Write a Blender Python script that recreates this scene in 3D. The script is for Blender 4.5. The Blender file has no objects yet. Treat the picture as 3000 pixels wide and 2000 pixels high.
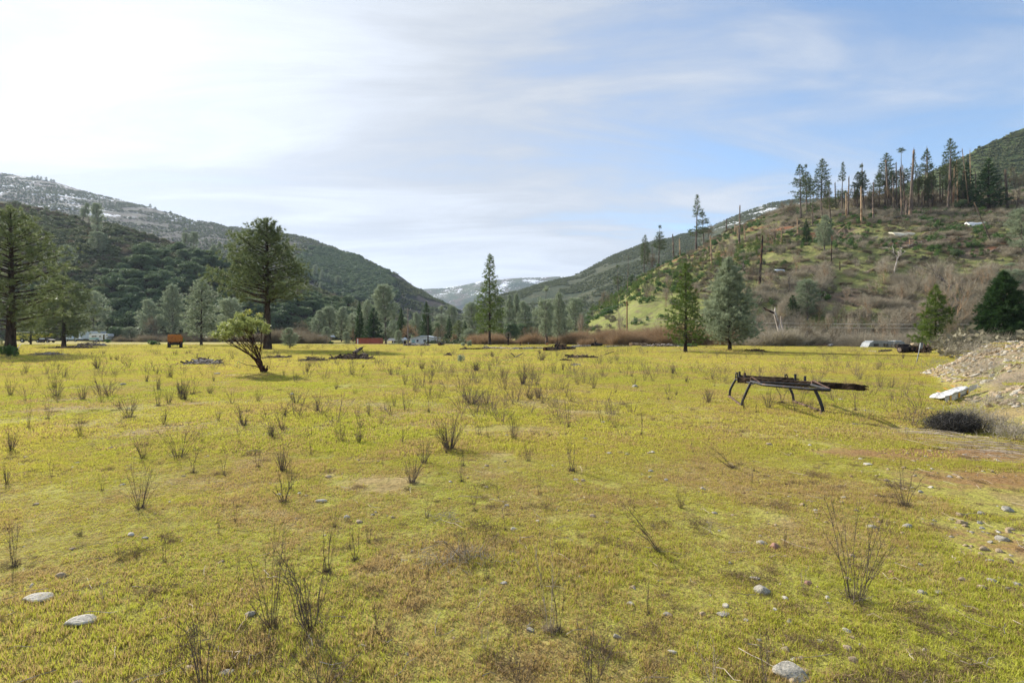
HAZE = 0.00008
SUN_E, EXPO, CLB, GLO, SKM = 4.4, 1.02, 1.7, 1.2, 0.86
import bpy, math, random
import numpy as np
from mathutils import Vector
R = math.radians
PI = math.pi
rng = np.random.default_rng(7)
random.seed(7)
scene = bpy.context.scene
COL = scene.collection
F = 1500.0      # focal length in photograph pixels (3000 wide)
HY = 985.0      # horizon row of the photograph
CH = 1.6        # eye height
SUN_AZ, SUN_EL = -47.0, 30.0

# ---------------------------------------------------------------- helpers
def gp(px, py):
    d = CH * F / (py - HY)
    return ((px - 1500) / F * d, d)
def p3(px, py, z):
    d = (CH - z) * F / (py - HY)
    return np.array([(px - 1500) / F * d, d, z])
def atd(px, py, d):
    return np.array([(px - 1500) / F * d, d, CH + (HY - py) / F * d])

def _hash(ix, iy, seed):
    n = (ix.astype(np.int64) * 374761393 + iy.astype(np.int64) * 668265263 + seed * 1442695041) & 0x7fffffff
    n = ((n ^ (n >> 13)) * 1274126177) & 0x7fffffff
    return ((n ^ (n >> 16)) & 0xffff) / 65535.0
def vnoise(x, y, seed=0):
    x = np.asarray(x, float); y = np.asarray(y, float)
    ix = np.floor(x); iy = np.floor(y); fx = x - ix; fy = y - iy
    fx = fx * fx * (3 - 2 * fx); fy = fy * fy * (3 - 2 * fy)
    a = _hash(ix, iy, seed); b = _hash(ix + 1, iy, seed); c = _hash(ix, iy + 1, seed); d = _hash(ix + 1, iy + 1, seed)
    return (a + (b - a) * fx) * (1 - fy) + (c + (d - c) * fx) * fy
def fbm(x, y, octv=4, seed=0):
    s = 0; a = 0.5; t = 0
    x = np.asarray(x, float); y = np.asarray(y, float)
    for o in range(octv):
        s = s + a * vnoise(x * 2 ** o + 17.3 * o, y * 2 ** o + 9.1 * o, seed + o); t += a; a *= 0.5
    return s / t
def sstep(a, b, x):
    t = np.clip((x - a) / (b - a), 0, 1)
    return t * t * (3 - 2 * t)

def tag(o, label=None, cat=None, group=None, kind=None):
    if label: o['label'] = label
    if cat: o['category'] = cat
    if group: o['group'] = group
    if kind: o['kind'] = kind
    return o
def empty(name, loc, rz=0.0, scl=(1, 1, 1)):
    o = bpy.data.objects.new(name, None); COL.objects.link(o)
    o.empty_display_size = 0.3
    o.location = loc; o.rotation_euler = (0, 0, rz); o.scale = scl
    return o

class MB:
    """collects verts and faces of ONE mesh, with a per-vertex 'var' value and a material slot per chunk"""
    def __init__(s): s.v = []; s.f = []; s.n = 0; s.var = []; s.mi = []
    def add(s, v, f, var=0.5, mi=0):
        v = np.asarray(v, float).reshape(-1, 3)
        f = np.asarray(f)
        s.v.append(v); s.f.append(f + s.n); s.n += len(v)
        s.var.append(np.broadcast_to(np.asarray(var, float), (len(v),)).copy())
        s.mi.append(np.full(len(f), mi))
    def mesh(s, name, mats, smooth=False):
        me = bpy.data.meshes.new(name)
        if not s.v: return me
        v = np.concatenate(s.v)
        sizes = np.concatenate([np.full(len(f), f.shape[1]) for f in s.f])
        loops = np.concatenate([f.ravel() for f in s.f])
        me.vertices.add(len(v)); me.vertices.foreach_set('co', v.ravel())
        me.loops.add(len(loops)); me.loops.foreach_set('vertex_index', loops.astype(np.int32))
        me.polygons.add(len(sizes))
        st = np.concatenate([[0], np.cumsum(sizes)[:-1]])
        me.polygons.foreach_set('loop_start', st.astype(np.int32))
        me.polygons.foreach_set('material_index', np.concatenate(s.mi).astype(np.int32))
        a = me.attributes.new('var', 'FLOAT', 'POINT'); a.data.foreach_set('value', np.concatenate(s.var).astype(np.float32))
        if not isinstance(mats, (list, tuple)): mats = [mats]
        for m in mats: me.materials.append(m)
        me.update(calc_edges=True)
        me.validate()
        me.polygons.foreach_set('use_smooth', np.full(len(me.polygons), bool(smooth)))
        return me
    def build(s, name, mats, parent=None, smooth=False, loc=None, link=True):
        o = bpy.data.objects.new(name, s.mesh(name, mats, smooth))
        if link: COL.objects.link(o)
        if parent is not None: o.parent = parent
        if loc is not None: o.location = loc
        return o

def tube(mb, pts, rad, sides=6, var=0.5, mi=0, cap=True):
    pts = np.asarray(pts, float); n = len(pts)
    rad = np.broadcast_to(np.asarray(rad, float), (n,))
    t = np.gradient(pts, axis=0); t /= (np.linalg.norm(t, axis=1)[:, None] + 1e-9)
    up = np.array([0, 0, 1.0]) if abs(t[0, 2]) < 0.9 else np.array([1.0, 0, 0])
    a = np.cross(t, up); a /= (np.linalg.norm(a, axis=1)[:, None] + 1e-9)
    b = np.cross(t, a)
    ang = np.arange(sides) * 2 * PI / sides
    v = pts[:, None, :] + rad[:, None, None] * (np.cos(ang)[None, :, None] * a[:, None, :] + np.sin(ang)[None, :, None] * b[:, None, :])
    v = v.reshape(-1, 3)
    i = np.arange(n - 1)[:, None] * sides; k = np.arange(sides)[None, :]; k2 = (k + 1) % sides
    f = np.stack([i + k, i + k2, i + sides + k2, i + sides + k], -1).reshape(-1, 4)
    mb.add(v, f, var, mi)
    if cap and sides >= 3:
        c = np.vstack([v[:sides][::-1], v[-sides:]])
        mb.add(c, np.array([list(range(sides)), list(range(sides, 2 * sides))]), float(np.mean(var)), mi)

def box(mb, c, s, rz=0.0, var=0.5, mi=0, taper=1.0):
    c = np.asarray(c, float); s = np.asarray(s, float) / 2
    g = np.array([[-1, -1, -1], [1, -1, -1], [1, 1, -1], [-1, 1, -1], [-1, -1, 1], [1, -1, 1], [1, 1, 1], [-1, 1, 1]], float)
    g[4:, :2] *= taper
    v = g * s
    cz, sz = math.cos(rz), math.sin(rz)
    v = np.stack([v[:, 0] * cz - v[:, 1] * sz, v[:, 0] * sz + v[:, 1] * cz, v[:, 2]], 1) + c
    f = np.array([[0, 3, 2, 1], [4, 5, 6, 7], [0, 1, 5, 4], [1, 2, 6, 5], [2, 3, 7, 6], [3, 0, 4, 7]])
    mb.add(v, f, var, mi)
def prism(mb, outline, y0, y1, var=0.5, mi=0):
    """outline: (x, z) points, extruded in y"""
    o = np.asarray(outline, float); n = len(o)
    v = np.vstack([np.column_stack([o[:, 0], np.full(n, y0), o[:, 1]]), np.column_stack([o[:, 0], np.full(n, y1), o[:, 1]])])
    i = np.arange(n); j = (i + 1) % n
    mb.add(v, np.stack([i, j, n + j, n + i], 1), var, mi)
    mb.add(v, np.array([list(range(n))[::-1], list(range(n, 2 * n))]), var, mi)

def unit(n):
    v = rng.normal(size=(n, 3)); return v / np.linalg.norm(v, axis=1)[:, None]
def needles(mb, cen, dirs, L, k, spread, w, var=None, mi=0):
    """k thin triangles bursting from each centre towards dirs"""
    n = len(cen)
    if n == 0: return
    c = np.repeat(cen, k, 0); d = np.repeat(dirs, k, 0) + unit(n * k) * spread
    d /= np.linalg.norm(d, axis=1)[:, None] + 1e-9
    l = np.broadcast_to(L, (n,)); l = np.repeat(l, k) * rng.uniform(0.6, 1.15, n * k)
    side = np.cross(d, unit(n * k)); side /= np.linalg.norm(side, axis=1)[:, None] + 1e-9
    b = c + unit(n * k) * (l * 0.12)[:, None]
    v = np.stack([b - side * w / 2, b + side * w / 2, b + d * l[:, None]], 1).reshape(-1, 3)
    f = np.arange(n * k * 3).reshape(-1, 3)
    vv = rng.uniform(0, 1, n) if var is None else np.broadcast_to(var, (n,))
    vv = np.clip(np.repeat(vv, k) * 0.7 + rng.uniform(0, 0.3, n * k), 0, 1)
    mb.add(v, f, np.repeat(vv, 3), mi)
def leaves(mb, cen, size, var=None, mi=0, nrm=None, flat=0.5):
    """one small kite-shaped leaf clump per centre"""
    n = len(cen)
    if n == 0: return
    d = unit(n)
    if nrm is not None:
        d = d * flat + nrm * (1 - flat) * 1.0; d /= np.linalg.norm(d, axis=1)[:, None] + 1e-9
    a = np.cross(d, unit(n)); a /= np.linalg.norm(a, axis=1)[:, None] + 1e-9
    b = np.cross(d, a)
    s = np.broadcast_to(size, (n,)) * rng.uniform(0.6, 1.3, n)
    s = s[:, None]
    v = np.stack([cen - a * s, cen - b * s * 0.55, cen + a * s, cen + b * s * 0.6], 1).reshape(-1, 3)
    f = np.arange(n * 4).reshape(-1, 4)
    vv = rng.uniform(0, 1, n) if var is None else var
    mb.add(v, f, np.repeat(np.clip(vv, 0, 1), 4), mi)

# ---------------------------------------------------------------- materials
def new_mat(name):
    m = bpy.data.materials.new(name); m.use_nodes = True
    nt = m.node_tree; nt.nodes.clear()
    out = nt.nodes.new('ShaderNodeOutputMaterial')
    return m, nt, out
def N(nt, typ, **kw):
    n = nt.nodes.new(typ)
    for k, v in kw.items():
        if k.startswith('_'): setattr(n, k[1:], v)
        else:
            n.inputs[k.replace('__', ' ')].default_value = v
    return n
def C3(c): return (c[0], c[1], c[2], 1)
def mixc(nt, fac, a, b, blend='MIX'):
    m = nt.nodes.new('ShaderNodeMix'); m.data_type = 'RGBA'; m.blend_type = blend
    for sock, val in ((m.inputs[0], fac), (m.inputs[6], a), (m.inputs[7], b)):
        if isinstance(val, bpy.types.NodeSocket): nt.links.new(val, sock)
        elif isinstance(val, (int, float)): sock.default_value = val
        else: sock.default_value = C3(val)
    return m.outputs[2]
def noise(nt, scale, detail=3, rough=0.55, vec=None, dist=0.0):
    n = nt.nodes.new('ShaderNodeTexNoise'); n.inputs['Scale'].default_value = scale
    n.inputs['Detail'].default_value = detail; n.inputs['Roughness'].default_value = rough; n.inputs['Distortion'].default_value = dist
    if vec is not None: nt.links.new(vec, n.inputs['Vector'])
    return n.outputs['Fac']
def rampf(nt, fac, lo, hi):
    m = nt.nodes.new('ShaderNodeMapRange'); m.interpolation_type = 'SMOOTHSTEP'
    nt.links.new(fac, m.inputs[0]); m.inputs[1].default_value = lo; m.inputs[2].default_value = hi
    return m.outputs[0]
def mth(nt, op, a, b=None, c=None):
    m = nt.nodes.new('ShaderNodeMath'); m.operation = op
    for i, v in enumerate((a, b, c)):
        if v is None: continue
        if isinstance(v, bpy.types.NodeSocket): nt.links.new(v, m.inputs[i])
        else: m.inputs[i].default_value = v
    return m.outputs[0]
def wpos(nt):
    return nt.nodes.new('ShaderNodeNewGeometry').outputs['Position']
def attr(nt, name):
    n = nt.nodes.new('ShaderNodeAttribute'); n.attribute_name = name
    return n
def finish(nt, out, color, rough=0.85, bump=None, bdist=0.02, bstr=0.5, trans=0.0, spec=0.2, metal=0.0):
    p = nt.nodes.new('ShaderNodeBsdfPrincipled')
    if isinstance(color, bpy.types.NodeSocket): nt.links.new(color, p.inputs['Base Color'])
    else: p.inputs['Base Color'].default_value = C3(color)
    p.inputs['Roughness'].default_value = rough; p.inputs['Metallic'].default_value = metal
    p.inputs['Specular IOR Level'].default_value = spec
    if bump is not None:
        b = nt.nodes.new('ShaderNodeBump'); b.inputs['Strength'].default_value = bstr; b.inputs['Distance'].default_value = bdist
        nt.links.new(bump, b.inputs['Height']); nt.links.new(b.outputs[0], p.inputs['Normal'])
    res = p.outputs[0]
    if trans > 0:
        t = nt.nodes.new('ShaderNodeBsdfTranslucent')
        if isinstance(color, bpy.types.NodeSocket): nt.links.new(color, t.inputs['Color'])
        else: t.inputs['Color'].default_value = C3(color)
        mx = nt.nodes.new('ShaderNodeMixShader'); mx.inputs[0].default_value = trans
        nt.links.new(p.outputs[0], mx.inputs[1]); nt.links.new(t.outputs[0], mx.inputs[2]); res = mx.outputs[0]
    nt.links.new(res, out.inputs['Surface'])
def leaf_mat(name, c1, c2, trans=0.35, rough=0.5, spec=0.3, c3=None, amt3=0.15):
    m, nt, out = new_mat(name)
    v = attr(nt, 'var').outputs['Fac']
    oi = nt.nodes.new('ShaderNodeObjectInfo').outputs['Random']
    k = mth(nt, 'ADD', mth(nt, 'MULTIPLY', v, 0.75), mth(nt, 'MULTIPLY', oi, 0.25))
    col = mixc(nt, k, c1, c2)
    if c3 is not None:
        g = mth(nt, 'GREATER_THAN', v, 1 - amt3); col = mixc(nt, g, col, c3)
    finish(nt, out, col, rough, trans=trans, spec=spec)
    return m
def solid_mat(name, c1, c2, scale=3.0, rough=0.8, bump=0.0, spec=0.3, metal=0.0, c3=None, s3=1.0, coord='obj', lo=0.35, hi=0.65, detail=4, thr3=(0.55, 0.62)):
    m, nt, out = new_mat(name)
    vec = nt.nodes.new('ShaderNodeTexCoord').outputs['Object'] if coord == 'obj' else wpos(nt)
    n1 = noise(nt, scale, detail, 0.6, vec)
    col = mixc(nt, rampf(nt, n1, lo, hi), c1, c2)
    if c3 is not None:
        col = mixc(nt, rampf(nt, noise(nt, s3, 5, 0.65, vec), *thr3), col, c3)
    finish(nt, out, col, rough, bump=n1 if bump > 0 else None, bdist=bump, bstr=0.6, spec=spec, metal=metal)
    return m
def bark_mat(name, c1, c2, c3=None, zscale=0.25, scale=6):
    m, nt, out = new_mat(name)
    tc = nt.nodes.new('ShaderNodeTexCoord').outputs['Object']
    mp = nt.nodes.new('ShaderNodeMapping'); nt.links.new(tc, mp.inputs[0]); mp.inputs['Scale'].default_value = (1, 1, zscale)
    n1 = noise(nt, scale, 4, 0.65, mp.outputs[0])
    v = attr(nt, 'var').outputs['Fac']
    col = mixc(nt, rampf(nt, n1, 0.35, 0.65), c1, c2)
    if c3 is not None: col = mixc(nt, rampf(nt, mth(nt, 'ADD', noise(nt, 1.2, 3, 0.6, mp.outputs[0]), mth(nt, 'MULTIPLY', mth(nt, 'SUBTRACT', v, 0.5), 0.5)), 0.48, 0.6), col, c3)
    finish(nt, out, col, 0.9, bump=n1, bdist=0.03, bstr=0.8, spec=0.15)
    return m

M = {}
M['pond'] = leaf_mat('ponderosa_needles', (0.08, 0.115, 0.04), (0.25, 0.29, 0.12), 0.38, 0.5, 0.28)
M['pondg'] = leaf_mat('young_pine_needles', (0.065, 0.115, 0.02), (0.19, 0.26, 0.05), 0.36, 0.45, 0.35)
M['grey'] = leaf_mat('grey_pine_needles', (0.18, 0.225, 0.14), (0.40, 0.455, 0.31), 0.38, 0.5, 0.28)
M['cedar'] = leaf_mat('cedar_foliage', (0.03, 0.065, 0.02), (0.085, 0.14, 0.04), 0.3, 0.5, 0.3)
M['fir'] = leaf_mat('fir_foliage', (0.025, 0.06, 0.02), (0.07, 0.13, 0.04), 0.28, 0.5, 0.3)
M['oak'] = leaf_mat('oak_leaves', (0.06, 0.10, 0.05), (0.2, 0.26, 0.125), 0.28, 0.6, 0.25)
M['burnt_pine'] = leaf_mat('hill_pine_needles', (0.06, 0.095, 0.03), (0.135, 0.175, 0.06), 0.32, 0.5, 0.3)
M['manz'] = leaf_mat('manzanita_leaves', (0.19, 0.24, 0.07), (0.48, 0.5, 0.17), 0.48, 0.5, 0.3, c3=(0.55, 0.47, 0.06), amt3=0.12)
M['shrub'] = leaf_mat('chaparral_leaves', (0.065, 0.09, 0.04), (0.22, 0.24, 0.115), 0.25, 0.6, 0.2)
M['shrubg'] = leaf_mat('green_shrub_leaves', (0.05, 0.11, 0.025), (0.12, 0.2, 0.05), 0.28, 0.55, 0.25)
M['sage'] = leaf_mat('grey_brush_leaves', (0.14, 0.125, 0.085), (0.27, 0.25, 0.17), 0.2, 0.7, 0.15)
M['brownbrush'] = leaf_mat('brown_brush_twigs', (0.14, 0.11, 0.07), (0.31, 0.26, 0.175), 0.2, 0.8, 0.1)
M['palebrush'] = leaf_mat('pale_brush_twigs', (0.24, 0.205, 0.15), (0.48, 0.43, 0.33), 0.15, 0.8, 0.1)
M['rustbrush'] = leaf_mat('rusty_willow_twigs', (0.2, 0.125, 0.07), (0.46, 0.33, 0.2), 0.25, 0.8, 0.1)
M['bark'] = bark_mat('pine_bark', (0.02, 0.015, 0.012), (0.07, 0.05, 0.038))
M['bark_grey'] = bark_mat('grey_bark', (0.08, 0.065, 0.055), (0.19, 0.16, 0.14))
M['bark_rust'] = bark_mat('flaking_bark', (0.06, 0.045, 0.038), (0.13, 0.1, 0.085), (0.35, 0.17, 0.08), 0.4, 4)
M['bark_burnt'] = bark_mat('burnt_trunk_bark', (0.07, 0.056, 0.048), (0.19, 0.15, 0.125), (0.29, 0.2, 0.14), 0.15, 3)
M['char'] = bark_mat('charred_wood', (0.008, 0.007, 0.007), (0.04, 0.03, 0.025), (0.13, 0.07, 0.04), 0.3, 5)
M['snag_pale'] = bark_mat('bleached_wood', (0.3, 0.2, 0.12), (0.5, 0.36, 0.23), (0.2, 0.12, 0.07), 0.15, 3)
M['dead_white'] = bark_mat('dead_white_wood', (0.36, 0.31, 0.27), (0.62, 0.56, 0.5), (0.2, 0.16, 0.13), 0.2, 3)
M['log'] = bark_mat('log_wood', (0.07, 0.05, 0.04), (0.28, 0.23, 0.19), (0.42, 0.37, 0.32), 0.3, 5)
M['logdark'] = bark_mat('dark_log_wood', (0.02, 0.015, 0.012), (0.09, 0.06, 0.045), (0.17, 0.12, 0.09), 0.3, 5)
M['twig'] = bark_mat('dry_stalk', (0.07, 0.052, 0.042), (0.2, 0.16, 0.125), None, 1, 8)
M['twigpale'] = bark_mat('bleached_stalk', (0.3, 0.24, 0.17), (0.5, 0.42, 0.32), None, 1, 8)
M['manzbark'] = bark_mat('manzanita_bark', (0.03, 0.014, 0.01), (0.08, 0.04, 0.028), None, 1, 8)
M['rock_grey'] = solid_mat('grey_stone', (0.25, 0.232, 0.19), (0.42, 0.39, 0.325), 5, 0.9, 0.02, c3=(0.16, 0.15, 0.13), s3=9)
M['rock_tan'] = solid_mat('tan_stone', (0.27, 0.2, 0.125), (0.44, 0.345, 0.22), 4, 0.9, 0.02, c3=(0.2, 0.155, 0.11), s3=7)
M['rock_red'] = solid_mat('reddish_stone', (0.22, 0.12, 0.09), (0.38, 0.22, 0.16), 16, 0.9, 0.01)
M['rock_white'] = solid_mat('pale_stone', (0.38, 0.35, 0.29), (0.58, 0.54, 0.46), 5, 0.9, 0.02, c3=(0.28, 0.26, 0.22), s3=8)
# ---------------------------------------------------------------- ground
def bank_h(x, y):
    """height of the gravel bank on the right"""
    # foot line of the bank: x as a function of y
    fy = np.array([3.0, 6.2, 7.9, 9.5, 11.2, 13.5, 16.0, 19.0, 21.8, 25.0, 29.0, 34.0, 60.0])
    fx = np.array([7.2, 7.3, 7.9, 8.7, 9.6, 11.6, 13.4, 15.6, 17.2, 20.0, 25.5, 33.0, 60.0])
    f = np.interp(y, fy, fx) + 0.8 * (fbm(x * 0.6, y * 0.6, 3, 5) - 0.5)
    u = x - f
    w = np.interp(y, [5, 12, 18, 23, 30], [3.2, 4.0, 3.6, 4.2, 6])
    h = np.interp(y, [4, 8, 12, 18, 21, 24, 30, 40, 60], [0.6, 0.85, 1.05, 1.22, 1.35, 1.25, 1.0, 0.6, 0.0])
    return h * sstep(0, 1, u / w) * (1 + 0.35 * (fbm(x * 0.9, y * 0.9, 4, 9) - 0.5) * sstep(0, 0.4, u / w)) * sstep(75, 45, x)
def ground_h(x, y):
    x = np.asarray(x, float); y = np.asarray(y, float)
    r = np.hypot(x, y)
    h = 0.10 * (fbm(x * 0.13, y * 0.13, 3, 1) - 0.5) * sstep(3, 12, r) + 0.05 * (fbm(x * 0.7, y * 0.7, 3, 2) - 0.5) * sstep(60, 10, r)
    h = h * sstep(200, 60, r)
    # low hummocks: behind the two pines on the right, and under the manzanita
    for cx, cy, s, a in ((19.2, 53, 2.6, 0.45), (-10.1, 20.7, 0.9, 0.1), (24, 49, 2.5, 0.1), (-6.5, 9.5, 1.5, 0.06)):
        h = h + a * np.exp(-((x - cx) ** 2 + (y - cy) ** 2) / (2 * s * s))
    h = h + bank_h(x, y)
    h = h - 1.15 * sstep(60, 70, y) * sstep(50, 57, x) * sstep(200, 110, y)
    # creek bed hollow behind the tree row keeps the hills' feet below the meadow edge
    h = h - 1.2 * sstep(108, 122, y) * sstep(350, 200, y) * sstep(-60, -20, x)
    return h
def gz(x, y): return float(ground_h(np.array([x]), np.array([y]))[0])

def make_ground():
    na = 840
    ang = np.concatenate([np.linspace(-62, 62, 620), np.linspace(62, 298, na - 620 + 2)[1:-1]])
    rad = np.concatenate([[0.0], np.geomspace(0.5, 130, 300), np.geomspace(135, 7000, 60)])
    A, Rr = np.meshgrid(np.radians(ang), rad)
    x = Rr * np.sin(A); y = Rr * np.cos(A)
    z = ground_h(x, y)
    n0, n1 = x.shape
    v = np.stack([x, y, z], -1).reshape(-1, 3)
    i = np.arange(n0 - 1)[:, None]; j = np.arange(n1)[None, :]; j2 = (j + 1) % n1
    f = np.stack([i * n1 + j, i * n1 + j2, (i + 1) * n1 + j2, (i + 1) * n1 + j], -1).reshape(-1, 4)
    f = f[n1:]
    tri = np.stack([np.full(n1, 0), n1 + (np.arange(n1) + 1) % n1, n1 + np.arange(n1)], 1)
    mb = MB(); mb.add(v, f[:, ::-1])
    mb.f.append(tri); mb.mi.append(np.zeros(n1))
    # soil kinds as attributes: bare red soil, and stony bank
    X, Y = v[:, 0], v[:, 1]
    red = np.zeros(len(X))
    for px, py, sx, sy, a in ((2720, 1330, 1.3, 0.45, 1.0), (2900, 1400, 1.0, 0.5, 0.8), (1830, 1225, 0.8, 0.3, 0.5), (1985, 1255, 0.9, 0.25, 0.7), (2960, 1600, 0.35, 0.45, 0.6),
                              (2800, 1360, 1.2, 0.4, 0.7), (2830, 1560, .35, .4, .5), (1330, 1240, .7, .3, .35), (2120, 1245, .8, .25, .3)):
        cx, cy = gp(px, py)
        red = np.maximum(red, a * np.exp(-((X - cx) ** 2 / (2 * sx * sx) + (Y - cy) ** 2 / (2 * sy * sy))))
    straw = np.zeros(len(X))
    for px, py, sx, sy, a in ((380, 1100, 3.2, 3.0, 1.0), (600, 1085, 3.0, 3.0, 0.8), (120, 1130, 2.5, 2.5, 0.6), (2250, 1185, 0.9, 0.5, 0.8), (1400, 1180, 1.5, 0.8, 0.6),
                              (1250, 1070, 4, 2.5, 0.7), (2160, 1042, 5, 2.5, 0.9), (1900, 1040, 6, 2, 0.7), (900, 1045, 6, 3, 0.5), (1400, 1150, 1.5, 1, .4), (800, 1250, 1.5, 1.2, .4)):
        cx, cy = gp(px, py)
        straw = np.maximum(straw, a * np.exp(-((X - cx) ** 2 / (2 * sx * sx) + (Y - cy) ** 2 / (2 * sy * sy))))
    straw = np.maximum(straw, sstep(88, 108, Y) * sstep(-60, -20, X) * 0.8 * sstep(140, 110, Y))
    bank = sstep(0.03, 0.35, bank_h(X, Y))
    o = mb.build('ground', M['ground'], smooth=True)
    for nm, arr in (('red', red), ('straw', straw), ('bank', bank)):
        a = o.data.attributes.new(nm, 'FLOAT', 'POINT'); a.data.foreach_set('value', arr.astype(np.float32))
    tag(o, kind='structure'); return o

def meadow_colors(nt, pos):
    n1 = noise(nt, 0.10, 4, 0.55, pos); n2 = noise(nt, 0.55, 4, 0.6, pos, 0.6); n3 = noise(nt, 3.2, 4, 0.65, pos)
    return n1, n2, n3
def make_ground_mat():
    m, nt, out = new_mat('meadow_ground')
    pos = wpos(nt); n1, n2, n3 = meadow_colors(nt, pos)
    col = mixc(nt, rampf(nt, n1, 0.38, 0.62), (0.35, 0.35, 0.07), (0.40, 0.34, 0.10))
    col = mixc(nt, rampf(nt, n2, 0.47, 0.62), col, (0.38, 0.29, 0.13))
    col = mixc(nt, mth(nt, 'MULTIPLY', rampf(nt, n3, 0.48, 0.66), 0.55), col, (0.26, 0.185, 0.075))
    n4 = noise(nt, 16, 4, 0.7, pos)
    col = mixc(nt, mth(nt, 'MULTIPLY', rampf(nt, n4, 0.47, 0.6), 0.6), col, (0.17, 0.13, 0.06))
    # straw-coloured, red soil and stony bank
    st = mth(nt, 'MULTIPLY', attr(nt, 'straw').outputs['Fac'], rampf(nt, noise(nt, 1.3, 4, 0.7, pos), 0.33, 0.6))
    col = mixc(nt, st, col, mixc(nt, rampf(nt, n3, 0.4, 0.6), (0.36, 0.29, 0.17), (0.25, 0.18, 0.12)))
    rd = rampf(nt, mth(nt, 'ADD', attr(nt, 'red').outputs['Fac'], mth(nt, 'MULTIPLY', mth(nt, 'SUBTRACT', noise(nt, 4, 5, 0.7, pos), 0.5), 1.1)), 0.35, 0.75)
    col = mixc(nt, mth(nt, 'MULTIPLY', rd, 0.8), col, mixc(nt, rampf(nt, n4, 0.4, 0.6), (0.23, 0.105, 0.05), (0.32, 0.19, 0.10)))
    bk = attr(nt, 'bank').outputs['Fac']
    bc = mixc(nt, rampf(nt, noise(nt, 2.2, 5, 0.7, pos), 0.42, 0.58), (0.24, 0.185, 0.13), (0.2, 0.175, 0.105))
    bc = mixc(nt, rampf(nt, noise(nt, 9, 4, 0.7, pos), 0.52, 0.62), bc, (0.34, 0.27, 0.18))
    bc = mixc(nt, rampf(nt, noise(nt, 0.5, 3, 0.6, pos), 0.5, 0.62), bc, (0.22, 0.21, 0.095))
    col = mixc(nt, bk, col, bc)
    bmp = mth(nt, 'ADD', noise(nt, 22, 5, 0.75, pos), mth(nt, 'MULTIPLY', n3, 2.0))
    finish(nt, out, col, 0.95, bump=bmp, bdist=0.05, bstr=0.7, spec=0.05)
    M['ground'] = m
make_ground_mat()
ground = make_ground()

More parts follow.
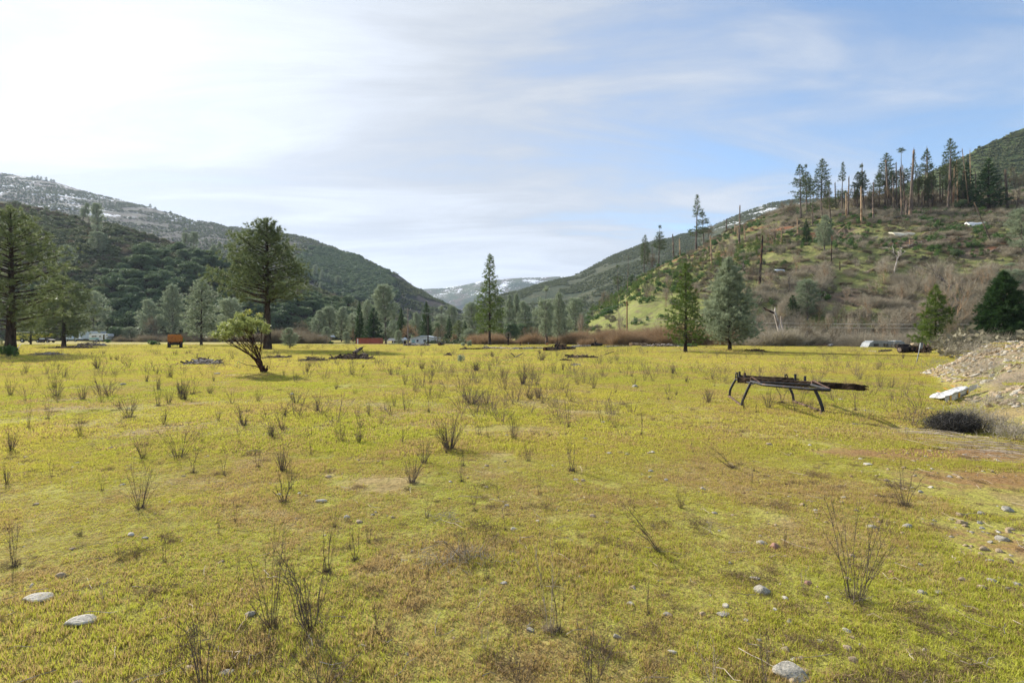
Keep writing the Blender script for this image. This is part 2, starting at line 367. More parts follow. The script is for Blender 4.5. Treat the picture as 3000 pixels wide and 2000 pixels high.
# ---------------------------------------------------------------- hills
class Hill:
    def __init__(s, name, ridge, foot, expo, amp, nsc, mat, seed=0, nv=110, back=0.5, step=7, label=None, z0=-2.0, rj=1.2):
        ridge = np.array(ridge, float); foot = np.array(foot, float)
        s.px = np.arange(ridge[0, 0], ridge[-1, 0] + 1, step)
        py = np.interp(s.px, ridge[:, 0], ridge[:, 1]); d = np.interp(s.px, ridge[:, 0], ridge[:, 2])
        k = max(3, int(60 / step)) | 1; ker = np.hanning(k + 2)[1:-1]; ker /= ker.sum()
        sm = lambda a: np.convolve(np.pad(a, k // 2, mode='edge'), ker, 'valid')
        py, d = sm(py), sm(d)
        df = sm(np.interp(s.px, foot[:, 0], foot[:, 1]))
        py = py + rj * (fbm(s.px * 0.03, s.px * 0 + seed, 4, seed) - 0.5) * 6
        zr = CH + (HY - py) / F * d
        s.v = np.concatenate([np.linspace(0, 1, nv), 1 + np.linspace(0, back, 14)[1:]])
        V, PX = np.meshgrid(s.v, s.px, indexing='ij')
        D = df[None, :] + (d - df)[None, :] * V
        prof = np.where(V <= 1, np.power(np.clip(V, 0, 1), expo), 1 - np.clip((V - 1) * 1.6, 0, None) ** 1.3)
        X = (PX - 1500) / F * D
        Z = z0 + (zr[None, :] - z0) * prof
        nn = (fbm(X / nsc, D / nsc, 5, seed + 3) - 0.5) * 2
        gul = -np.abs(fbm(X / (nsc * 1.6) + 5, D / (nsc * 5), 4, seed + 11) - 0.5) * 2.4
        env = np.clip(np.sin(np.clip(V, 0, 1) * PI), 0, 1) ** 0.6
        Z = Z + amp * (nn + gul + 0.5) * env * (V <= 1)
        s.X, s.D, s.Z = X, D, Z
        n0, n1 = X.shape
        i = np.arange(n0 - 1)[:, None]; j = np.arange(n1 - 1)[None, :]
        f = np.stack([i * n1 + j, i * n1 + j + 1, (i + 1) * n1 + j + 1, (i + 1) * n1 + j], -1).reshape(-1, 4)
        mb = MB(); mb.add(np.stack([X, D, Z], -1).reshape(-1, 3), f, np.clip(V, 0, 1).reshape(-1))
        s.obj = mb.build(name, mat, smooth=True)
        tag(s.obj, kind='structure')
        el = (Z - CH) / D
        s.pyv = HY - el * F
    def col(s, px): return int(np.clip(round((px - s.px[0]) / (s.px[1] - s.px[0])), 0, len(s.px) - 1))
    def pix(s, px, py):
        """the world point of the slope seen at a place of the photograph"""
        j = s.col(px); n = int((s.v <= 1).sum())
        col = s.pyv[:n, j]
        # first visible crossing from the foot
        idx = np.where(col <= py)[0]
        i = int(idx[0]) if len(idx) else n - 1
        if i > 0:
            a, b = col[i - 1], col[i]; t = (a - py) / (a - b + 1e-9)
            D = s.D[i - 1, j] + (s.D[i, j] - s.D[i - 1, j]) * np.clip(t, 0, 1); Z = s.Z[i - 1, j] + (s.Z[i, j] - s.Z[i - 1, j]) * np.clip(t, 0, 1)
        else: D, Z = s.D[0, j], s.Z[0, j]
        return np.array([(px - 1500) / F * D, D, Z])
    def scatter(s, n, seed=0, vmin=0.0, vmax=1.0, pxa=None, pxb=None):
        """points on the slope, even in true area"""
        r = np.random.default_rng(seed)
        nv = int((s.v <= 1.08).sum())
        W = s.D[:nv]  # area element grows with distance
        w = (W * (s.v[:nv, None] >= vmin) * (s.v[:nv, None] <= vmax)).copy()
        if pxa is not None: w = w * (s.px[None, :] >= pxa) * (s.px[None, :] <= pxb)
        w = w.ravel() / w.sum()
        k = r.choice(len(w), n, p=w)
        i, j = np.unravel_index(k, W.shape)
        i = np.clip(i, 0, nv - 2); j = np.clip(j, 0, len(s.px) - 2)
        a, b = r.uniform(0, 1, n), r.uniform(0, 1, n)
        def L(T): return (T[i, j] * (1 - a) + T[i + 1, j] * a) * (1 - b) + (T[i, j + 1] * (1 - a) + T[i + 1, j + 1] * a) * b
        P = np.stack([L(s.X), L(s.D), L(s.Z)], 1)
        P[:, 0] = P[:, 0]
        px = 1500 + P[:, 0] / P[:, 1] * F; py = HY - (P[:, 2] - CH) / P[:, 1] * F
        return P, px, py

def hill_mat(name, cols, scales, snow=None, bump=1.0, bscale=0.3):
    m, nt, out = new_mat(name)
    pos = wpos(nt)
    a, b, c, d = cols
    col = mixc(nt, rampf(nt, noise(nt, scales[0], 5, 0.6, pos), 0.4, 0.6), a, b)
    col = mixc(nt, rampf(nt, noise(nt, scales[1], 5, 0.65, pos), 0.46, 0.6), col, c)
    col = mixc(nt, rampf(nt, noise(nt, scales[2], 4, 0.7, pos), 0.5, 0.62), col, d)
    if snow is not None:
        # old snow lies on the high ground, in broken patches
        s1, s2, zlo, zhi, thr = snow
        sep = nt.nodes.new('ShaderNodeSeparateXYZ'); nt.links.new(pos, sep.inputs[0])
        zf = rampf(nt, sep.outputs[2], zlo, zhi)
        k = mth(nt, 'ADD', mth(nt, 'MULTIPLY', noise(nt, s1, 3, 0.6, pos), 0.5), mth(nt, 'MULTIPLY', noise(nt, s2, 5, 0.75, pos), 0.5))
        k = mth(nt, 'ADD', k, mth(nt, 'MULTIPLY', mth(nt, 'SUBTRACT', zf, 1.0), 0.35))
        col = mixc(nt, rampf(nt, k, thr, thr + 0.035), col, (0.8, 0.82, 0.86))
    h = noise(nt, bscale, 5, 0.7, pos)
    finish(nt, out, col, 0.95, bump=h, bdist=bump, bstr=0.8, spec=0.05)
    return m
M['hill_far'] = hill_mat('far_ridge_slope', ((0.06, 0.085, 0.05), (0.10, 0.115, 0.065), (0.12, 0.095, 0.075), (0.07, 0.09, 0.05)), (0.004, 0.012, 0.05), (0.006, 0.06, 40, 240, 0.515), 6, 0.03)
M['hill_left_far'] = hill_mat('brushy_mountain', ((0.062, 0.06, 0.052), (0.085, 0.07, 0.066), (0.055, 0.065, 0.042), (0.04, 0.048, 0.032)), (0.006, 0.03, 0.16), (0.012, 0.09, 110, 230, 0.53), 3, 0.12)
M['hill_left'] = hill_mat('shady_hillside_soil', ((0.075, 0.065, 0.045), (0.11, 0.085, 0.065), (0.09, 0.10, 0.045), (0.045, 0.05, 0.03)), (0.02, 0.08, 0.5), None, 1.0, 0.4)
M['hill_right_far'] = hill_mat('scrub_mountain', ((0.062, 0.078, 0.048), (0.08, 0.088, 0.056), (0.095, 0.098, 0.06), (0.045, 0.06, 0.036)), (0.006, 0.03, 0.15), (0.012, 0.08, 110, 240, 0.51), 3, 0.12)
M['hill_right_back'] = hill_mat('green_mountain', ((0.085, 0.11, 0.045), (0.12, 0.135, 0.06), (0.075, 0.1, 0.04), (0.05, 0.07, 0.03)), (0.01, 0.04, 0.2), None, 2, 0.2)
def right_hill_mat():
    m, nt, out = new_mat('burned_hillside_soil'); pos = wpos(nt)
    sep = nt.nodes.new('ShaderNodeSeparateXYZ'); nt.links.new(pos, sep.inputs[0])
    grass = mixc(nt, rampf(nt, noise(nt, 0.25, 4, 0.6, pos), 0.4, 0.6), (0.165, 0.19, 0.06), (0.26, 0.27, 0.095))
    soil = mixc(nt, rampf(nt, noise(nt, 0.5, 4, 0.65, pos), 0.42, 0.58), (0.20, 0.155, 0.11), (0.14, 0.105, 0.075))
    col = mixc(nt, rampf(nt, noise(nt, 0.06, 5, 0.62, pos), 0.51, 0.6), grass, soil)
    col = mixc(nt, mth(nt, 'MULTIPLY', rampf(nt, noise(nt, 1.6, 5, 0.75, pos), .46, .6), .65), col, (0.15, 0.115, 0.075))
    # far flank over the pole is open green grass
    gx = mth(nt, 'MULTIPLY', rampf(nt, sep.outputs[0], 75, 50), rampf(nt, sep.outputs[2], 36, 22))
    col = mixc(nt, mth(nt, 'MULTIPLY', gx, 0.85), col, mixc(nt, rampf(nt, noise(nt, 0.4, 4, 0.7, pos), 0.45, 0.65), (0.24, 0.265, 0.08), (0.2, 0.175, 0.095)))
    mp = nt.nodes.new('ShaderNodeMapping'); nt.links.new(pos, mp.inputs[0]); mp.inputs['Scale'].default_value = (0.35, 0.9, 2.6)
    rd = rampf(nt, noise(nt, 0.11, 5, 0.6, mp.outputs[0]), 0.56, 0.62)
    col = mixc(nt, mth(nt, 'MULTIPLY', rd, rampf(nt, sep.outputs[2], 18, 30)), col, (0.24, 0.11, 0.06))
    h = noise(nt, 0.6, 5, 0.7, pos)
    finish(nt, out, col, 0.95, bump=h, bdist=0.8, bstr=0.8, spec=0.05)
    M['hill_right'] = m
right_hill_mat()

H_far = Hill('distant_ridge', [(1000, 872, 3200), (1200, 850, 3200), (1244, 845, 3200), (1301, 843, 3200), (1352, 836, 3200), (1403, 824, 3200), (1505, 815, 3200), (1594, 812, 3200), (1640, 809, 3200), (1760, 815, 3200), (1950, 850, 3200)],
             [(1000, 2300), (1950, 2300)], 0.95, 28, 260, M['hill_far'], 31, nv=70, step=6, rj=0.5)
H_lf = Hill('left_mountain', [(-900, 400, 1500), (-400, 450, 1450), (0, 508, 1350), (128, 526, 1300), (255, 561, 1250), (434, 606, 1150), (561, 644, 1080), (714, 670, 1000), (816, 680, 950), (893, 695, 900), (982, 727, 850), (1084, 765, 800), (1173, 810, 740), (1256, 867, 680), (1352, 912, 620), (1420, 945, 580), (1500, 990, 560)],
            [(-900, 420), (0, 400), (700, 380), (1100, 400), (1500, 480)], 0.95, 5, 130, M['hill_left_far'], 41, nv=150)
H_ln = Hill('left_hillside', [(-900, 480, 300), (-300, 560, 300), (0, 589, 300), (102, 606, 298), (166, 625, 296), (255, 638, 294), (383, 676, 290), (510, 714, 288), (574, 740, 286), (690, 778, 285), (816, 826, 285), (893, 842, 285), (1020, 880, 290), (1122, 910, 300), (1212, 948, 310), (1300, 990, 320)],
            [(-900, 168), (0, 172), (500, 176), (900, 200), (1300, 290)], 0.85, 4, 30, M['hill_left'], 51, nv=130)
H_rf = Hill('right_mountain', [(1330, 950, 640), (1380, 905, 680), (1440, 872, 740), (1480, 861, 780), (1594, 829, 860), (1658, 812, 900), (1709, 797, 930), (1760, 765, 960), (1811, 740, 980), (1875, 717, 1000), (1964, 695, 1030), (2066, 670, 1060), (2168, 625, 1090), (2245, 597, 1110), (2334, 583, 1130), (2423, 580, 1140), (2550, 600, 1150), (2700, 650, 1150), (2900, 720, 1150)],
            [(1330, 480), (1700, 430), (2900, 430)], 0.9, 6, 120, M['hill_right_far'], 61, nv=130)
H_rb = Hill('right_back_mountain', [(2350, 660, 640), (2600, 562, 620), (2653, 538, 620), (2780, 479, 600), (2870, 434, 590), (3000, 372, 580), (3300, 260, 560), (3900, 150, 560)],
            [(2350, 420), (3900, 380)], 0.95, 5, 90, M['hill_right_back'], 71, nv=90)
H_rn = Hill('burned_hillside', [(1640, 990, 200), (1690, 950, 205), (1745, 905, 215), (1815, 858, 225), (1884, 806, 235), (1968, 764, 245), (2044, 730, 252), (2083, 702, 256), (2159, 664, 262), (2236, 634, 268), (2312, 610, 270), (2400, 594, 268), (2499, 585, 262), (2623, 577, 255), (2747, 572, 245), (2900, 566, 235), (3100, 552, 225), (3500, 520, 215), (4000, 500, 210)],
            [(1640, 150), (1750, 128), (1900, 118), (2200, 112), (2700, 106), (3100, 100), (4000, 95)], 0.82, 3.0, 26, M['hill_right'], 81, nv=150, z0=-1.5)
# ---------------------------------------------------------------- tree makers (each gives a wood MB and a leaf MB, base at the origin)
def bent(h, n, bend, seed):
    r = np.random.default_rng(seed); t = np.linspace(0, 1, n)
    ox = np.cumsum(r.normal(0, bend, n)); oy = np.cumsum(r.normal(0, bend, n))
    ox -= ox[0]; oy -= oy[0]
    return np.stack([ox * h / n, oy * h / n, t * h], 1)
def conifer(h, w, seed, base=0.15, nb=90, clump=0.5, k=12, dens=7, nw=0.05, tr=None, shape='cone', droop=0.1, up=0.35, gap=0.0, lean=0.0, spread=0.75, bend=0.02, twigmi=0, inner=0.35, lside=0.0, mu=0.3):
    r = np.random.default_rng(seed)
    wood, leaf = MB(), MB()
    tr = tr or h * 0.018
    tp = bent(h, 12, bend, seed); tp[:, 0] += lean * tp[:, 2] ** 1.2 / h ** 0.2
    tube(wood, tp, np.interp(np.linspace(0, 1, 12), [0, .05, .3, 1], [tr * 1.35, tr * 1.05, tr * .8, tr * .1]), 8)
    cen, dr, siz = [], [], []
    ph = r.uniform(0, 6.28)
    for b in range(nb):
        u = base + (1 - base) * ((b + r.uniform(0, 1)) / nb) ** 0.92
        if gap and vnoise(np.array([u * 9.0]), np.array([seed * 1.7]), seed)[0] < gap: continue
        v = (u - base) / (1 - base)
        if shape == 'cone': rr = (1 - v) ** 0.85 * (0.75 + 0.25 * min(1, v * 8))
        elif shape == 'round': rr = math.sqrt(max(0, 1 - (abs(v - 0.38) / 0.64) ** 2.2)) if v > 0.38 else 0.62 + 0.38 * (v / 0.38)
        elif shape == 'egg': rr = np.interp(v, [0, .12, .35, .6, .8, .93, 1], [.62, .88, 1, .8, .5, .26, .05])
        elif shape == 'pond': rr = np.interp(v, [0, .13, .44, .63, .76, .89, .96, 1], [.85, 1, .86, .68, .46, .3, .16, .05])
        elif shape == 'slim': rr = np.interp(v, [0, .22, .48, .58, .8, .95, 1], [1, .95, .78, .5, .36, .2, .05])
        elif shape == 'col': rr = np.interp(v, [0, .2, .8, 1], [.8, 1, .7, .2])
        else: rr = 1 - v
        L = w / 2 * rr * r.uniform(0.62, 1.12) + 0.02 * h * (1 - v)
        ph += 2.4 + r.normal(0, .35); a = ph
        if lside: L *= 1 + lside * math.cos(a)
        z0 = u * h; p0 = np.array([np.interp(z0, tp[:, 2], tp[:, 0]), np.interp(z0, tp[:, 2], tp[:, 1]), z0])
        n = 6; s = np.linspace(0, 1, n)
        rise = (up * v - droop * (1 - v)) * L
        bz = rise * s + (0.16 * L) * s ** 2 * (1 if v < .9 else 0)
        wob = np.cumsum(r.normal(0, 0.035, n)) * L
        bp = p0 + np.stack([math.cos(a) * s * L - math.sin(a) * wob, math.sin(a) * s * L + math.cos(a) * wob, bz], 1)
        tube(wood, bp, np.linspace(max(0.012, tr * 0.28 * (L / (w / 2 + .01)) ** .7), 0.006, n), 4, mi=twigmi, cap=False)
        m = max(2, int(dens * L / clump * 0.55))
        q = inner + (1 - inner) * r.uniform(0, 1, m) ** 0.75
        P = np.stack([np.interp(q, s, bp[:, c]) for c in range(3)], 1)
        off = r.normal(0, 1, (m, 3)) * np.array([1, 1, 0.5]) * (0.18 * L * (1.15 - q * 0.6) + 0.12 * clump)[:, None]
        P = P + off
        D = np.tile([math.cos(a), math.sin(a), mu + 0.5 * v], (m, 1)) + off / (L + .1) * 1.5
        cen.append(P); dr.append(D); siz.append(np.full(m, clump) * r.uniform(.7, 1.15, m))
    # leader
    m = 6; P = np.tile(tp[-1], (m, 1)) - np.array([0, 0, 1]) * r.uniform(0, .06 * h, (m, 1)); cen.append(P); dr.append(np.tile([0, 0, 1.0], (m, 1))); siz.append(np.full(m, clump))
    cen = np.concatenate(cen); dr = np.concatenate(dr); siz = np.concatenate(siz)
    needles(leaf, cen, dr, siz, k, spread, nw)
    return wood, leaf
def grow(wood, p, d, L, rad, depth, r, tips, split=3, bendy=0.25, up=0.1, ratio=0.68, sides=4, var=0.5):
    n = 4; pts = [p]; dd = d.copy()
    for i in range(n):
        dd = dd + r.normal(0, bendy, 3) * 0.5 + np.array([0, 0, up]); dd /= np.linalg.norm(dd)
        pts.append(pts[-1] + dd * L / n)
    pts = np.array(pts)
    tube(wood, pts, np.linspace(rad, rad * 0.62, n + 1), max(3, sides), var=var, cap=False)
    tips.append((pts[-1], dd, depth))
    if depth <= 0: return
    for i in range(split):
        q = r.integers(2, n + 1); a = dd + r.normal(0, 0.62, 3); a /= np.linalg.norm(a)
        grow(wood, pts[q], a, L * ratio * r.uniform(.75, 1.2), rad * 0.58, depth - 1, r, tips, split, bendy, up, ratio, sides - 1, var)
def broadleaf(h, w, seed, nlobe=14, nleaf=2600, size=0.16, trunk=True, zc=0.58, mi=0):
    r = np.random.default_rng(seed); wood, leaf = MB(), MB(); tips = []
    if trunk:
        for k in range(r.integers(1, 3)):
            grow(wood, np.array([0, 0, 0.]), np.array([r.normal(0, .2), r.normal(0, .2), 1.]), h * .38, h * .03, 2, r, tips, 3, .3, .15, .72, 6)
    C, S = [], []
    for i in range(nlobe):
        a = r.uniform(0, 6.28); q = math.sqrt(r.uniform(0, 1)); zz = r.uniform(-.35, .4)
        rad_ = w / 2 * (0.62 * q) * math.sqrt(max(.1, 1 - (zz / .5) ** 2 * .6))
        C.append([math.cos(a) * rad_, math.sin(a) * rad_, h * (zc + zz * .62)]); S.append(w * r.uniform(.14, .24))
    C, S = np.array(C), np.array(S)
    idx = r.integers(0, nlobe, nleaf); u = unit(nleaf); u[:, 2] = np.where(u[:, 2] < -0.3, -u[:, 2], u[:, 2])
    P = C[idx] + u * (S[idx] * r.uniform(.72, 1.08, nleaf))[:, None] * np.array([1, 1, h / w * .75])
    P[:, 2] = np.maximum(P[:, 2], 0.05 * h)
    leaves(leaf, P, size, var=np.clip(0.5 * r.uniform(0, 1, nleaf) + 0.5 * (S[idx] / S.max()) * r.uniform(.5, 1, nleaf), 0, 1), nrm=u, flat=.75, mi=mi)
    return wood, leaf
def bare_tree(h, w, seed, stems=3, depth=4, split=3, rad=None, mat_var=0.5, up=.12, twigs=500, upright=1.3):
    r = np.random.default_rng(seed); wood, tw = MB(), MB(); tips = []
    for k in range(stems):
        d = np.array([r.normal(0, .45 * w / h), r.normal(0, .45 * w / h), upright]); d /= np.linalg.norm(d)
        grow(wood, np.array([r.normal(0, .03 * w), r.normal(0, .03 * w), 0]), d, h * .42, rad or h * .014, depth, r, tips, split, .22, up, .68, 5, mat_var)
    T = np.array([t[0] for t in tips if t[2] <= 1]); Dd = np.array([t[1] for t in tips if t[2] <= 1])
    k = max(1, int(twigs / max(1, len(T))))
    needles(tw, T, Dd + np.array([0, 0, .25]), h * .13, k, .55, h * .0035)
    # fit into the box asked for
    for mb in (wood, tw):
        for v in mb.v: pass
    allv = np.concatenate(wood.v); sz = allv[:, 2].max(); sx = np.percentile(np.hypot(allv[:, 0], allv[:, 1]), 98)
    for mb in (wood, tw):
        for i in range(len(mb.v)): mb.v[i] = mb.v[i] * np.array([w / 2 / sx, w / 2 / sx, h / sz])
    return wood, tw
def snag(h, r0, seed, branches=5, split_top=True, lean=0.0, blen=.12):
    r = np.random.default_rng(seed); wood = MB()
    n = 14; tp = bent(h, n, .012, seed); tp[:, 0] += lean * tp[:, 2]
    rad = np.interp(np.linspace(0, 1, n), [0, .06, 1], [r0 * 1.35, r0, r0 * .62]) * (1 + r.normal(0, .05, n))
    tube(wood, tp, rad, 7, var=np.repeat(r.uniform(.2, .8, n), 7))
    for i in range(3 if split_top else 0):     # splintered top
        a = r.uniform(0, 6.28); e = r0 * .35
        p = tp[-1] + np.array([math.cos(a) * e, math.sin(a) * e, -.1])
        tube(wood, np.stack([p, p + np.array([0, 0, h * r.uniform(.02, .06)])]), [r0 * .3, .01], 4)
    for b in range(branches):
        u = r.uniform(.3, .97); z0 = u * h; a = r.uniform(0, 6.28); L = h * blen * r.uniform(.4, 1.2)
        p0 = np.array([np.interp(z0, tp[:, 2], tp[:, 0]), np.interp(z0, tp[:, 2], tp[:, 1]), z0])
        s = np.linspace(0, 1, 4)[:, None]
        bp = p0 + s * np.array([math.cos(a), math.sin(a), r.uniform(-.15, .35)]) * L + r.normal(0, .05, (4, 3)) * L * s
        tube(wood, bp, np.linspace(r0 * .22, .01, 4), 4, cap=False)
    return wood
def shrub(h, w, seed, n=170, size=.2, kind='leaf', k=1):
    r = np.random.default_rng(seed); mb = MB()
    if kind == 'leaf':
        nl = 6; C = r.normal(0, 1, (nl, 3)) * np.array([w * .2, w * .2, h * .12]) + np.array([0, 0, h * .5]); idx = r.integers(0, nl, n)
        u = unit(n); P = C[idx] + u * np.array([w * .24, w * .24, h * .36]) * r.uniform(.6, 1.05, (n, 1))
        P[:, 2] = np.clip(P[:, 2], 0.02, None); leaves(mb, P, size, nrm=u, flat=.7)
    else:   # twiggy: upright fans of stalks
        c = r.normal(0, 1, (n, 3)) * np.array([w * .22, w * .22, 0]); c[:, 2] = r.uniform(0, h * .35, n)
        d = np.stack([c[:, 0] / w * 2.2, c[:, 1] / w * 2.2, np.ones(n)], 1)
        needles(mb, c, d, h * .75, k, .28, size)
    return mb

PROT = bpy.data.collections.new('unlinked_sources')   # never linked to the scene
def source_collection(name, meshes):
    c = bpy.data.collections.new(name)
    for i, me in enumerate(meshes):
        o = bpy.data.objects.new('%s_%02d' % (name, i), me); c.objects.link(o)
    return c
def scatter_stuff(name, P, rot, scl, idx, coll, tilt=None, zs=None):
    """ONE object whose points carry the sources (for what nobody could count)"""
    me = bpy.data.meshes.new(name); n = len(P)
    me.vertices.add(n); me.vertices.foreach_set('co', np.asarray(P, float).ravel())
    R3 = np.zeros((n, 3)); R3[:, 2] = rot
    if tilt is not None: R3[:, 0] = tilt[:, 0]; R3[:, 1] = tilt[:, 1]
    S3 = np.repeat(np.asarray(scl, float)[:, None], 3, 1)
    if zs is not None: S3[:, 2] *= zs
    for nm, ty, arr in (('rot', 'FLOAT_VECTOR', R3), ('scl', 'FLOAT_VECTOR', S3)):
        a = me.attributes.new(nm, ty, 'POINT'); a.data.foreach_set('vector', arr.astype(np.float32).ravel())
    a = me.attributes.new('idx', 'INT', 'POINT'); a.data.foreach_set('value', np.asarray(idx).astype(np.int32))
    o = bpy.data.objects.new(name, me); COL.objects.link(o)
    ng = bpy.data.node_groups.new(name + '_scatter', 'GeometryNodeTree')
    ng.interface.new_socket('Geometry', in_out='INPUT', socket_type='NodeSocketGeometry')
    ng.interface.new_socket('Geometry', in_out='OUTPUT', socket_type='NodeSocketGeometry')
    gi = ng.nodes.new('NodeGroupInput'); go = ng.nodes.new('NodeGroupOutput')
    iop = ng.nodes.new('GeometryNodeInstanceOnPoints'); ci = ng.nodes.new('GeometryNodeCollectionInfo')
    ci.inputs['Collection'].default_value = coll; ci.inputs['Separate Children'].default_value = True; ci.inputs['Reset Children'].default_value = True
    iop.inputs['Pick Instance'].default_value = True
    def na(nm, ty):
        x = ng.nodes.new('GeometryNodeInputNamedAttribute'); x.data_type = ty; x.inputs['Name'].default_value = nm
        return x.outputs[0]
    ng.links.new(gi.outputs[0], iop.inputs['Points']); ng.links.new(ci.outputs[0], iop.inputs['Instance'])
    ng.links.new(na('idx', 'INT'), iop.inputs['Instance Index'])
    ng.links.new(na('scl', 'FLOAT_VECTOR'), iop.inputs['Scale'])
    e2r = ng.nodes.new('FunctionNodeEulerToRotation'); ng.links.new(na('rot', 'FLOAT_VECTOR'), e2r.inputs[0])
    ng.links.new(e2r.outputs[0], iop.inputs['Rotation'])
    ng.links.new(iop.outputs[0], go.inputs[0])
    md = o.modifiers.new('scatter', 'NODES'); md.node_group = ng
    tag(o, kind='stuff')
    return o

# ---------------------------------------------------------------- things built from meshes kept for copying
KIT = {}
def kit(key, variants, parts):
    """parts: list of (part name, material) ; variants: list of lists of MB"""
    KIT[key] = [[(nm, mb.mesh(nm, mt, sm)) for (nm, mt, sm), mb in zip(parts, v)] for v in variants]
def place(key, vi, name, loc, rz, scl, label, cat, group=None):
    e = empty(name, loc, rz, scl)
    for nm, me in KIT[key][vi % len(KIT[key])]:
        o = bpy.data.objects.new(nm, me); COL.objects.link(o); o.parent = e
    return tag(e, label, cat, group)
def place1(key, vi, name, loc, rz, scl, label, cat, group=None, rot=None):
    nm, me = KIT[key][vi % len(KIT[key])][0]
    o = bpy.data.objects.new(name, me); COL.objects.link(o); o.location = loc; o.scale = scl
    o.rotation_euler = rot if rot is not None else (0, 0, rz)
    return tag(o, label, cat, group)
def tree_now(wl, name, loc, rz, label, cat, wm, lm, group=None):
    e = empty(name, loc, rz)
    wl[0].build('trunk', wm, e, smooth=True)
    if wl[1] is not None and wl[1].n: wl[1].build('crown', lm, e)
    return tag(e, label, cat, group)

TR = [('trunk', None, True), ('crown', None, False)]
def tp_(wm, lm): return [('trunk', M[wm], True), ('crown', M[lm], False)]
# nominal 10 m high trees
kit('grey', [conifer(10, 4.2, 100 + i, .12, 95, .5, 15, 11, .038, shape=['round', 'egg', 'egg', 'round', 'egg'][i], droop=-.25, up=.55, spread=.9, bend=.07, gap=[.12, .25, .3, .1, .2][i], twigmi=0, mu=.8) for i in range(5)], tp_('bark_grey', 'grey'))
kit('cedar', [conifer(10, 4.2, 120 + i, .03, 120, .42, 12, 10, .06, shape='cone', droop=.28, up=.1, spread=.7, inner=.25) for i in range(3)], tp_('bark', 'cedar'))
kit('fir', [conifer(10, 4.0, 130 + i, .06, 110, .42, 12, 9, .055, shape='cone', droop=.15, up=.25, spread=.75, inner=.3) for i in range(3)], tp_('bark', 'fir'))
kit('pine', [conifer(10, 4.5, 140 + i, .14, 75, .5, 14, 8, .045, shape='egg', droop=.05, up=.45, spread=.8, gap=.1) for i in range(3)], tp_('bark', 'pond'))
kit('ridgepine', [conifer(10, 2.3, 150 + i, [.38, .44, .3, .4, .26][i], 85, .32, 10, 7, .042, tr=.13, shape=['egg', 'cone', 'egg', 'egg', 'cone'][i], droop=.12, up=.25, spread=.8, gap=.3, bend=.015) for i in range(5)], tp_('bark_burnt', 'burnt_pine'))
kit('oak', [broadleaf(7, 8.5, 160 + i, 20, 3000, .24) for i in range(4)], tp_('bark', 'oak'))
kit('bare', [bare_tree(7, 6.5, 170 + i, 3, 4, 3, twigs=2600) for i in range(4)], tp_('bark_grey', 'brownbrush'))
kit('barepale', [bare_tree(7, 5.5, 180 + i, 4, 4, 3, rad=.07, twigs=2200) for i in range(3)], tp_('snag_pale', 'palebrush'))
kit('orchard', [bare_tree(5, 6.5, 190 + i, 1, 4, 4, rad=.14, up=.0, twigs=4200) for i in range(2)], tp_('bark', 'rustbrush'))
kit('snag', [[snag(10, .17, 200 + i, [3, 8, 2, 5, 12, 0][i])] for i in range(6)], [('snag', M['bark_burnt'], True)])
kit('snagpale', [[snag(10, .2, 210 + i, [2, 0, 4][i])] for i in range(3)], [('snag', M['snag_pale'], True)])
kit('snagchar', [[snag(10, .25, 220 + i, [3, 6, 9][i])] for i in range(3)], [('snag', M['char'], True)])
def dead_tree(seed, h=7):
    r = np.random.default_rng(seed); w = MB(); tips = []
    grow(w, np.zeros(3), np.array([r.normal(0, .15), r.normal(0, .15), 1.]), h * .5, h * .022, 3, r, tips, 3, .35, .05, .62, 6)
    return w
kit('deadtree', [[dead_tree(230 + i)] for i in range(4)], [('dead_tree', M['dead_white'], True)])
kit('deadgrey', [[dead_tree(240 + i)] for i in range(4)], [('dead_tree', M['bark_grey'], True)])

# ---------------------------------------------------------------- stuff: brush on the slopes
def shrubset(nm, mat, spec):
    return source_collection(nm, [shrub(*a).mesh('%s_mesh' % nm, M[mat]) for a in spec])
S_dark = shrubset('chaparral_bush', 'shrub', [(1.6, 2.4, 300 + i, 150, .24) for i in range(4)])
S_green = shrubset('green_bush', 'shrubg', [(1.8, 2.0, 310 + i, 160, .2) for i in range(3)])
S_sage = shrubset('grey_bush', 'sage', [(1.3, 1.9, 320 + i, 170, .15) for i in range(3)])
S_brown = shrubset('brown_bush', 'brownbrush', [(1.9, 2.4, 330 + i, 160, .05, 'twig', 3) for i in range(4)])
S_pale = shrubset('pale_bush', 'palebrush', [(2.6, 2.4, 340 + i, 150, .035, 'twig', 3) for i in range(4)])
S_rust = shrubset('willow_clump', 'rustbrush', [(2.2, 1.8, 350 + i, 130, .03, 'twig', 3) for i in range(4)])
S_farbush = shrubset('far_bush', 'shrub', [(3.0, 4.2, 360 + i, 46, .75) for i in range(4)])
S_oakfar = source_collection('far_oak', [broadleaf(7, 8, 370 + i, 12, 420, .6, trunk=False)[1].mesh('far_oak_mesh', M['oak']) for i in range(3)])
S_seed = source_collection('seedling_pine', [conifer(3.2, 1.7, 380 + i, .02, 34, .32, 9, 6, .05, shape='cone', droop=0, up=.6)[1].mesh('seedling_mesh', M['pondg']) for i in range(3)])

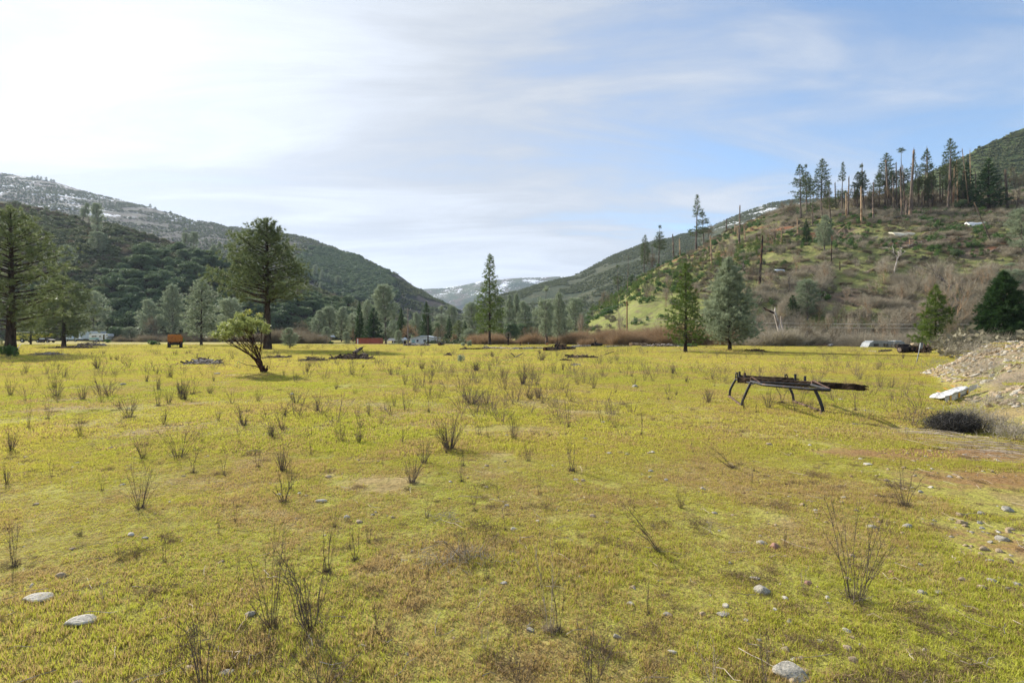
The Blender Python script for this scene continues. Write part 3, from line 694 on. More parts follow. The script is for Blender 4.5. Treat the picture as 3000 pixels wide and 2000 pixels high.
def stuff(name, label, cat, H, n, coll, nvar, smin, smax, seed, keep=None, zs=None, sink=.1, **kw):
    P, px, py = H.scatter(n, seed, **kw)
    m = np.ones(n, bool) if keep is None else keep(P, px, py)
    P = P[m]; k = len(P); r = np.random.default_rng(seed + 1)
    s = r.uniform(smin, smax, k); P = P - np.array([0, 0, sink])
    o = scatter_stuff(name, P, r.uniform(0, 6.28, k), s, r.integers(0, nvar, k), coll, zs=zs)
    return tag(o, label, cat)
nz = lambda P, sc, sd: fbm(P[:, 0] / sc, P[:, 1] / sc, 3, sd)
stuff('chaparral', 'dense dark chaparral covering the shaded hillside behind the meadow', 'brush', H_ln, 15000, S_dark, 4, .6, 1.35, 1, keep=lambda P, px, py: nz(P, 14, 3) > .38)
stuff('brown_brush', 'bare purple brown brush between dark bushes on shaded hillside', 'brush', H_ln, 7000, S_brown, 4, .5, 1.0, 2, keep=lambda P, px, py: (nz(P, 16, 4) > .45))
stuff('pale_sage', 'pale sage brush speckled over the shaded hillside', 'brush', H_ln, 3200, S_sage, 3, .6, 1.3, 14, keep=lambda P, px, py: nz(P, 20, 33) > .45)
stuff('mountain_chaparral', 'low brush covering the big snow patched mountain', 'brush', H_lf, 42000, S_farbush, 4, .35, .95, 3, keep=lambda P, px, py: nz(P, 60, 5) > .35)
stuff('oak_forest', 'dark oak forest patch on the mountain spur', 'forest', H_lf, 14000, S_oakfar, 3, .7, 1.2, 4,
      keep=lambda P, px, py: ((px - 1010) / 150) ** 2 + ((py - (815 + (px - 1010) * .28)) / 68) ** 2 + (nz(P, 50, 6) - .5) * 1.8 < 1, pxa=820, pxb=1280)
stuff('scrub_cover', 'low green scrub covering the bare mountain behind burned slope', 'brush', H_rf, 36000, S_farbush, 4, .35, .9, 5, keep=lambda P, px, py: nz(P, 50, 8) > .4)
stuff('back_scrub', 'green scrub covering the steep mountain behind burned trees', 'brush', H_rb, 16000, S_farbush, 4, .4, .9, 6)
stuff('grey_brush', 'grey green sagebrush dotted over the burned hillside', 'brush', H_rn, 4200, S_sage, 3, .5, 1.25, 7, keep=lambda P, px, py: (nz(P, 12, 9) > .44) & ((px > 2020) | (nz(P, 5, 10) > .5)))
stuff('bare_brush', 'brown leafless brush over the burned hillside', 'brush', H_rn, 3000, S_brown, 4, .3, .85, 8, keep=lambda P, px, py: ((nz(P, 13, 12) > .46) & (px > 2000)) | ((py < 860) & (nz(P, 8, 2) > .5)))
stuff('green_brush', 'bright green young conifers and shrubs along the burned hillside shoulder', 'brush', H_rn, 6800, S_green, 3, .45, 1.05, 9,
      keep=lambda P, px, py: (((np.abs(py - (885 - (px - 1800) * .33)) < 36) & (px < 2260) & (nz(P, 9, 13) > .42)) | ((np.abs(py - (725 + 10 * np.sin(px / 60))) < 26) & (px > 2440) & (px < 2720) & (nz(P, 9, 14) > .48)) | ((py < 680) & (py > 620) & (px > 2640) & (px < 2900) & (nz(P, 7, 15) > .52)) | (nz(P, 10, 16) > .6)))
stuff('ridge_brush', 'tangled bare brush under the burned trees on ridge', 'brush', H_rn, 3600, S_pale, 4, .4, 1.0, 10, keep=lambda P, px, py: ((py < 655) & (px > 2250)) | ((nz(P, 11, 17) > .66) & (px > 2050)))
stuff('young_pines', 'young pine seedlings spread over hillside shoulder', 'brush', H_rn, 2200, S_seed, 3, .5, 1.25, 11, keep=lambda P, px, py: ((np.abs(py - (880 - (px - 1800) * .36)) < 28) & (px < 2300)))
stuff('foot_thicket', 'pale leafless thicket filling the foot of the burned hillside', 'thicket', H_rn, 850, S_pale, 4, .6, 1.5, 12, vmax=.22, keep=lambda P, px, py: (px > 2180) & ((px < 2420) | (py > 905 - (px - 2420) * .18)) & (nz(P, 9, 18) > .43))
stuff('upper_thicket', 'greyish bare trees and brush massed below the grassy bench', 'thicket', H_rn, 700, S_pale, 4, .8, 1.9, 13, vmax=.4, keep=lambda P, px, py: (px > 2600) & (py > 800) & (nz(P, 12, 19) > .42))

# rust willows and brush along the creek, on the flat
def flat(name, label, cat, n, coll, nvar, smin, smax, seed, region, zs=None):
    r = np.random.default_rng(seed); a = r.uniform(region[0], region[1], n); y = r.uniform(region[2], region[3], n)
    x = (a - 1500) / F * y; k = fbm(x / 7, y / 7, 3, seed) > (region[4] if len(region) > 4 else .35); x, y = x[k], y[k]
    P = np.stack([x, y, ground_h(x, y) - .05], 1); m = len(P); cl = (.35 + 1.35 * fbm(x / 4, y / 9, 3, seed + 50) ** 1.3) * (1 + .25 * r.normal(0, 1, m)); cl = np.clip(cl, .3, 1.6)
    o = scatter_stuff(name, P, r.uniform(0, 6.28, m), r.uniform(smin, smax, m) * cl, r.integers(0, nvar, m), coll, zs=zs)
    return tag(o, label, cat)
flat('willow_thicket', 'rusty orange willow thicket along the creek edge', 'thicket', 900, S_rust, 4, .7, 1.35, 20, (1700, 2160, 88, 118, .42))
flat('low_thicket', 'reddish brown low brush along far edge of meadow', 'thicket', 1000, S_rust, 4, .45, .95, 21, (1385, 1720, 98, 112, .46))
flat('brown_thicket', 'purple brown bare brush behind the big pine', 'thicket', 900, S_brown, 4, .7, 1.3, 22, (790, 940, 112, 150, .4))
flat('left_thicket', 'bare brown thicket under the shaded oaks', 'thicket', 500, S_brown, 4, .6, 1.1, 23, (330, 800, 140, 165, .4))
flat('grey_thicket', 'grey leafless thicket around the broken white tree', 'thicket', 1000, S_pale, 4, .5, 1.15, 24, (2150, 2760, 82, 104, .4))
flat('right_thicket', 'brownish bare thicket behind the gravel bank', 'thicket', 600, S_pale, 4, .35, .8, 25, (2770, 3150, 56, 84, .4))
flat('bank_top_brush', 'olive brush growing behind the gravel bank crest', 'thicket', 260, S_sage, 3, .5, 1.1, 26, (2820, 3200, 28, 42, .45))
flat('creek_brush', 'dull green brush at the foot of the tree row', 'thicket', 500, S_dark, 4, .5, 1.1, 27, (1250, 1750, 118, 140, .45))
# ---------------------------------------------------------------- trees named by their place in the photograph
def rootpos(px, py): x, y = gp(px, py); return (x, y, gz(x, y) - .03), y
def H_(d, top, base): return (base - top) / F * d
# unique near trees
loc, d = rootpos(30, 1036)
tree_now(conifer(13.3, 9.0, 11, .16, 100, .4, 28, 5.2, .032, tr=.38, shape='egg', droop=-.05, up=.5, gap=.0, spread=1.3, bend=.03, inner=.35), 'ponderosa_pine', loc, 0,
         'tall dark ponderosa pine with thick black trunk cut by the left border', 'pine tree', M['bark'], M['pond'])
loc, d = rootpos(187, 1015)
tree_now(conifer(10.9, 8.6, 12, .14, 95, .4, 24, 6.5, .036, tr=.26, shape='egg', droop=.12, up=.4, gap=.05, spread=1.2, lean=-.03), 'ponderosa_pine', loc, 0,
         'bushy mid sized pine with slanting trunk beside the yellow truck', 'pine tree', M['bark'], M['pond'])
loc, d = rootpos(590, 1011)
tree_now(conifer(12.0, 5.6, 13, .12, 85, .5, 16, 9, .04, tr=.2, shape='egg', droop=.02, up=.5, spread=.8, gap=.08), 'pine_tree', loc, 0,
         'grey green conical pine between orange dumper and big pine', 'pine tree', M['bark'], M['grey'])
loc, d = rootpos(784, 1024)
tree_now(conifer(15.6, 10.8, 24, .2, 150, .42, 28, 5.6, .034, tr=.42, shape='pond', droop=.02, up=.5, gap=.2, spread=1.3, bend=.02, inner=.35, lside=-.12), 'ponderosa_pine', loc, 0,
         'largest ponderosa pine with dark straight trunk standing behind the manzanita', 'pine tree', M['bark'], M['pond'])
loc, d = rootpos(1435, 1011)
tree_now(conifer(16.4, 5.0, 15, .15, 120, .36, 18, 7, .04, tr=.22, shape='slim', droop=.16, up=.35, gap=.2, spread=1.1, bend=.02, inner=.3), 'ponderosa_pine', loc, 0,
         'slender tall pine with sparse top rising before the valley gap', 'pine tree', M['bark'], M['pondg'])
loc, d = rootpos(2008, 1034)
tree_now(conifer(8.5, 4.3, 16, .1, 100, .27, 24, 5.5, .026, tr=.16, shape='cone', droop=.08, up=.5, gap=.2, spread=1.2, inner=.3), 'ponderosa_pine', loc, 0,
         'bright green ponderosa pine left of the grey green pine at meadow edge', 'pine tree', M['bark'], M['pondg'])
loc, d = rootpos(2138, 1032)
tree_now(conifer(9.2, 6.2, 17, .07, 150, .4, 26, 12, .022, tr=.17, shape='cone', droop=-.12, up=.5, spread=.9, inner=.3, mu=.6), 'grey_pine', loc, 0,
         'full feathery grey green pine at the meadow edge', 'pine tree', M['bark'], M['grey'])
loc, d = rootpos(2740, 1022)
tree_now(conifer(8.6, 5.6, 18, .06, 95, .42, 18, 9, .035, tr=.18, shape='cone', droop=.08, up=.45, spread=.85, gap=.08), 'ponderosa_pine', (loc[0] * 1.05, loc[1] * 1.05, loc[2]), 0,
         'yellow green pine rising behind the dark root pile', 'pine tree', M['bark'], M['pondg'])
tree_now(conifer(9.6, 7.4, 19, .02, 190, .4, 18, 12, .045, tr=.2, shape='cone', droop=.02, up=.4, spread=.8), 'fir_tree', (60.5, 63, 0), 0,
         'very dark dense fir behind the gravel bank', 'fir tree', M['bark'], M['fir'])
tree_now(conifer(4.0, 4.6, 33, .02, 80, .4, 18, 10, .045, tr=.15, shape='cone', droop=.02, up=.4, spread=.8), 'fir_tree', (67.5, 66, 0), 0,
         'low dark fir bough mass at the right border', 'fir tree', M['bark'], M['fir'])

# trees from the kits: (kit, name, px, base row, top row, width px, depth override, label, category)
TREES = [
 ('pine', 'pine_tree', 90, 1009, 900, 60, None, 'small pine standing in front of the yellow truck', 'pine tree', 0),
 ('pine', 'pine_tree', -8, 1030, 985, 40, None, 'young green pine at the foot of the tall left pine', 'pine tree', 1),
 ('grey', 'grey_pine', 275, 1001, 852, 82, 165, 'pale grey pine rising above the white camper', 'pine tree', 0),
 ('grey', 'grey_pine', 450, 1000, 872, 66, 158, 'leaning grey pine with bare lower trunk left of orange dumper', 'pine tree', 1),
 ('grey', 'grey_pine', 505, 998, 826, 66, 160, 'tall pale grey pine directly behind the orange dumper', 'pine tree', 2),
 ('grey', 'grey_pine', 680, 1004, 872, 74, 120, 'grey pine half hidden behind the big ponderosa and manzanita', 'pine tree', 3),
 ('grey', 'grey_pine', 848, 1020, 955, 50, None, 'small grey pine standing alone right of the big ponderosa', 'pine tree', 1),
 ('grey', 'grey_pine', 935, 1004, 905, 52, 150, 'grey pine at left end of the row behind the white canopy', 'pine tree', 1),
 ('grey', 'grey_pine', 957, 1002, 955, 28, 128, 'small grey pine directly before the white canopy', 'pine tree', 0),
 ('grey', 'grey_pine', 968, 1003, 897, 50, 152, 'round topped grey pine rising behind the white canopy', 'pine tree', 3),
 ('grey', 'grey_pine', 1000, 1003, 893, 48, 160, 'grey pine left of the rusty orchard tree', 'pine tree', 2),
 ('grey', 'grey_pine', 1035, 1003, 896, 50, 170, 'grey pine behind the left end of the red container', 'pine tree', 4),
 ('cedar', 'cedar_tree', 1053, 1002, 876, 36, 145, 'narrow black green cedar by the red container', 'cedar tree', 0),
 ('grey', 'grey_pine', 1016, 1004, 970, 24, 126, 'very small pale pine left of the red container', 'pine tree', 3),
 ('fir', 'fir_tree', 1095, 1005, 898, 70, 140, 'broad dark conifer overhanging the red container', 'fir tree', 1),
 ('grey', 'grey_pine', 1130, 1002, 833, 74, 150, 'tallest bushy grey pine behind the dark conifer', 'pine tree', 0),
 ('grey', 'grey_pine', 1075, 1002, 872, 44, 165, 'grey pine between black cedar and broad dark conifer', 'pine tree', 2),
 ('cedar', 'cedar_tree', 1176, 990, 899, 40, 185, 'dark cone shaped cedar behind the metal carport', 'cedar tree', 1),
 ('grey', 'grey_pine', 1167, 1004, 965, 24, 118, 'small grey pine before the metal carport', 'pine tree', 0),
 ('grey', 'grey_pine', 1218, 990, 912, 42, 195, 'faint grey pine left of the cone cedar behind the mobile home', 'pine tree', 1),
 ('cedar', 'cedar_tree', 1249, 988, 878, 46, 180, 'sharp pointed yellow green cedar behind the mobile home', 'cedar tree', 2),
 ('grey', 'grey_pine', 1290, 990, 893, 48, 200, 'grey pine right of the pointed cedar', 'pine tree', 4),
 ('grey', 'grey_pine', 1322, 990, 895, 36, 210, 'grey pine second to the right of the pointed cedar', 'pine tree', 0),
 ('fir', 'fir_tree', 1316, 990, 922, 34, 175, 'dark green conifer above the green lawn', 'fir tree', 0),
 ('pine', 'pine_tree', 1345, 992, 935, 46, 160, 'olive green pine above the green lawn', 'pine tree', 2),
 ('fir', 'fir_tree', 1362, 990, 938, 30, 170, 'small dark conifer left of the slender tall pine', 'fir tree', 2),
 ('grey', 'grey_pine', 1383, 1000, 885, 56, 175, 'grey pine directly behind the slender tall pine', 'pine tree', 3),
 ('grey', 'grey_pine', 1372, 1003, 962, 46, 140, 'low grey green bushy pine left of the slender tall pine', 'pine tree', 0),
 ('grey', 'grey_pine', 1468, 1001, 905, 48, 175, 'grey pine right of the slender tall pine', 'pine tree', 0),
 ('grey', 'grey_pine', 1494, 1000, 858, 36, 165, 'thin grey pine, left one of a pair right of the slender pine', 'pine tree', 1),
 ('grey', 'grey_pine', 1514, 1000, 853, 34, 168, 'thin grey pine, right one of a pair right of the slender pine', 'pine tree', 2),
 ('grey', 'grey_pine', 1550, 1000, 876, 56, 160, 'leaning grey pine in the middle of the creek row', 'pine tree', 1),
 ('grey', 'grey_pine', 1600, 1010, 832, 56, 100, 'tall grey pine with flaking rust coloured trunk', 'pine tree', 4),
 ('grey', 'grey_pine', 1637, 1004, 850, 50, 118, 'dark stemmed grey pine right of the flaking trunk', 'pine tree', 2),
 ('grey', 'grey_pine', 1688, 1000, 872, 60, 145, 'last grey pine of the creek row by the green slope', 'pine tree', 0),
 ('grey', 'grey_pine', 1575, 1001, 900, 50, 170, 'grey pine behind the tall flaking trunk', 'pine tree', 3),
 ('grey', 'grey_pine', 1655, 1001, 905, 50, 165, 'grey pine filling the gap before the green slope', 'pine tree', 3),
 ('oak', 'oak_tree', 1500, 1002, 942, 66, 135, 'round green oak with dark hollow at meadow edge', 'oak tree', 0),
 ('oak', 'oak_tree', 1530, 1002, 945, 46, 138, 'dark round oak beside the hollow one', 'oak tree', 1),
 ('oak', 'oak_tree', 1415, 1002, 960, 48, 150, 'low dark oak behind the slender tall pine trunk', 'oak tree', 2),
 ('oak', 'oak_tree', 1462, 1001, 960, 40, 160, 'low round oak left of the charred post', 'oak tree', 3),
 ('oak', 'oak_tree', 1200, 988, 935, 40, 230, 'dark oak behind the rusty orchard tree', 'oak tree', 1),
 ('oak', 'oak_tree', 338, 1001, 955, 58, 150, 'dark green oak behind the white camper', 'oak tree', 2),
 ('grey', 'grey_pine', 388, 1000, 955, 44, 150, 'low pale bush like pine left of the leaning grey pine', 'pine tree', 3),
 ('oak', 'oak_tree', 1283, 990, 946, 40, 190, 'round oak at right end of the mobile home', 'oak tree', 3),
 ('orchard', 'orchard_tree', 1193, 1000, 948, 58, 150, 'rusty rounded orchard tree behind the metal carport', 'orchard tree', 0),
 ('orchard', 'orchard_tree', 1022, 1002, 960, 60, 158, 'rusty rounded orchard tree left of the red container', 'orchard tree', 1),
 ('orchard', 'orchard_tree', 1332, 1000, 975, 26, 135, 'small pinkish orchard tree on the green lawn', 'orchard tree', 0),
 ('bare', 'bare_tree', 1285, 1003, 948, 56, 122, 'leafless grey tree at the right end of the mobile home', 'bare tree', 0),
 ('bare', 'bare_tree', 885, 1003, 930, 60, 150, 'leafless pale tree behind the small lone grey pine', 'bare tree', 1),
 ('bare', 'bare_tree', 1560, 1008, 955, 70, 104, 'bare brown willow left of the flaking trunk', 'bare tree', 2),
 ('barepale', 'bare_tree', 1700, 1006, 912, 46, 108, 'pale leafless tree at the end of the creek row', 'bare tree', 0),
 ('barepale', 'bare_tree', 1815, 1000, 900, 40, 115, 'thin leafless tree on the green slope by the pole', 'bare tree', 1),
 ('bare', 'bare_tree', 455, 1001, 925, 70, 150, 'leafless tree under the leaning grey pine', 'bare tree', 3),
 ('grey', 'grey_pine', 2366, 935, 818, 64, 'rn', 'grey green pine on slope above the broken white tree', 'pine tree', 3),
 ('fir', 'fir_tree', 2322, 935, 862, 50, 'rn', 'green fir left of the grey pine above the broken white tree', 'fir tree', 1),
 ('grey', 'grey_pine', 2416, 735, 628, 50, 'rn', 'wispy grey pine below the burned ridge trees', 'pine tree', 1),
 ('grey', 'grey_pine', 2996, 745, 610, 74, 'rn', 'grey pine cut by the right border on the grassy bench', 'pine tree', 0),
 ('grey', 'grey_pine', 2955, 860, 768, 70, 'rn', 'grey pine with forked trunk above the dark fir', 'pine tree', 4),
 ('fir', 'fir_tree', 2897, 612, 462, 92, 'rn', 'dense green fir among the burned trunks at ridge', 'fir tree', 0),
 ('fir', 'fir_tree', 2832, 604, 474, 60, 'rn', 'thinner olive fir left of the dense fir on ridge', 'fir tree', 2),
 ('fir', 'fir_tree', 2362, 712, 638, 26, 'rn', 'narrow dark fir below the leftmost ridge pines', 'fir tree', 1),
 ('oak', 'oak_tree', 2812, 617, 585, 40, 'rn', 'round dark green bush tree at the foot of ridge trunks', 'oak tree', 0),
 ('oak', 'oak_tree', 1850, 815, 789, 24, 'rn', 'small dark oak beside thin pine on hill shoulder', 'oak tree', 1),
 ('oak', 'oak_tree', 2800, 755, 730, 34, 'rn', 'dark shrub tree on the grassy bench', 'oak tree', 2),
 ('bare', 'bare_tree', 2980, 612, 490, 90, 'rn', 'large brownish leafless oak on ridge at right border', 'bare tree', 0),
 ('bare', 'bare_tree', 2550, 612, 555, 60, 'rn', 'leafless dark oak among the ridge trunks', 'bare tree', 1),
 ('bare', 'bare_tree', 2600, 612, 548, 70, 'rn', 'spreading leafless oak among the ridge trunks', 'bare tree', 2),
 ('bare', 'bare_tree', 2720, 605, 540, 70, 'rn', 'leafless oak right of the thick burned trunk', 'bare tree', 3),
 ('barepale', 'bare_tree', 2140, 800, 690, 62, 'rn', 'twisted pale dead oak above the grey green pine', 'bare tree', 1),
 ('barepale', 'bare_tree', 2260, 720, 640, 66, 'rn', 'grey leafless oak left of the ridge pines', 'bare tree', 2),
 ('bare', 'bare_tree', 2210, 860, 745, 46, 'rn', 'dark twisted leafless tree left of the charred trunk', 'bare tree', 0),
 ('bare', 'bare_tree', 2080, 700, 650, 50, 'rn', 'leafless tree right of the two hill shoulder pines', 'bare tree', 1),
 ('bare', 'bare_tree', 1905, 790, 735, 40, 'rn', 'leafless tree between the two shoulder pines', 'bare tree', 2),
 ('barepale', 'bare_tree', 1950, 900, 840, 40, 'rn', 'pale dead tree on the slope above green pine', 'bare tree', 0),
 ('bare', 'bare_tree', 1770, 905, 850, 50, 'rn', 'leafless trees at low end of hill shoulder', 'bare tree', 3),
 ('barepale', 'bare_tree', 2800, 960, 790, 110, 'rn', 'tall pale leafless tree left of the dark fir', 'bare tree', 2),
 ('barepale', 'bare_tree', 2720, 900, 790, 90, 'rn', 'pale leafless tree above the yellow green pine', 'bare tree', 0),
 ('barepale', 'bare_tree', 2880, 860, 760, 100, 'rn', 'greyish leafless trees above the dark fir', 'bare tree', 1),
 ('barepale', 'bare_tree', 2500, 1004, 905, 56, 95, 'slim pale leafless tree left of the silver trailer', 'bare tree', 1),
 ('barepale', 'bare_tree', 2582, 1010, 900, 50, 85, 'leafless tree in front of the silver trailer', 'bare tree', 2),
 ('barepale', 'bare_tree', 2620, 1010, 905, 60, 88, 'leafless tree at right end of the silver trailer', 'bare tree', 0),
 ('bare', 'bare_tree', 2370, 1012, 925, 100, 84, 'spreading leafless thicket tree right of broken white tree', 'bare tree', 1),
 ('bare', 'bare_tree', 2440, 1010, 930, 80, 90, 'dark leafless tree over the leaning log', 'bare tree', 2),
 ('bare', 'bare_tree', 2800, 1012, 930, 90, 62, 'leafless brush tree behind the gravel bank', 'bare tree', 3),
 ('barepale', 'bare_tree', 2240, 1010, 935, 60, 92, 'pale brush tree left of broken white tree', 'bare tree', 2),
]
for i, (kt, nm, px, pb, pt, wpx, dep, lab, cat, vi) in enumerate(TREES):
    if dep == 'rn':
        P = H_rn.pix(px, pb); h = (pb - pt) / F * P[1]
    elif dep is None:
        loc, d = rootpos(px, pb); P = np.array(loc); h = (pb - pt) / F * d
    else:
        x = (px - 1500) / F * dep; z = gz(x, dep); P = np.array([x, dep, z - .1]); h = CH + (HY - pt) / F * dep - z
    nomw = {'grey': 4.6, 'cedar': 4.4, 'fir': 4.2, 'pine': 4.9, 'oak': 8.5, 'bare': 6.5, 'barepale': 5.5, 'orchard': 6.5}[kt]
    nomh = {'oak': 6.6, 'bare': 7.3, 'barepale': 7.3, 'orchard': 5.3}.get(kt, 10.3)
    sw = wpx / F * P[1] / nomw; sh = h / nomh
    e = place(kt, vi, nm, tuple(P - np.array([0, 0, .1])), random.uniform(0, 6.28), (sw, sw, sh), lab, cat)
    if 'leaning' in lab: e.rotation_euler = (0, R(-9), random.uniform(-.3, .3))

r = np.random.default_rng(314)
for i in range(26):       # the second rank of the creek row
    px = 925 + 800 * (i + r.uniform(0, .8)) / 26; d = r.uniform(185, 235); x = (px - 1500) / F * d; h = r.uniform(7.5, 12.5) * (1.15 if px > 1450 else 1); s = r.uniform(.8, 1.15)
    place('grey', i, 'grey_pine', (x, d, gz(x, d) - .2), r.uniform(0, 6), (s, s, h / 10.3), 'grey green pine in the back rank of the creek side row', 'pine tree', 'back rank of grey pines along the creek')
for i, px in enumerate([2440, 2475, 2505, 2570, 2580, 2625, 2650, 2690, 2745, 2770, 2820, 2860, 2930, 2300, 2330, 2420]):
    P = H_rn.pix(px, 606 if px > 2350 else 640); s = r.uniform(.9, 1.35)
    place('bare', i, 'bare_tree', tuple(P + np.array([0, r.uniform(0, 5), -.3])), r.uniform(0, 6), (s, s, s), 'leafless oak in the tangle behind the burned ridge trunks', 'bare tree', 'leafless oaks behind the burned trunks')
for i, (px, py) in enumerate([(2120, 905), (2180, 880), (2250, 850), (2420, 830), (2480, 880), (2560, 870), (2400, 940), (2460, 960), (2690, 850), (2780, 840), (2860, 850), (2950, 900), (2650, 940), (2540, 940), (2590, 830), (2200, 930), (1960, 850), (1900, 880), (2040, 880), (2330, 800), (2230, 980), (2290, 960), (2350, 985), (2480, 985), (2430, 975), (2530, 985), (2660, 975), (2710, 960), (2850, 950), (2770, 900), (2640, 890), (2150, 960), (2380, 900), (2900, 820)]):
    P = H_rn.pix(px, py); s = r.uniform(.5, .95)
    place('barepale', i, 'bare_tree', tuple(P - np.array([0, 0, .2])), r.uniform(0, 6), (s, s, s), 'small pale leafless tree in the brush of the burned hillside', 'bare tree', 'small leafless trees on the burned hillside')
# pines standing on the left hillside and mountain spur
LP = [(285, 690, 597, 34, 'grey pine standing upright on dark hillside crest'), (243, 645, 592, 24, 'leaning grey pine on the dark hillside crest'),
      (197, 790, 715, 44, 'whitish pine on the shaded slope left of the middle'), (290, 745, 680, 46, 'whitish pine high on the shaded slope'),
      (545, 725, 668, 22, 'thin grey pine left of the pair above the oaks'), (568, 735, 676, 26, 'thin grey pine right of the pair above the oaks'),
      (628, 772, 705, 24, 'leaning thin pine left of the big ponderosa crown'), (612, 775, 712, 22, 'leaning slender pine beside the thin one near ponderosa'),
      (680, 778, 722, 24, 'small grey pine just left of ponderosa top')]
for i, (px, pb, pt, w, lab) in enumerate(LP):
    P = H_ln.pix(px, pb); h = (pb - pt) / F * P[1]; sw = w / F * P[1] / 4.6
    e = place('grey', i, 'grey_pine', tuple(P), random.uniform(0, 6), (sw, sw, h / 10.3), lab, 'pine tree')
    if 'leaning' in lab: e.rotation_euler = (0, R(14), 0)
for i, (px, pb, pt, w) in enumerate([(922, 822, 780, 18), (943, 838, 793, 18), (963, 842, 803, 14), (989, 850, 812, 18), (998, 852, 815, 16), (940, 855, 828, 14), (1005, 868, 846, 12), (875, 780, 752, 10), (910, 762, 742, 10)]):
    P = H_lf.pix(px, pb); h = (pb - pt) / F * P[1] * 1.1; sw = w / F * P[1] / 4.6
    place('grey', i, 'grey_pine', tuple(P), random.uniform(0, 6), (sw, sw, h / 10.3), 'pale grey pine rising out of the oak forest on the mountain spur', 'pine tree', 'pale pines in the spur forest')
for i, (px, pb, h_) in enumerate([(110, 524, 10), (120, 525, 9), (135, 528, 10), (150, 532, 8), (158, 533, 7), (440, 608, 9), (455, 612, 6), (500, 626, 7), (95, 523, 8)]):
    P = H_lf.pix(px, pb + 1)
    place('pine', i, 'pine_tree', tuple(P - np.array([0, 0, 1])), random.uniform(0, 6), (1.3, 1.3, h_ / 10 * 1.1), 'tiny dark tree on the skyline of the snow patched mountain', 'tree', 'tiny trees along the mountain skyline')

# oaks on the left hillside
r = np.random.default_rng(77); spots = []
tries = 0
while len(spots) < 150 and tries < 20000:
    tries += 1
    px = r.uniform(230, 1130); py = r.uniform(700, 985)
    lo = np.interp(px, [230, 330, 430, 560, 700, 850, 1000, 1130], [930, 800, 748, 742, 790, 850, 890, 915])
    if py < lo + r.uniform(0, 30): continue
    P = H_ln.pix(px, py)
    if any((P[0] - q[0]) ** 2 + (P[1] - q[1]) ** 2 < 5.0 ** 2 for q in spots): continue
    spots.append(P)
for i, P in enumerate(spots):
    s = r.uniform(.75, 1.3)
    place('oak', i, 'oak_tree', tuple(P - np.array([0, 0, .4])), r.uniform(0, 6.28), (s, s, s * r.uniform(.8, 1.1)), 'dark rounded oak in the oak wood on the shaded hillside', 'oak tree', 'oaks of the shaded hillside wood')
for i, (px, py) in enumerate([(20, 905), (60, 930), (120, 905), (150, 950), (215, 940), (190, 905), (-30, 880), (95, 870), (235, 900), (40, 860)]):
    P = H_ln.pix(px, py); s = r.uniform(.6, .9)
    place('oak', i, 'oak_tree', tuple(P), r.uniform(0, 6.28), (s, s, s), 'dark oak on the lower slope behind the left pines', 'oak tree', 'oaks behind the left pines')

# burned ridge: living pines with bare lower trunks
RP = [(2347, 640, 478, 40), (2364, 628, 478, 34), (2405, 622, 466, 42), (2434, 657, 532, 34), (2466, 617, 476, 34), (2513, 620, 503, 34), (2532, 620, 478, 36), (2592, 608, 450, 44),
      (2640, 608, 433, 44), (2672, 620, 437, 26), (2706, 605, 439, 36), (2731, 605, 480, 26), (2789, 611, 402, 44), (2380, 655, 560, 30), (2039, 722, 559, 46), (2062, 703, 600, 32), (1930, 772, 647, 36), (1886, 787, 668, 26), (1811, 822, 732, 26), (2610, 608, 500, 40), (2575, 608, 505, 36)]
names = ['leftmost tall pine of ridge stand', 'thin pine touching the leftmost ridge pine', 'dark topped pine third from left on ridge', 'short leafy pine low in the ridge stand', 'airy pine standing apart on ridge', 'bushy pine left of the bare thin spire', 'pine with crown over pale orange snag', 'broad dark pine in middle of ridge',
         'dense crowned pine at centre of ridge', 'sparse pine behind the thickest trunk', 'leaning pine right of the thickest trunk', 'small pine before green mountain slope', 'tallest pine with tuft crown on ridge skyline', 'dark low pine under the leftmost ridge pines', 'tall pine left one of two on hill shoulder', 'shorter pine right one of two on hill shoulder', 'full pine second on the hill shoulder line', 'thin pine lowest on the hill shoulder line', 'narrow dark pine at the low end of shoulder', 'lower pine between two broad ridge pines', 'half hidden pine left of broad dark ridge pine']
for i, ((px, pb, pt, w), nmx) in enumerate(zip(RP, names)):
    P = H_rn.pix(px, pb); h = (pb - pt) / F * P[1]; sw = w / F * P[1] / 2.3
    place('ridgepine', i, 'burned_pine', tuple(P - np.array([0, 0, .5])), random.uniform(0, 6), (sw, sw, (h + .5) / 10.2), nmx, 'pine tree').rotation_euler = (random.uniform(-.04, .04), random.uniform(-.05, .05), random.uniform(0, 6))
r = np.random.default_rng(88)
for i, px in enumerate([2372, 2420, 2450, 2495, 2520, 2560, 2598, 2625, 2655, 2695, 2715, 2745, 2770, 2805, 2850, 2875]):
    P = H_rn.pix(px, 606) + np.array([0, r.uniform(-2, 6), -.5]); h = r.uniform(9, 19); s = r.uniform(.9, 1.5)
    place('ridgepine', i + 2, 'burned_pine', tuple(P), r.uniform(0, 6), (s, s, h / 10.2), 'ragged half burned pine in the back of the ridge stand', 'pine tree', 'ragged pines at the back of the ridge stand').rotation_euler = (r.normal(0, .03), r.normal(0, .05), r.uniform(0, 6))
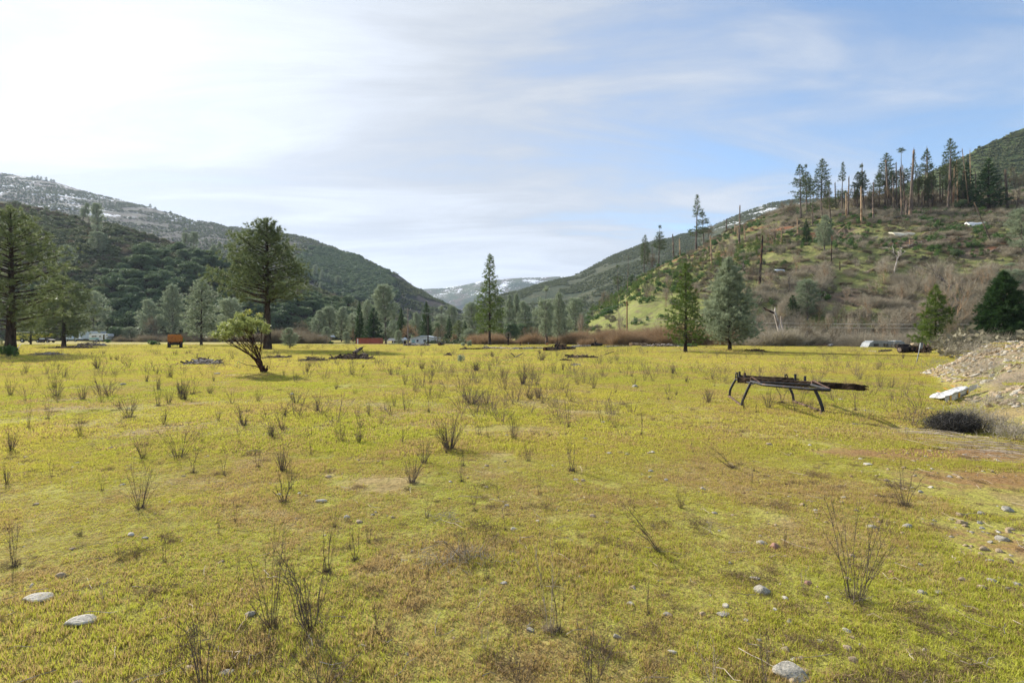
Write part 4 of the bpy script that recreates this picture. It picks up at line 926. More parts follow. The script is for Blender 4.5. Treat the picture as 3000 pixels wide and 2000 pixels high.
# bare trunks
SN = [(2484, 632, 520, 7, 0), (2480, 640, 565, 6, 1), (2524, 657, 545, 8, 1), (2560, 646, 565, 7, 0), (2555, 612, 537, 7, 0), (2604, 612, 470, 9, 0), (2619, 618, 516, 6, 0), (2627, 612, 476, 6, 0), (2642, 638, 491, 7, 0),
      (2651, 624, 487, 6, 0), (2656, 640, 586, 9, 0), (2665, 636, 443, 11, 0), (2673, 612, 541, 6, 0), (2700, 610, 561, 7, 0), (2733, 600, 503, 4, 0), (2727, 636, 582, 4, 0), (2754, 605, 503, 6, 0), (2760, 605, 530, 6, 0),
      (2777, 620, 466, 10, 0), (2791, 612, 491, 9, 1), (2807, 605, 470, 6, 1), (2839, 608, 433, 4, 1), (2845, 605, 440, 4, 1), (2818, 605, 503, 5, 0), (2951, 610, 497, 11, 0), (2982, 608, 578, 9, 0), (2861, 605, 507, 6, 0),
      (2291, 712, 669, 6, 1), (2269, 720, 677, 7, 0), (2338, 686, 638, 6, 1), (1974, 760, 687, 7, 0), (1993, 745, 693, 6, 1), (2086, 779, 689, 8, 1), (2165, 718, 605, 8, 0), (2129, 676, 640, 6, 0), (2153, 684, 657, 6, 1),
      (2183, 705, 661, 6, 1), (2225, 829, 693, 11, 2), (1838, 867, 749, 3, 0), (1912, 790, 720, 3, 0), (2718, 596, 433, 6, 0), (2530, 615, 478, 4, 0), (2434, 700, 657, 4, 2), (2461, 792, 765, 5, 2), (2435, 777, 690, 5, 2),
      (2666, 715, 700, 4, 1), (2448, 612, 535, 6, 0), (2500, 610, 545, 5, 0), (2512, 608, 560, 5, 0), (2690, 606, 520, 5, 0), (2590, 606, 545, 5, 0), (2876, 606, 540, 5, 0), (2933, 606, 598, 6, 0), (2162, 700, 660, 5, 1), (2380, 660, 600, 4, 0), (2409, 640, 590, 4, 0),
      (1836, 1000, 960, 3, 2)]
for i, (px, pb, pt, w, kd) in enumerate(SN):
    P = H_rn.pix(px, pb); h = (pb - pt) / F * P[1]; rad_ = w / F * P[1] / 2 * .68
    kt, nr = (('snag', .17), ('snagpale', .2), ('snagchar', .25))[kd]
    if px == 2718: vi = 4
    elif px in (2951,): vi = 1
    else: vi = i
    if w >= 10: g, lab = None, {2665: 'thickest and tallest bare trunk in the middle of ridge stand', 2777: 'thick brown bare trunk left of the orange one', 2951: 'thick dead trunk with stub branches near the right border', 2225: 'charred black trunk standing alone on the mid slope'}.get(px, 'bare trunk')
    elif px == 2524: g, lab = None, 'pale orange bare trunk standing low before the ridge stand'
    elif px == 2791: g, lab = None, 'orange stripped trunk right of the thick brown one'
    elif px == 2718: g, lab = None, 'dead pine with many thin side branches on ridge skyline'
    elif px == 2165: g, lab = None, 'tall bare trunk standing on the skyline between pines and ridge stand'
    elif px == 2086: g, lab = None, 'pale orange bare trunk right of the two shoulder pines'
    elif kd == 0: g, lab = 'bare brown trunks of the burned slope', 'bare brown dead trunk of the burned hillside stand'
    elif kd == 1: g, lab = 'bare pale trunks of the burned slope', 'bare pale orange dead trunk on the burned hillside'
    else: g, lab = 'charred trunks of the burned slope', 'short charred dead trunk on the burned hillside'
    o = place1(kt, vi, 'burned_snag', tuple(P - np.array([0, 0, .5])), random.uniform(0, 6), (rad_ / nr, rad_ / nr, (h + .5) / 10), lab, 'dead tree', g)
    o.rotation_euler = (random.uniform(-.04, .04), random.gauss(0, .045), random.uniform(0, 6))
# dead trees
for i, (kt, px, pb, pt, lab) in enumerate([('deadtree', 2620, 802, 698, 'bleached dead tree with short arms on the grassy bench'), ('deadgrey', 2839, 930, 723, 'tall grey dead tree with wide side branches by the dark fir'), ('deadgrey', 2310, 861, 780, 'forked dark dead tree above the broken white tree'),
        ('deadtree', 2600, 790, 745, 'small bleached dead tree left of the taller bleached one'), ('deadgrey', 2615, 835, 780, 'crooked dead tree below the bleached one'), ('deadtree', 2410, 880, 850, 'small dead tree on brushy slope'), ('deadgrey', 2100, 830, 745, 'twisted dead oak over the grey green pine'),
        ('deadgrey', 2180, 800, 735, 'crooked dead tree left of the charred trunk'), ('deadgrey', 2505, 790, 748, 'small dead tree on the bench left part'), ('deadgrey', 2070, 840, 780, 'thin dead tree between the two meadow pines'), ('deadgrey', 1985, 905, 830, 'thin dead tree above bright green pine')]):
    P = H_rn.pix(px, pb); h = (pb - pt) / F * P[1]; s = h / 7.5
    place1(kt, i, 'dead_tree', tuple(P), random.uniform(0, 6), (s, s, s), lab, 'dead tree')
# leaning dead trunk on the bench
P = H_rn.pix(2905, 709); o = place1('snag', 1, 'burned_snag', tuple(P), 0, (.9, .9, 1.25), 'dark dead trunk leaning steeply left on the bench', 'dead tree'); o.rotation_euler = (0, R(-24), 0)
# fallen logs on the burned slope
LG = [(2440, 672, 2520, 640), (2560, 700, 2680, 655), (2660, 655, 2760, 640), (2740, 660, 2880, 640), (2830, 672, 2985, 635), (2640, 730, 2720, 705), (2790, 705, 2840, 690), (2900, 742, 2930, 728), (2930, 740, 2965, 715), (2500, 650, 2600, 636), (2325, 695, 2375, 650), (2280, 685, 2345, 665),
      (2270, 700, 2300, 712), (2850, 615, 2900, 606), (2600, 640, 2680, 634), (2450, 690, 2475, 665), (2350, 670, 2420, 655), (2060, 850, 2110, 838), (2540, 800, 2575, 785), (2680, 640, 2725, 620), (2240, 690, 2310, 683), (2700, 690, 2760, 672)]
for i, (x0, y0, x1, y1) in enumerate(LG):
    A, B = H_rn.pix(x0, y0), H_rn.pix(x1, y1)
    if abs(A[1] - B[1]) > 25: B = A + (B - A) * 25 / abs(A[1] - B[1])
    B[2] = H_rn.pix(1500 + B[0] / B[1] * F, HY - (B[2] - CH) / B[1] * F)[2] if False else B[2]
    mb = MB(); c = (A + B) / 2; n = 6; s = np.linspace(0, 1, n)[:, None]
    tube(mb, (A + (B - A) * s) - c + np.array([0, 0, .3]) + rng.normal(0, .04, (n, 3)), np.linspace(.26, .14, n), 7)
    o = mb.build('fallen_log', M['snag_pale' if i % 3 == 0 else 'log'], loc=tuple(c), smooth=True)
    tag(o, 'fallen burned log lying across the burned hillside', 'log', 'fallen logs on the burned slope')
# ---------------------------------------------------------------- manzanita bush in the meadow
def manzanita():
    x0, y0 = gp(773, 1098); z0 = gz(x0, y0) - .02; e = empty('manzanita', (x0, y0, z0))
    wood, leaf = MB(), MB(); r = np.random.default_rng(5); cl = []
    C = np.array([-.93, 0, 1.84]); Rd = np.array([1.1, 1.0, .84])
    lob = []
    for i in range(70):
        u = unit(1)[0]; u[2] = abs(u[2]) * 1.25 - .5
        lob.append(C + u * Rd * r.uniform(.45, .98) + np.array([0, 0, .2 * u[0]]))
    lob += [C + np.array([.75, 0, .55]), C + np.array([.2, .2, .72]), C + np.array([-1.15, 0, -.25]), C + np.array([-.95, .1, -.05]), C + np.array([1.05, 0, .1])]
    for i in range(9):
        a = np.array([r.normal(0, .07), r.normal(0, .06), 0])
        T = lob[r.integers(0, len(lob))] if i > 2 else [C + np.array([-.9, 0, -.25]), C + np.array([.85, 0, -.1]), C + np.array([0, 0, .2])][i]
        lean = np.array([-.25 if i % 3 else .12, r.normal(0, .12), .75])
        n = 12; s = np.linspace(0, 1, n)[:, None]
        mid = a + lean * r.uniform(.7, 1.1)
        p = (1 - s) ** 2 * a + 2 * s * (1 - s) * mid + s ** 2 * T
        w = np.cumsum(r.normal(0, .028, (n, 3)), 0) * np.sin(s * PI) ** .5
        p = p + w
        tube(wood, p, np.linspace(r.uniform(.028, .045), .01, n), 6, cap=False)
        for b in range(6):
            q = r.integers(5, n - 1); T2 = lob[np.argmin([np.linalg.norm(l - p[q] - r.normal(0, .45, 3)) for l in lob])]
            m = 7; s2 = np.linspace(0, 1, m)[:, None]; p2 = p[q] + (T2 - p[q]) * s2 + np.cumsum(r.normal(0, .03, (m, 3)), 0) * s2 + np.array([0, 0, -.12]) * np.sin(s2 * PI)
            tube(wood, p2, np.linspace(.012, .005, m), 4, cap=False)
    # burl and dead stubs at the base
    for i in range(7):
        a = r.uniform(0, 6.28); p = np.array([math.cos(a) * .08, math.sin(a) * .08, 0]); q = p * 2.2 + np.array([r.normal(0, .03), 0, r.uniform(.12, .34)])
        tube(wood, np.stack([p, (p + q) / 2 + r.normal(0, .015, 3), q]), [.055, .04, .02], 6)
    p = np.stack([[0, 0, .12], [-.3, -.1, .3], [-.62, -.15, .34], [-.95, -.2, .48]]); tube(wood, p, [.03, .02, .014, .008], 5, cap=False)
    for i in range(26):
        c = p[3] + r.normal(0, .1, 3); cl.append(c)
    wood.build('trunk', M['manzbark'], e, smooth=True)
    P, U, V = [], [], []
    for l in lob:
        n = 150; u = unit(n); rr = r.uniform(.13, .28)
        P.append(l + u * rr * r.uniform(.3, 1.0, (n, 1)) * np.array([1, 1, .75])); U.append(u)
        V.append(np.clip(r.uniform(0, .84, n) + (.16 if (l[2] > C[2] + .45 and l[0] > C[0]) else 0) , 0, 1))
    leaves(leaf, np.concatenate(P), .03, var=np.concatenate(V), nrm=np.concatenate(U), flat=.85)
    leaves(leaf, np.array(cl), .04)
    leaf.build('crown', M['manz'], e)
    tag(e, 'yellow green manzanita bush with twisted dark stems in the open meadow', 'bush')
manzanita()

# ---------------------------------------------------------------- lumber rack with a long timber
M['rackpipe'] = solid_mat('worn_painted_pipe', (0.01, 0.01, 0.012), (0.03, 0.03, 0.034), 9, 0.55, 0.003, 0.35, c3=(0.10, 0.05, 0.03), s3=5, thr3=(.58, .66))
M['rustpipe'] = solid_mat('rusty_pipe', (0.06, 0.035, 0.025), (0.14, 0.08, 0.055), 12, 0.85, 0.003)
M['timber'] = bark_mat('old_dark_timber', (0.01, 0.007, 0.006), (0.035, 0.023, 0.017), (0.085, 0.058, 0.04), .3, 9)
def zp(x, y, z): return p3(2110 + x / 5.2267, 1060 + y / 5.2267, z)
def rack():
    bl_r, bl_f, br_r, br_f = (p3(2137.5, 1163, 0.02), p3(2172.5, 1190, 0.0), p3(2325.5, 1176.5, 0.0), p3(2411, 1207, 0.0))
    org = (bl_r + bl_f + br_r + br_f) / 4; org[2] = 0
    e = empty('lumber_rack', tuple(org)); T = .575
    def bars(name, lst, rad=.024, mat='rackpipe'):
        mb = MB()
        for pts in lst:
            pts = np.array(pts) - org
            # round the corners a little
            q = [pts[0]]
            for k in range(1, len(pts) - 1):
                a, b, c = pts[k - 1], pts[k], pts[k + 1]; L = .25 * min(np.linalg.norm(b - a), np.linalg.norm(c - b))
                for t in (0, .5, 1):
                    s = b + (a - b) / np.linalg.norm(a - b) * L; f = b + (c - b) / np.linalg.norm(c - b) * L
                    q.append((1 - t) ** 2 * s + 2 * t * (1 - t) * b + t ** 2 * f)
            q.append(pts[-1]); tube(mb, q, rad, 10)
        return mb.build(name, M[mat], e, smooth=True)
    def onplane(o, x, y):   # a point of the upright plane through o that runs across the rack
        px = 2110 + x / 5.2267; py = 1060 + y / 5.2267; c = np.array([.8, -.6]); k = (px - 1500) / F
        s = (k * o[1] - o[0]) / (c[0] - k * c[1]); P = o[:2] + s * c
        return np.array([P[0], P[1], CH - (py - HY) * P[1] / F])
    bars('leg', [[bl_f, onplane(bl_f, 345, 590), onplane(bl_f, 410, 440), onplane(bl_f, 476, 300)]], .03)
    bars('leg', [[bl_r, onplane(bl_r, 150, 430), onplane(bl_r, 200, 330), onplane(bl_r, 240, 265)]], .03)
    bars('leg', [[br_f, onplane(br_f, 1562, 690), onplane(br_f, 1515, 560), onplane(br_f, 1450, 425)]], .034)
    bars('leg', [[br_r, onplane(br_r, 1112, 500), onplane(br_r, 1065, 400), onplane(br_r, 1035, 255)]], .03)
    bars('base_rail', [[bl_r + [0, 0, .02], bl_f + [0, 0, .01]]], .03, 'rustpipe')
    bars('base_rail', [[br_r + [0, 0, .01], br_f + [0, 0, .0]]], .03, 'rustpipe')
    tl = onplane(bl_f, 476, 300); trr = onplane(br_f, 1430, 345)
    bars('top_rail', [[tl, zp(1395, 352, trr[2] if abs(trr[2] - T) < .1 else T)]], .022)
    bars('front_loop', [[tl, zp(560, 320, T), zp(650, 350, T), zp(1450, 422, T), zp(1690, 432, T), zp(1560, 396, T), zp(1400, 352, T)]], .03)
    bars('rear_rail', [[zp(262, 232, T), zp(330, 225, T), zp(700, 238, T), zp(1000, 247, T), zp(1045, 268, T)]], .024)
    bars('side_rail', [[onplane(bl_r, 240, 265), tl + [0, 0, -.04]]], .022)
    bars('side_rail', [[onplane(br_r, 1035, 255), zp(1395, 352, T) + [0, 0, -.03]]], .022)
    bars('hoop', [[tl, onplane(bl_f, 468, 240), onplane(bl_f, 490, 228), zp(612, 318, T)]], .015, 'rustpipe')
    bars('hoop', [[onplane(bl_r, 236, 265), onplane(bl_r, 240, 175), onplane(bl_r, 262, 158), onplane(bl_r, 268, 240)]], .015)
    bars('hoop', [[zp(1400, 350, T), onplane(br_f, 1402, 298), onplane(br_f, 1425, 286), zp(1680, 412, T + .02)]], .015, 'rustpipe')
    bars('hoop', [[onplane(br_r, 995, 245), onplane(br_r, 993, 195), onplane(br_r, 1015, 190), onplane(br_r, 1042, 262)]], .015)
    bars('brace', [[onplane(bl_f, 470, 345), zp(520, 330, T - .02), zp(570, 318, T)]], .014)
    # support bolts to rest the timber: four short upright posts
    for (x, y0, y1) in ((296, 232, 145), (377, 238, 164), (1149, 285, 184), (1298, 306, 214)):
        a = zp(x, y0, .6); h = (y1 - y0) / 5.2267 * a[1] / F
        bars('post', [[a - [0, 0, .12], a + [0, 0, -h]]], .026)
    tag(e, 'black steel pipe lumber rack standing on the grass on bowed legs', 'rack')
    # timbers
    for (nm, x0, y0, x1, y1, z, hgt, wid, lab) in (('timber', 262, 318, 2200, 442, .5, .125, .10, 'long weathered dark timber lying across the pipe rack'),
                                          ('plank', 300, 240, 1150, 285, .585, .055, .12, 'short dark plank lying behind the long timber on the rack')):
        A, B = zp(x0, y0, z), zp(x1, y1, z); L = np.linalg.norm(B - A); u = (B - A) / L; sd = np.array([-u[1], u[0], 0]); mb = MB()
        n = 44; s = np.linspace(0, 1, n); rr = np.random.default_rng(3)
        ring = []
        m = 10
        for k in range(n):
            c = A + u * L * s[k] + sd * wid / 2
            # rough sawn, split section
            pr = [(-.5, 0), (-.5, .33), (-.5, .66), (-.5, 1), (0, 1.02), (.5, 1), (.5, .66), (.5, .33), (.5, 0), (0, -.02)]
            e1 = 0.10 if s[k] > .97 else 0
            ring.append([c + sd * (a * wid * (1 - e1) + rr.normal(0, .004)) + np.array([0, 0, b * hgt * (1 - e1) + rr.normal(0, .004)]) for a, b in pr])
        v = np.array(ring).reshape(-1, 3) - A
        i = np.arange(n - 1)[:, None] * m; k_ = np.arange(m)[None, :]; k2 = (k_ + 1) % m
        mb.add(v, np.stack([i + k_, i + k2, i + m + k2, i + m + k_], -1).reshape(-1, 4))
        mb.add(np.vstack([v[:m], v[-m:]]), np.array([list(range(m))[::-1], list(range(m, 2 * m))]))
        # splinters at the broken end
        for q in range(5):
            p = B - A + sd * rr.uniform(0, wid) + np.array([0, 0, rr.uniform(.02, hgt - .02)])
            tube(mb, [p - u * .05, p + u * rr.uniform(.02, .09)], [.014, .006], 4)
        tag(mb.build(nm, M['timber'], loc=tuple(A)), lab, 'timber')
rack()

# ---------------------------------------------------------------- vehicles and buildings far off
M['yellow'] = solid_mat('faded_yellow_paint', (0.55, 0.45, 0.03), (0.62, 0.53, 0.06), 2, .5)
M['orange'] = solid_mat('scratched_orange_paint', (0.52, 0.19, 0.03), (0.4, 0.13, 0.025), 3, .55, c3=(0.1, 0.05, 0.03), s3=7, thr3=(.56, .62))
M['white'] = solid_mat('white_siding', (0.7, 0.71, 0.7), (0.6, 0.61, 0.6), 2, .5)
M['whiteblue'] = solid_mat('pale_blue_white_panel', (0.55, 0.62, 0.68), (0.48, 0.55, 0.6), 1.5, .5)
M['teal'] = solid_mat('pale_teal_paint', (0.3, 0.5, 0.48), (0.25, 0.42, 0.4), 2, .6)
M['glass'] = solid_mat('dark_window_glass', (0.02, 0.025, 0.03), (0.03, 0.035, 0.04), 2, .15, spec=.6)
M['tyre'] = solid_mat('black_tyre', (0.015, 0.015, 0.016), (0.03, 0.03, 0.03), 6, .85)
M['rim'] = solid_mat('steel_rim', (0.3, 0.3, 0.3), (0.45, 0.43, 0.4), 6, .5)
M['darkmetal'] = solid_mat('dark_chassis_metal', (0.02, 0.018, 0.016), (0.06, 0.04, 0.03), 4, .7)
M['red'] = solid_mat('rust_red_container_paint', (0.38, 0.11, 0.075), (0.3, 0.085, 0.055), 1.2, .65)
M['roofmetal'] = solid_mat('pale_metal_roof', (0.5, 0.55, 0.6), (0.62, 0.66, 0.7), 1.5, .4)
M['silver'] = solid_mat('dull_silver_siding', (0.2, 0.22, 0.235), (0.3, 0.325, 0.34), 1.2, .5, c3=(0.2, 0.2, 0.18), s3=2.5)
M['galv'] = solid_mat('galvanised_steel', (0.13, 0.14, 0.15), (0.25, 0.26, 0.27), 10, .5, metal=.3)
M['polewood'] = bark_mat('pole_wood', (0.2, 0.1, 0.05), (0.33, 0.19, 0.1), None, .1, 5)
M['polegrey'] = bark_mat('grey_pole_wood', (0.15, 0.12, 0.1), (0.3, 0.26, 0.23), None, .1, 5)
M['wire'] = solid_mat('power_wire', (0.35, 0.34, 0.32), (0.4, 0.4, 0.38), 3, .4)
M['fence'] = solid_mat('whitewashed_fence', (0.5, 0.5, 0.47), (0.4, 0.38, 0.34), 3, .7)
def wheel(parent, x, y, z, r, w, axis='y'):
    mb = MB(); n = 20; a = np.linspace(0, 2 * PI, n, endpoint=False)
    prof = [(r * .6, -w / 2), (r * .95, -w / 2), (r, -w * .3), (r, w * .3), (r * .95, w / 2), (r * .6, w / 2)]
    V = np.array([[(q * math.cos(t), h, q * math.sin(t)) for t in a] for q, h in prof]).reshape(-1, 3); m = len(prof)
    i = np.arange(m - 1)[:, None] * n; k = np.arange(n)[None, :]; k2 = (k + 1) % n
    if axis == 'x': V = V[:, [1, 0, 2]]
    mb.add(V, np.stack([i + k, i + k2, i + n + k2, i + n + k], -1).reshape(-1, 4))
    o = mb.build('wheel', M['tyre'], parent, True, (x, y, z))
    rm = MB(); q = np.linspace(-w * .35, w * .35, 2); c = np.array([[0, h, 0] for h in q]);
    if axis == 'x': c = c[:, [1, 0, 2]]
    tube(rm, c, r * .6, 16); rm.build('rim', M['rim'], o)
    return o
def at_depth(px, d): x = (px - 1500) / F * d; return (x, d, gz(x, d))

def orange_dumper():
    x, y = gp(513, 1019); e = empty('dump_truck', (x, y, gz(x, y)), -math.atan2(x, y), (.82, .82, 1))
    s = y / F     # metres per pixel
    b = MB()   # dump bed seen from behind: slab with flared sides
    prism(b, [(-1.05, .85), (1.05, .85), (1.1, 1.25), (1.1, 1.38), (.95, 1.6), (.85, 1.85), (-.98, 1.88), (-1.08, 1.6), (-1.06, 1.3)], 0, 3.2)
    for z in (1.0, 1.3, 1.58): box(b, (0, -.04, z), (2.1, .08, .07))
    for xx in (-1.0, -.35, .35, 1.0): box(b, (xx, -.035, 1.2), (.08, .07, .66))
    b.build('dump_bed', M['orange'], e)
    c = MB(); box(c, (0, 1.9, .62), (.8, 4.2, .25)); box(c, (0, .3, .55), (1.3, .3, .3)); box(c, (-.32, .1, .5), (.08, .3, .5)); box(c, (.3, .1, .5), (.08, .3, .5)); c.build('chassis', M['darkmetal'], e)
    k = MB(); box(k, (0, 4.1, 1.2), (1.9, 1.3, 1.2), taper=.9); k.build('cab', M['orange'], e)
    for sx in (-.9, .9):
        wheel(e, sx * .92, .5, .42, .42, .5, 'x'); wheel(e, sx, 4.1, .42, .42, .3, 'x')
    t = MB(); box(t, (-.78, -.05, .68), (.16, .04, .1)); t.build('tail_light', M['red'], e)
    t = MB(); box(t, (.78, -.05, .68), (.16, .04, .1)); t.build('tail_light', M['red'], e)
    tag(e, 'old orange dump truck seen from behind with wide black tyres', 'dump truck')
orange_dumper()

def yellow_truck():
    d = 133; x, y, z = at_depth(88, d); e = empty('yellow_truck', (x, y, z)); b = MB()
    prism(b, [(-4.3, .75), (-2.6, .75), (-2.5, 1.3), (-1.6, 1.3), (-1.5, .75), (1.6, .75), (1.9, 1.4), (3.2, 1.5), (4.0, 1.6), (4.0, 2.45), (2.9, 2.1), (2.4, 2.2), (-2.2, 2.55), (-4.3, 2.55)], 0, 2.3)
    b.build('body', M['yellow'], e)
    r_ = MB(); box(r_, (-.9, 1.15, 2.68), (6.8, 2.35, .16)); r_.build('roof', M['white'], e)
    for xx in (-3.4, -2.6): w = MB(); box(w, (xx, -.02, 2.1), (.65, .05, .5)); w.build('window', M['glass'], e)
    for xx in (-2.05, 2.7): wheel(e, xx, .1, .55, .55, .35); wheel(e, xx, 2.2, .55, .55, .35)
    c = MB(); box(c, (0, 1.1, .6), (7.5, 1.6, .25)); c.build('chassis', M['darkmetal'], e)
    tag(e, 'long yellow truck with white roof behind the left pine trunks', 'truck')
yellow_truck()
def wreck():
    d = 128; x, y, z = at_depth(125, d); e = empty('wrecked_car', (x, y, z)); b = MB()
    prism(b, [(-1.9, .35), (1.9, .35), (2.0, .75), (1.1, .85), (.6, 1.25), (-.9, 1.25), (-1.4, .85), (-2.0, .8)], 0, 1.6); b.build('body', M['darkmetal'], e)
    w = MB(); prism(w, [(-.85, .88), (.55, .88), (.4, 1.16), (-.75, 1.16)], -.03, 0); w.build('window', M['whiteblue'], e)
    for xx in (-1.2, 1.25): wheel(e, xx, 0, .32, .32, .2); wheel(e, xx, 1.6, .32, .32, .2)
    tag(e, 'dark wrecked car parked at the front of the yellow truck', 'car')
wreck()
def white_box():
    d = 158; x, y, z = at_depth(262, d); e = empty('box_trailer', (x, y, z)); b = MB()
    box(b, (0, 1.2, 1.95), (6.6, 2.4, 2.3))
    for k in range(23): box(b, (-3.2 + k * .29, -.03, 1.95), (.06, .06, 2.25))
    b.build('body', M['whiteblue'], e)
    r_ = MB(); box(r_, (0, 1.2, 3.14), (6.8, 2.5, .08)); r_.build('roof', M['white'], e)
    c = MB(); box(c, (0, 1.2, .65), (6.2, 1.6, .2)); box(c, (-3.5, 1.2, .6), (1.2, .15, .1)); c.build('chassis', M['darkmetal'], e)
    for xx in (1.6, 2.5): wheel(e, xx, .15, .45, .45, .25)
    tag(e, 'large white ribbed box trailer behind the camper', 'trailer')
    d = 150; x, y, z = at_depth(208, d); e = empty('flatbed_truck', (x, y, z)); b = MB()
    prism(b, [(-1.9, .7), (2.0, .7), (2.0, 1.1), (-.4, 1.15), (-.7, 2.0), (-1.7, 2.0), (-2.0, 1.3)], 0, 1.9); b.build('body', M['whiteblue'], e)
    w = MB(); box(w, (-1.15, -.02, 1.62), (.7, .05, .45)); w.build('window', M['glass'], e)
    for xx in (-1.3, 1.3): wheel(e, xx, 0, .4, .4, .25)
    tag(e, 'pale flatbed truck half hidden between slanting pine and box trailer', 'truck')
white_box()
def camper():
    d = 146; x, y, z = at_depth(288, d); e = empty('camper_trailer', (x, y, z)); b = MB()
    prism(b, [(-2.65, .5), (1.3, .5), (2.2, .75), (2.3, 1.2), (2.75, 1.55), (2.75, 1.9), (2.6, 2.35), (-.5, 2.4), (-2.5, 2.3), (-2.7, 1.9)], 0, 2.2); b.build('body', M['white'], e)
    s = MB(); box(s, (-1.2, -.03, .95), (2.7, .05, .5)); s.build('stripe', M['teal'], e)
    for xx, ww in ((-1.15, 1.5), (.55, .6)):
        f = MB(); box(f, (xx, -.02, 1.6), (ww, .05, .42)); o = f.build('window', M['white'], e)
        g = MB(); box(g, (xx - ww * .24, -.055, 1.6), (ww * .42, .03, .32)); box(g, (xx + ww * .24, -.055, 1.6), (ww * .42, .03, .32)); g.build('pane', M['glass'], o)
    dd = MB(); box(dd, (1.6, -.03, 1.35), (.42, .06, 1.5)); dd.build('door', M['glass'], e)
    ov = MB(); box(ov, (2.5, -.03, 1.95), (.35, .05, .22)); ov.build('window', M['glass'], e)
    wheel(e, -.3, 0, .42, .42, .22); wheel(e, -.3, 2.2, .42, .42, .22)
    c = MB(); box(c, (3.0, 1.1, .45), (1.2, .1, .1)); c.build('hitch', M['darkmetal'], e)
    tag(e, 'white camper trailer with pale green lower stripe and open door', 'camper')
    d = 150; x, y, z = at_depth(344, d); e = empty('tank_trailer', (x, y, z)); b = MB()
    tube(b, [[-.7, 0, .7], [-.6, 0, .7], [.5, 0, .72], [.65, 0, .72]], [.2, .38, .38, .2], 12); b.build('tank', M['rustpipe'], e, True)
    c = MB(); box(c, (0, 0, .3), (1.8, .6, .1)); c.build('chassis', M['darkmetal'], e); wheel(e, .1, -.35, .28, .28, .15); wheel(e, .1, .35, .28, .28, .15)
    tag(e, 'small rusty tank trailer right of the camper', 'trailer')
camper()

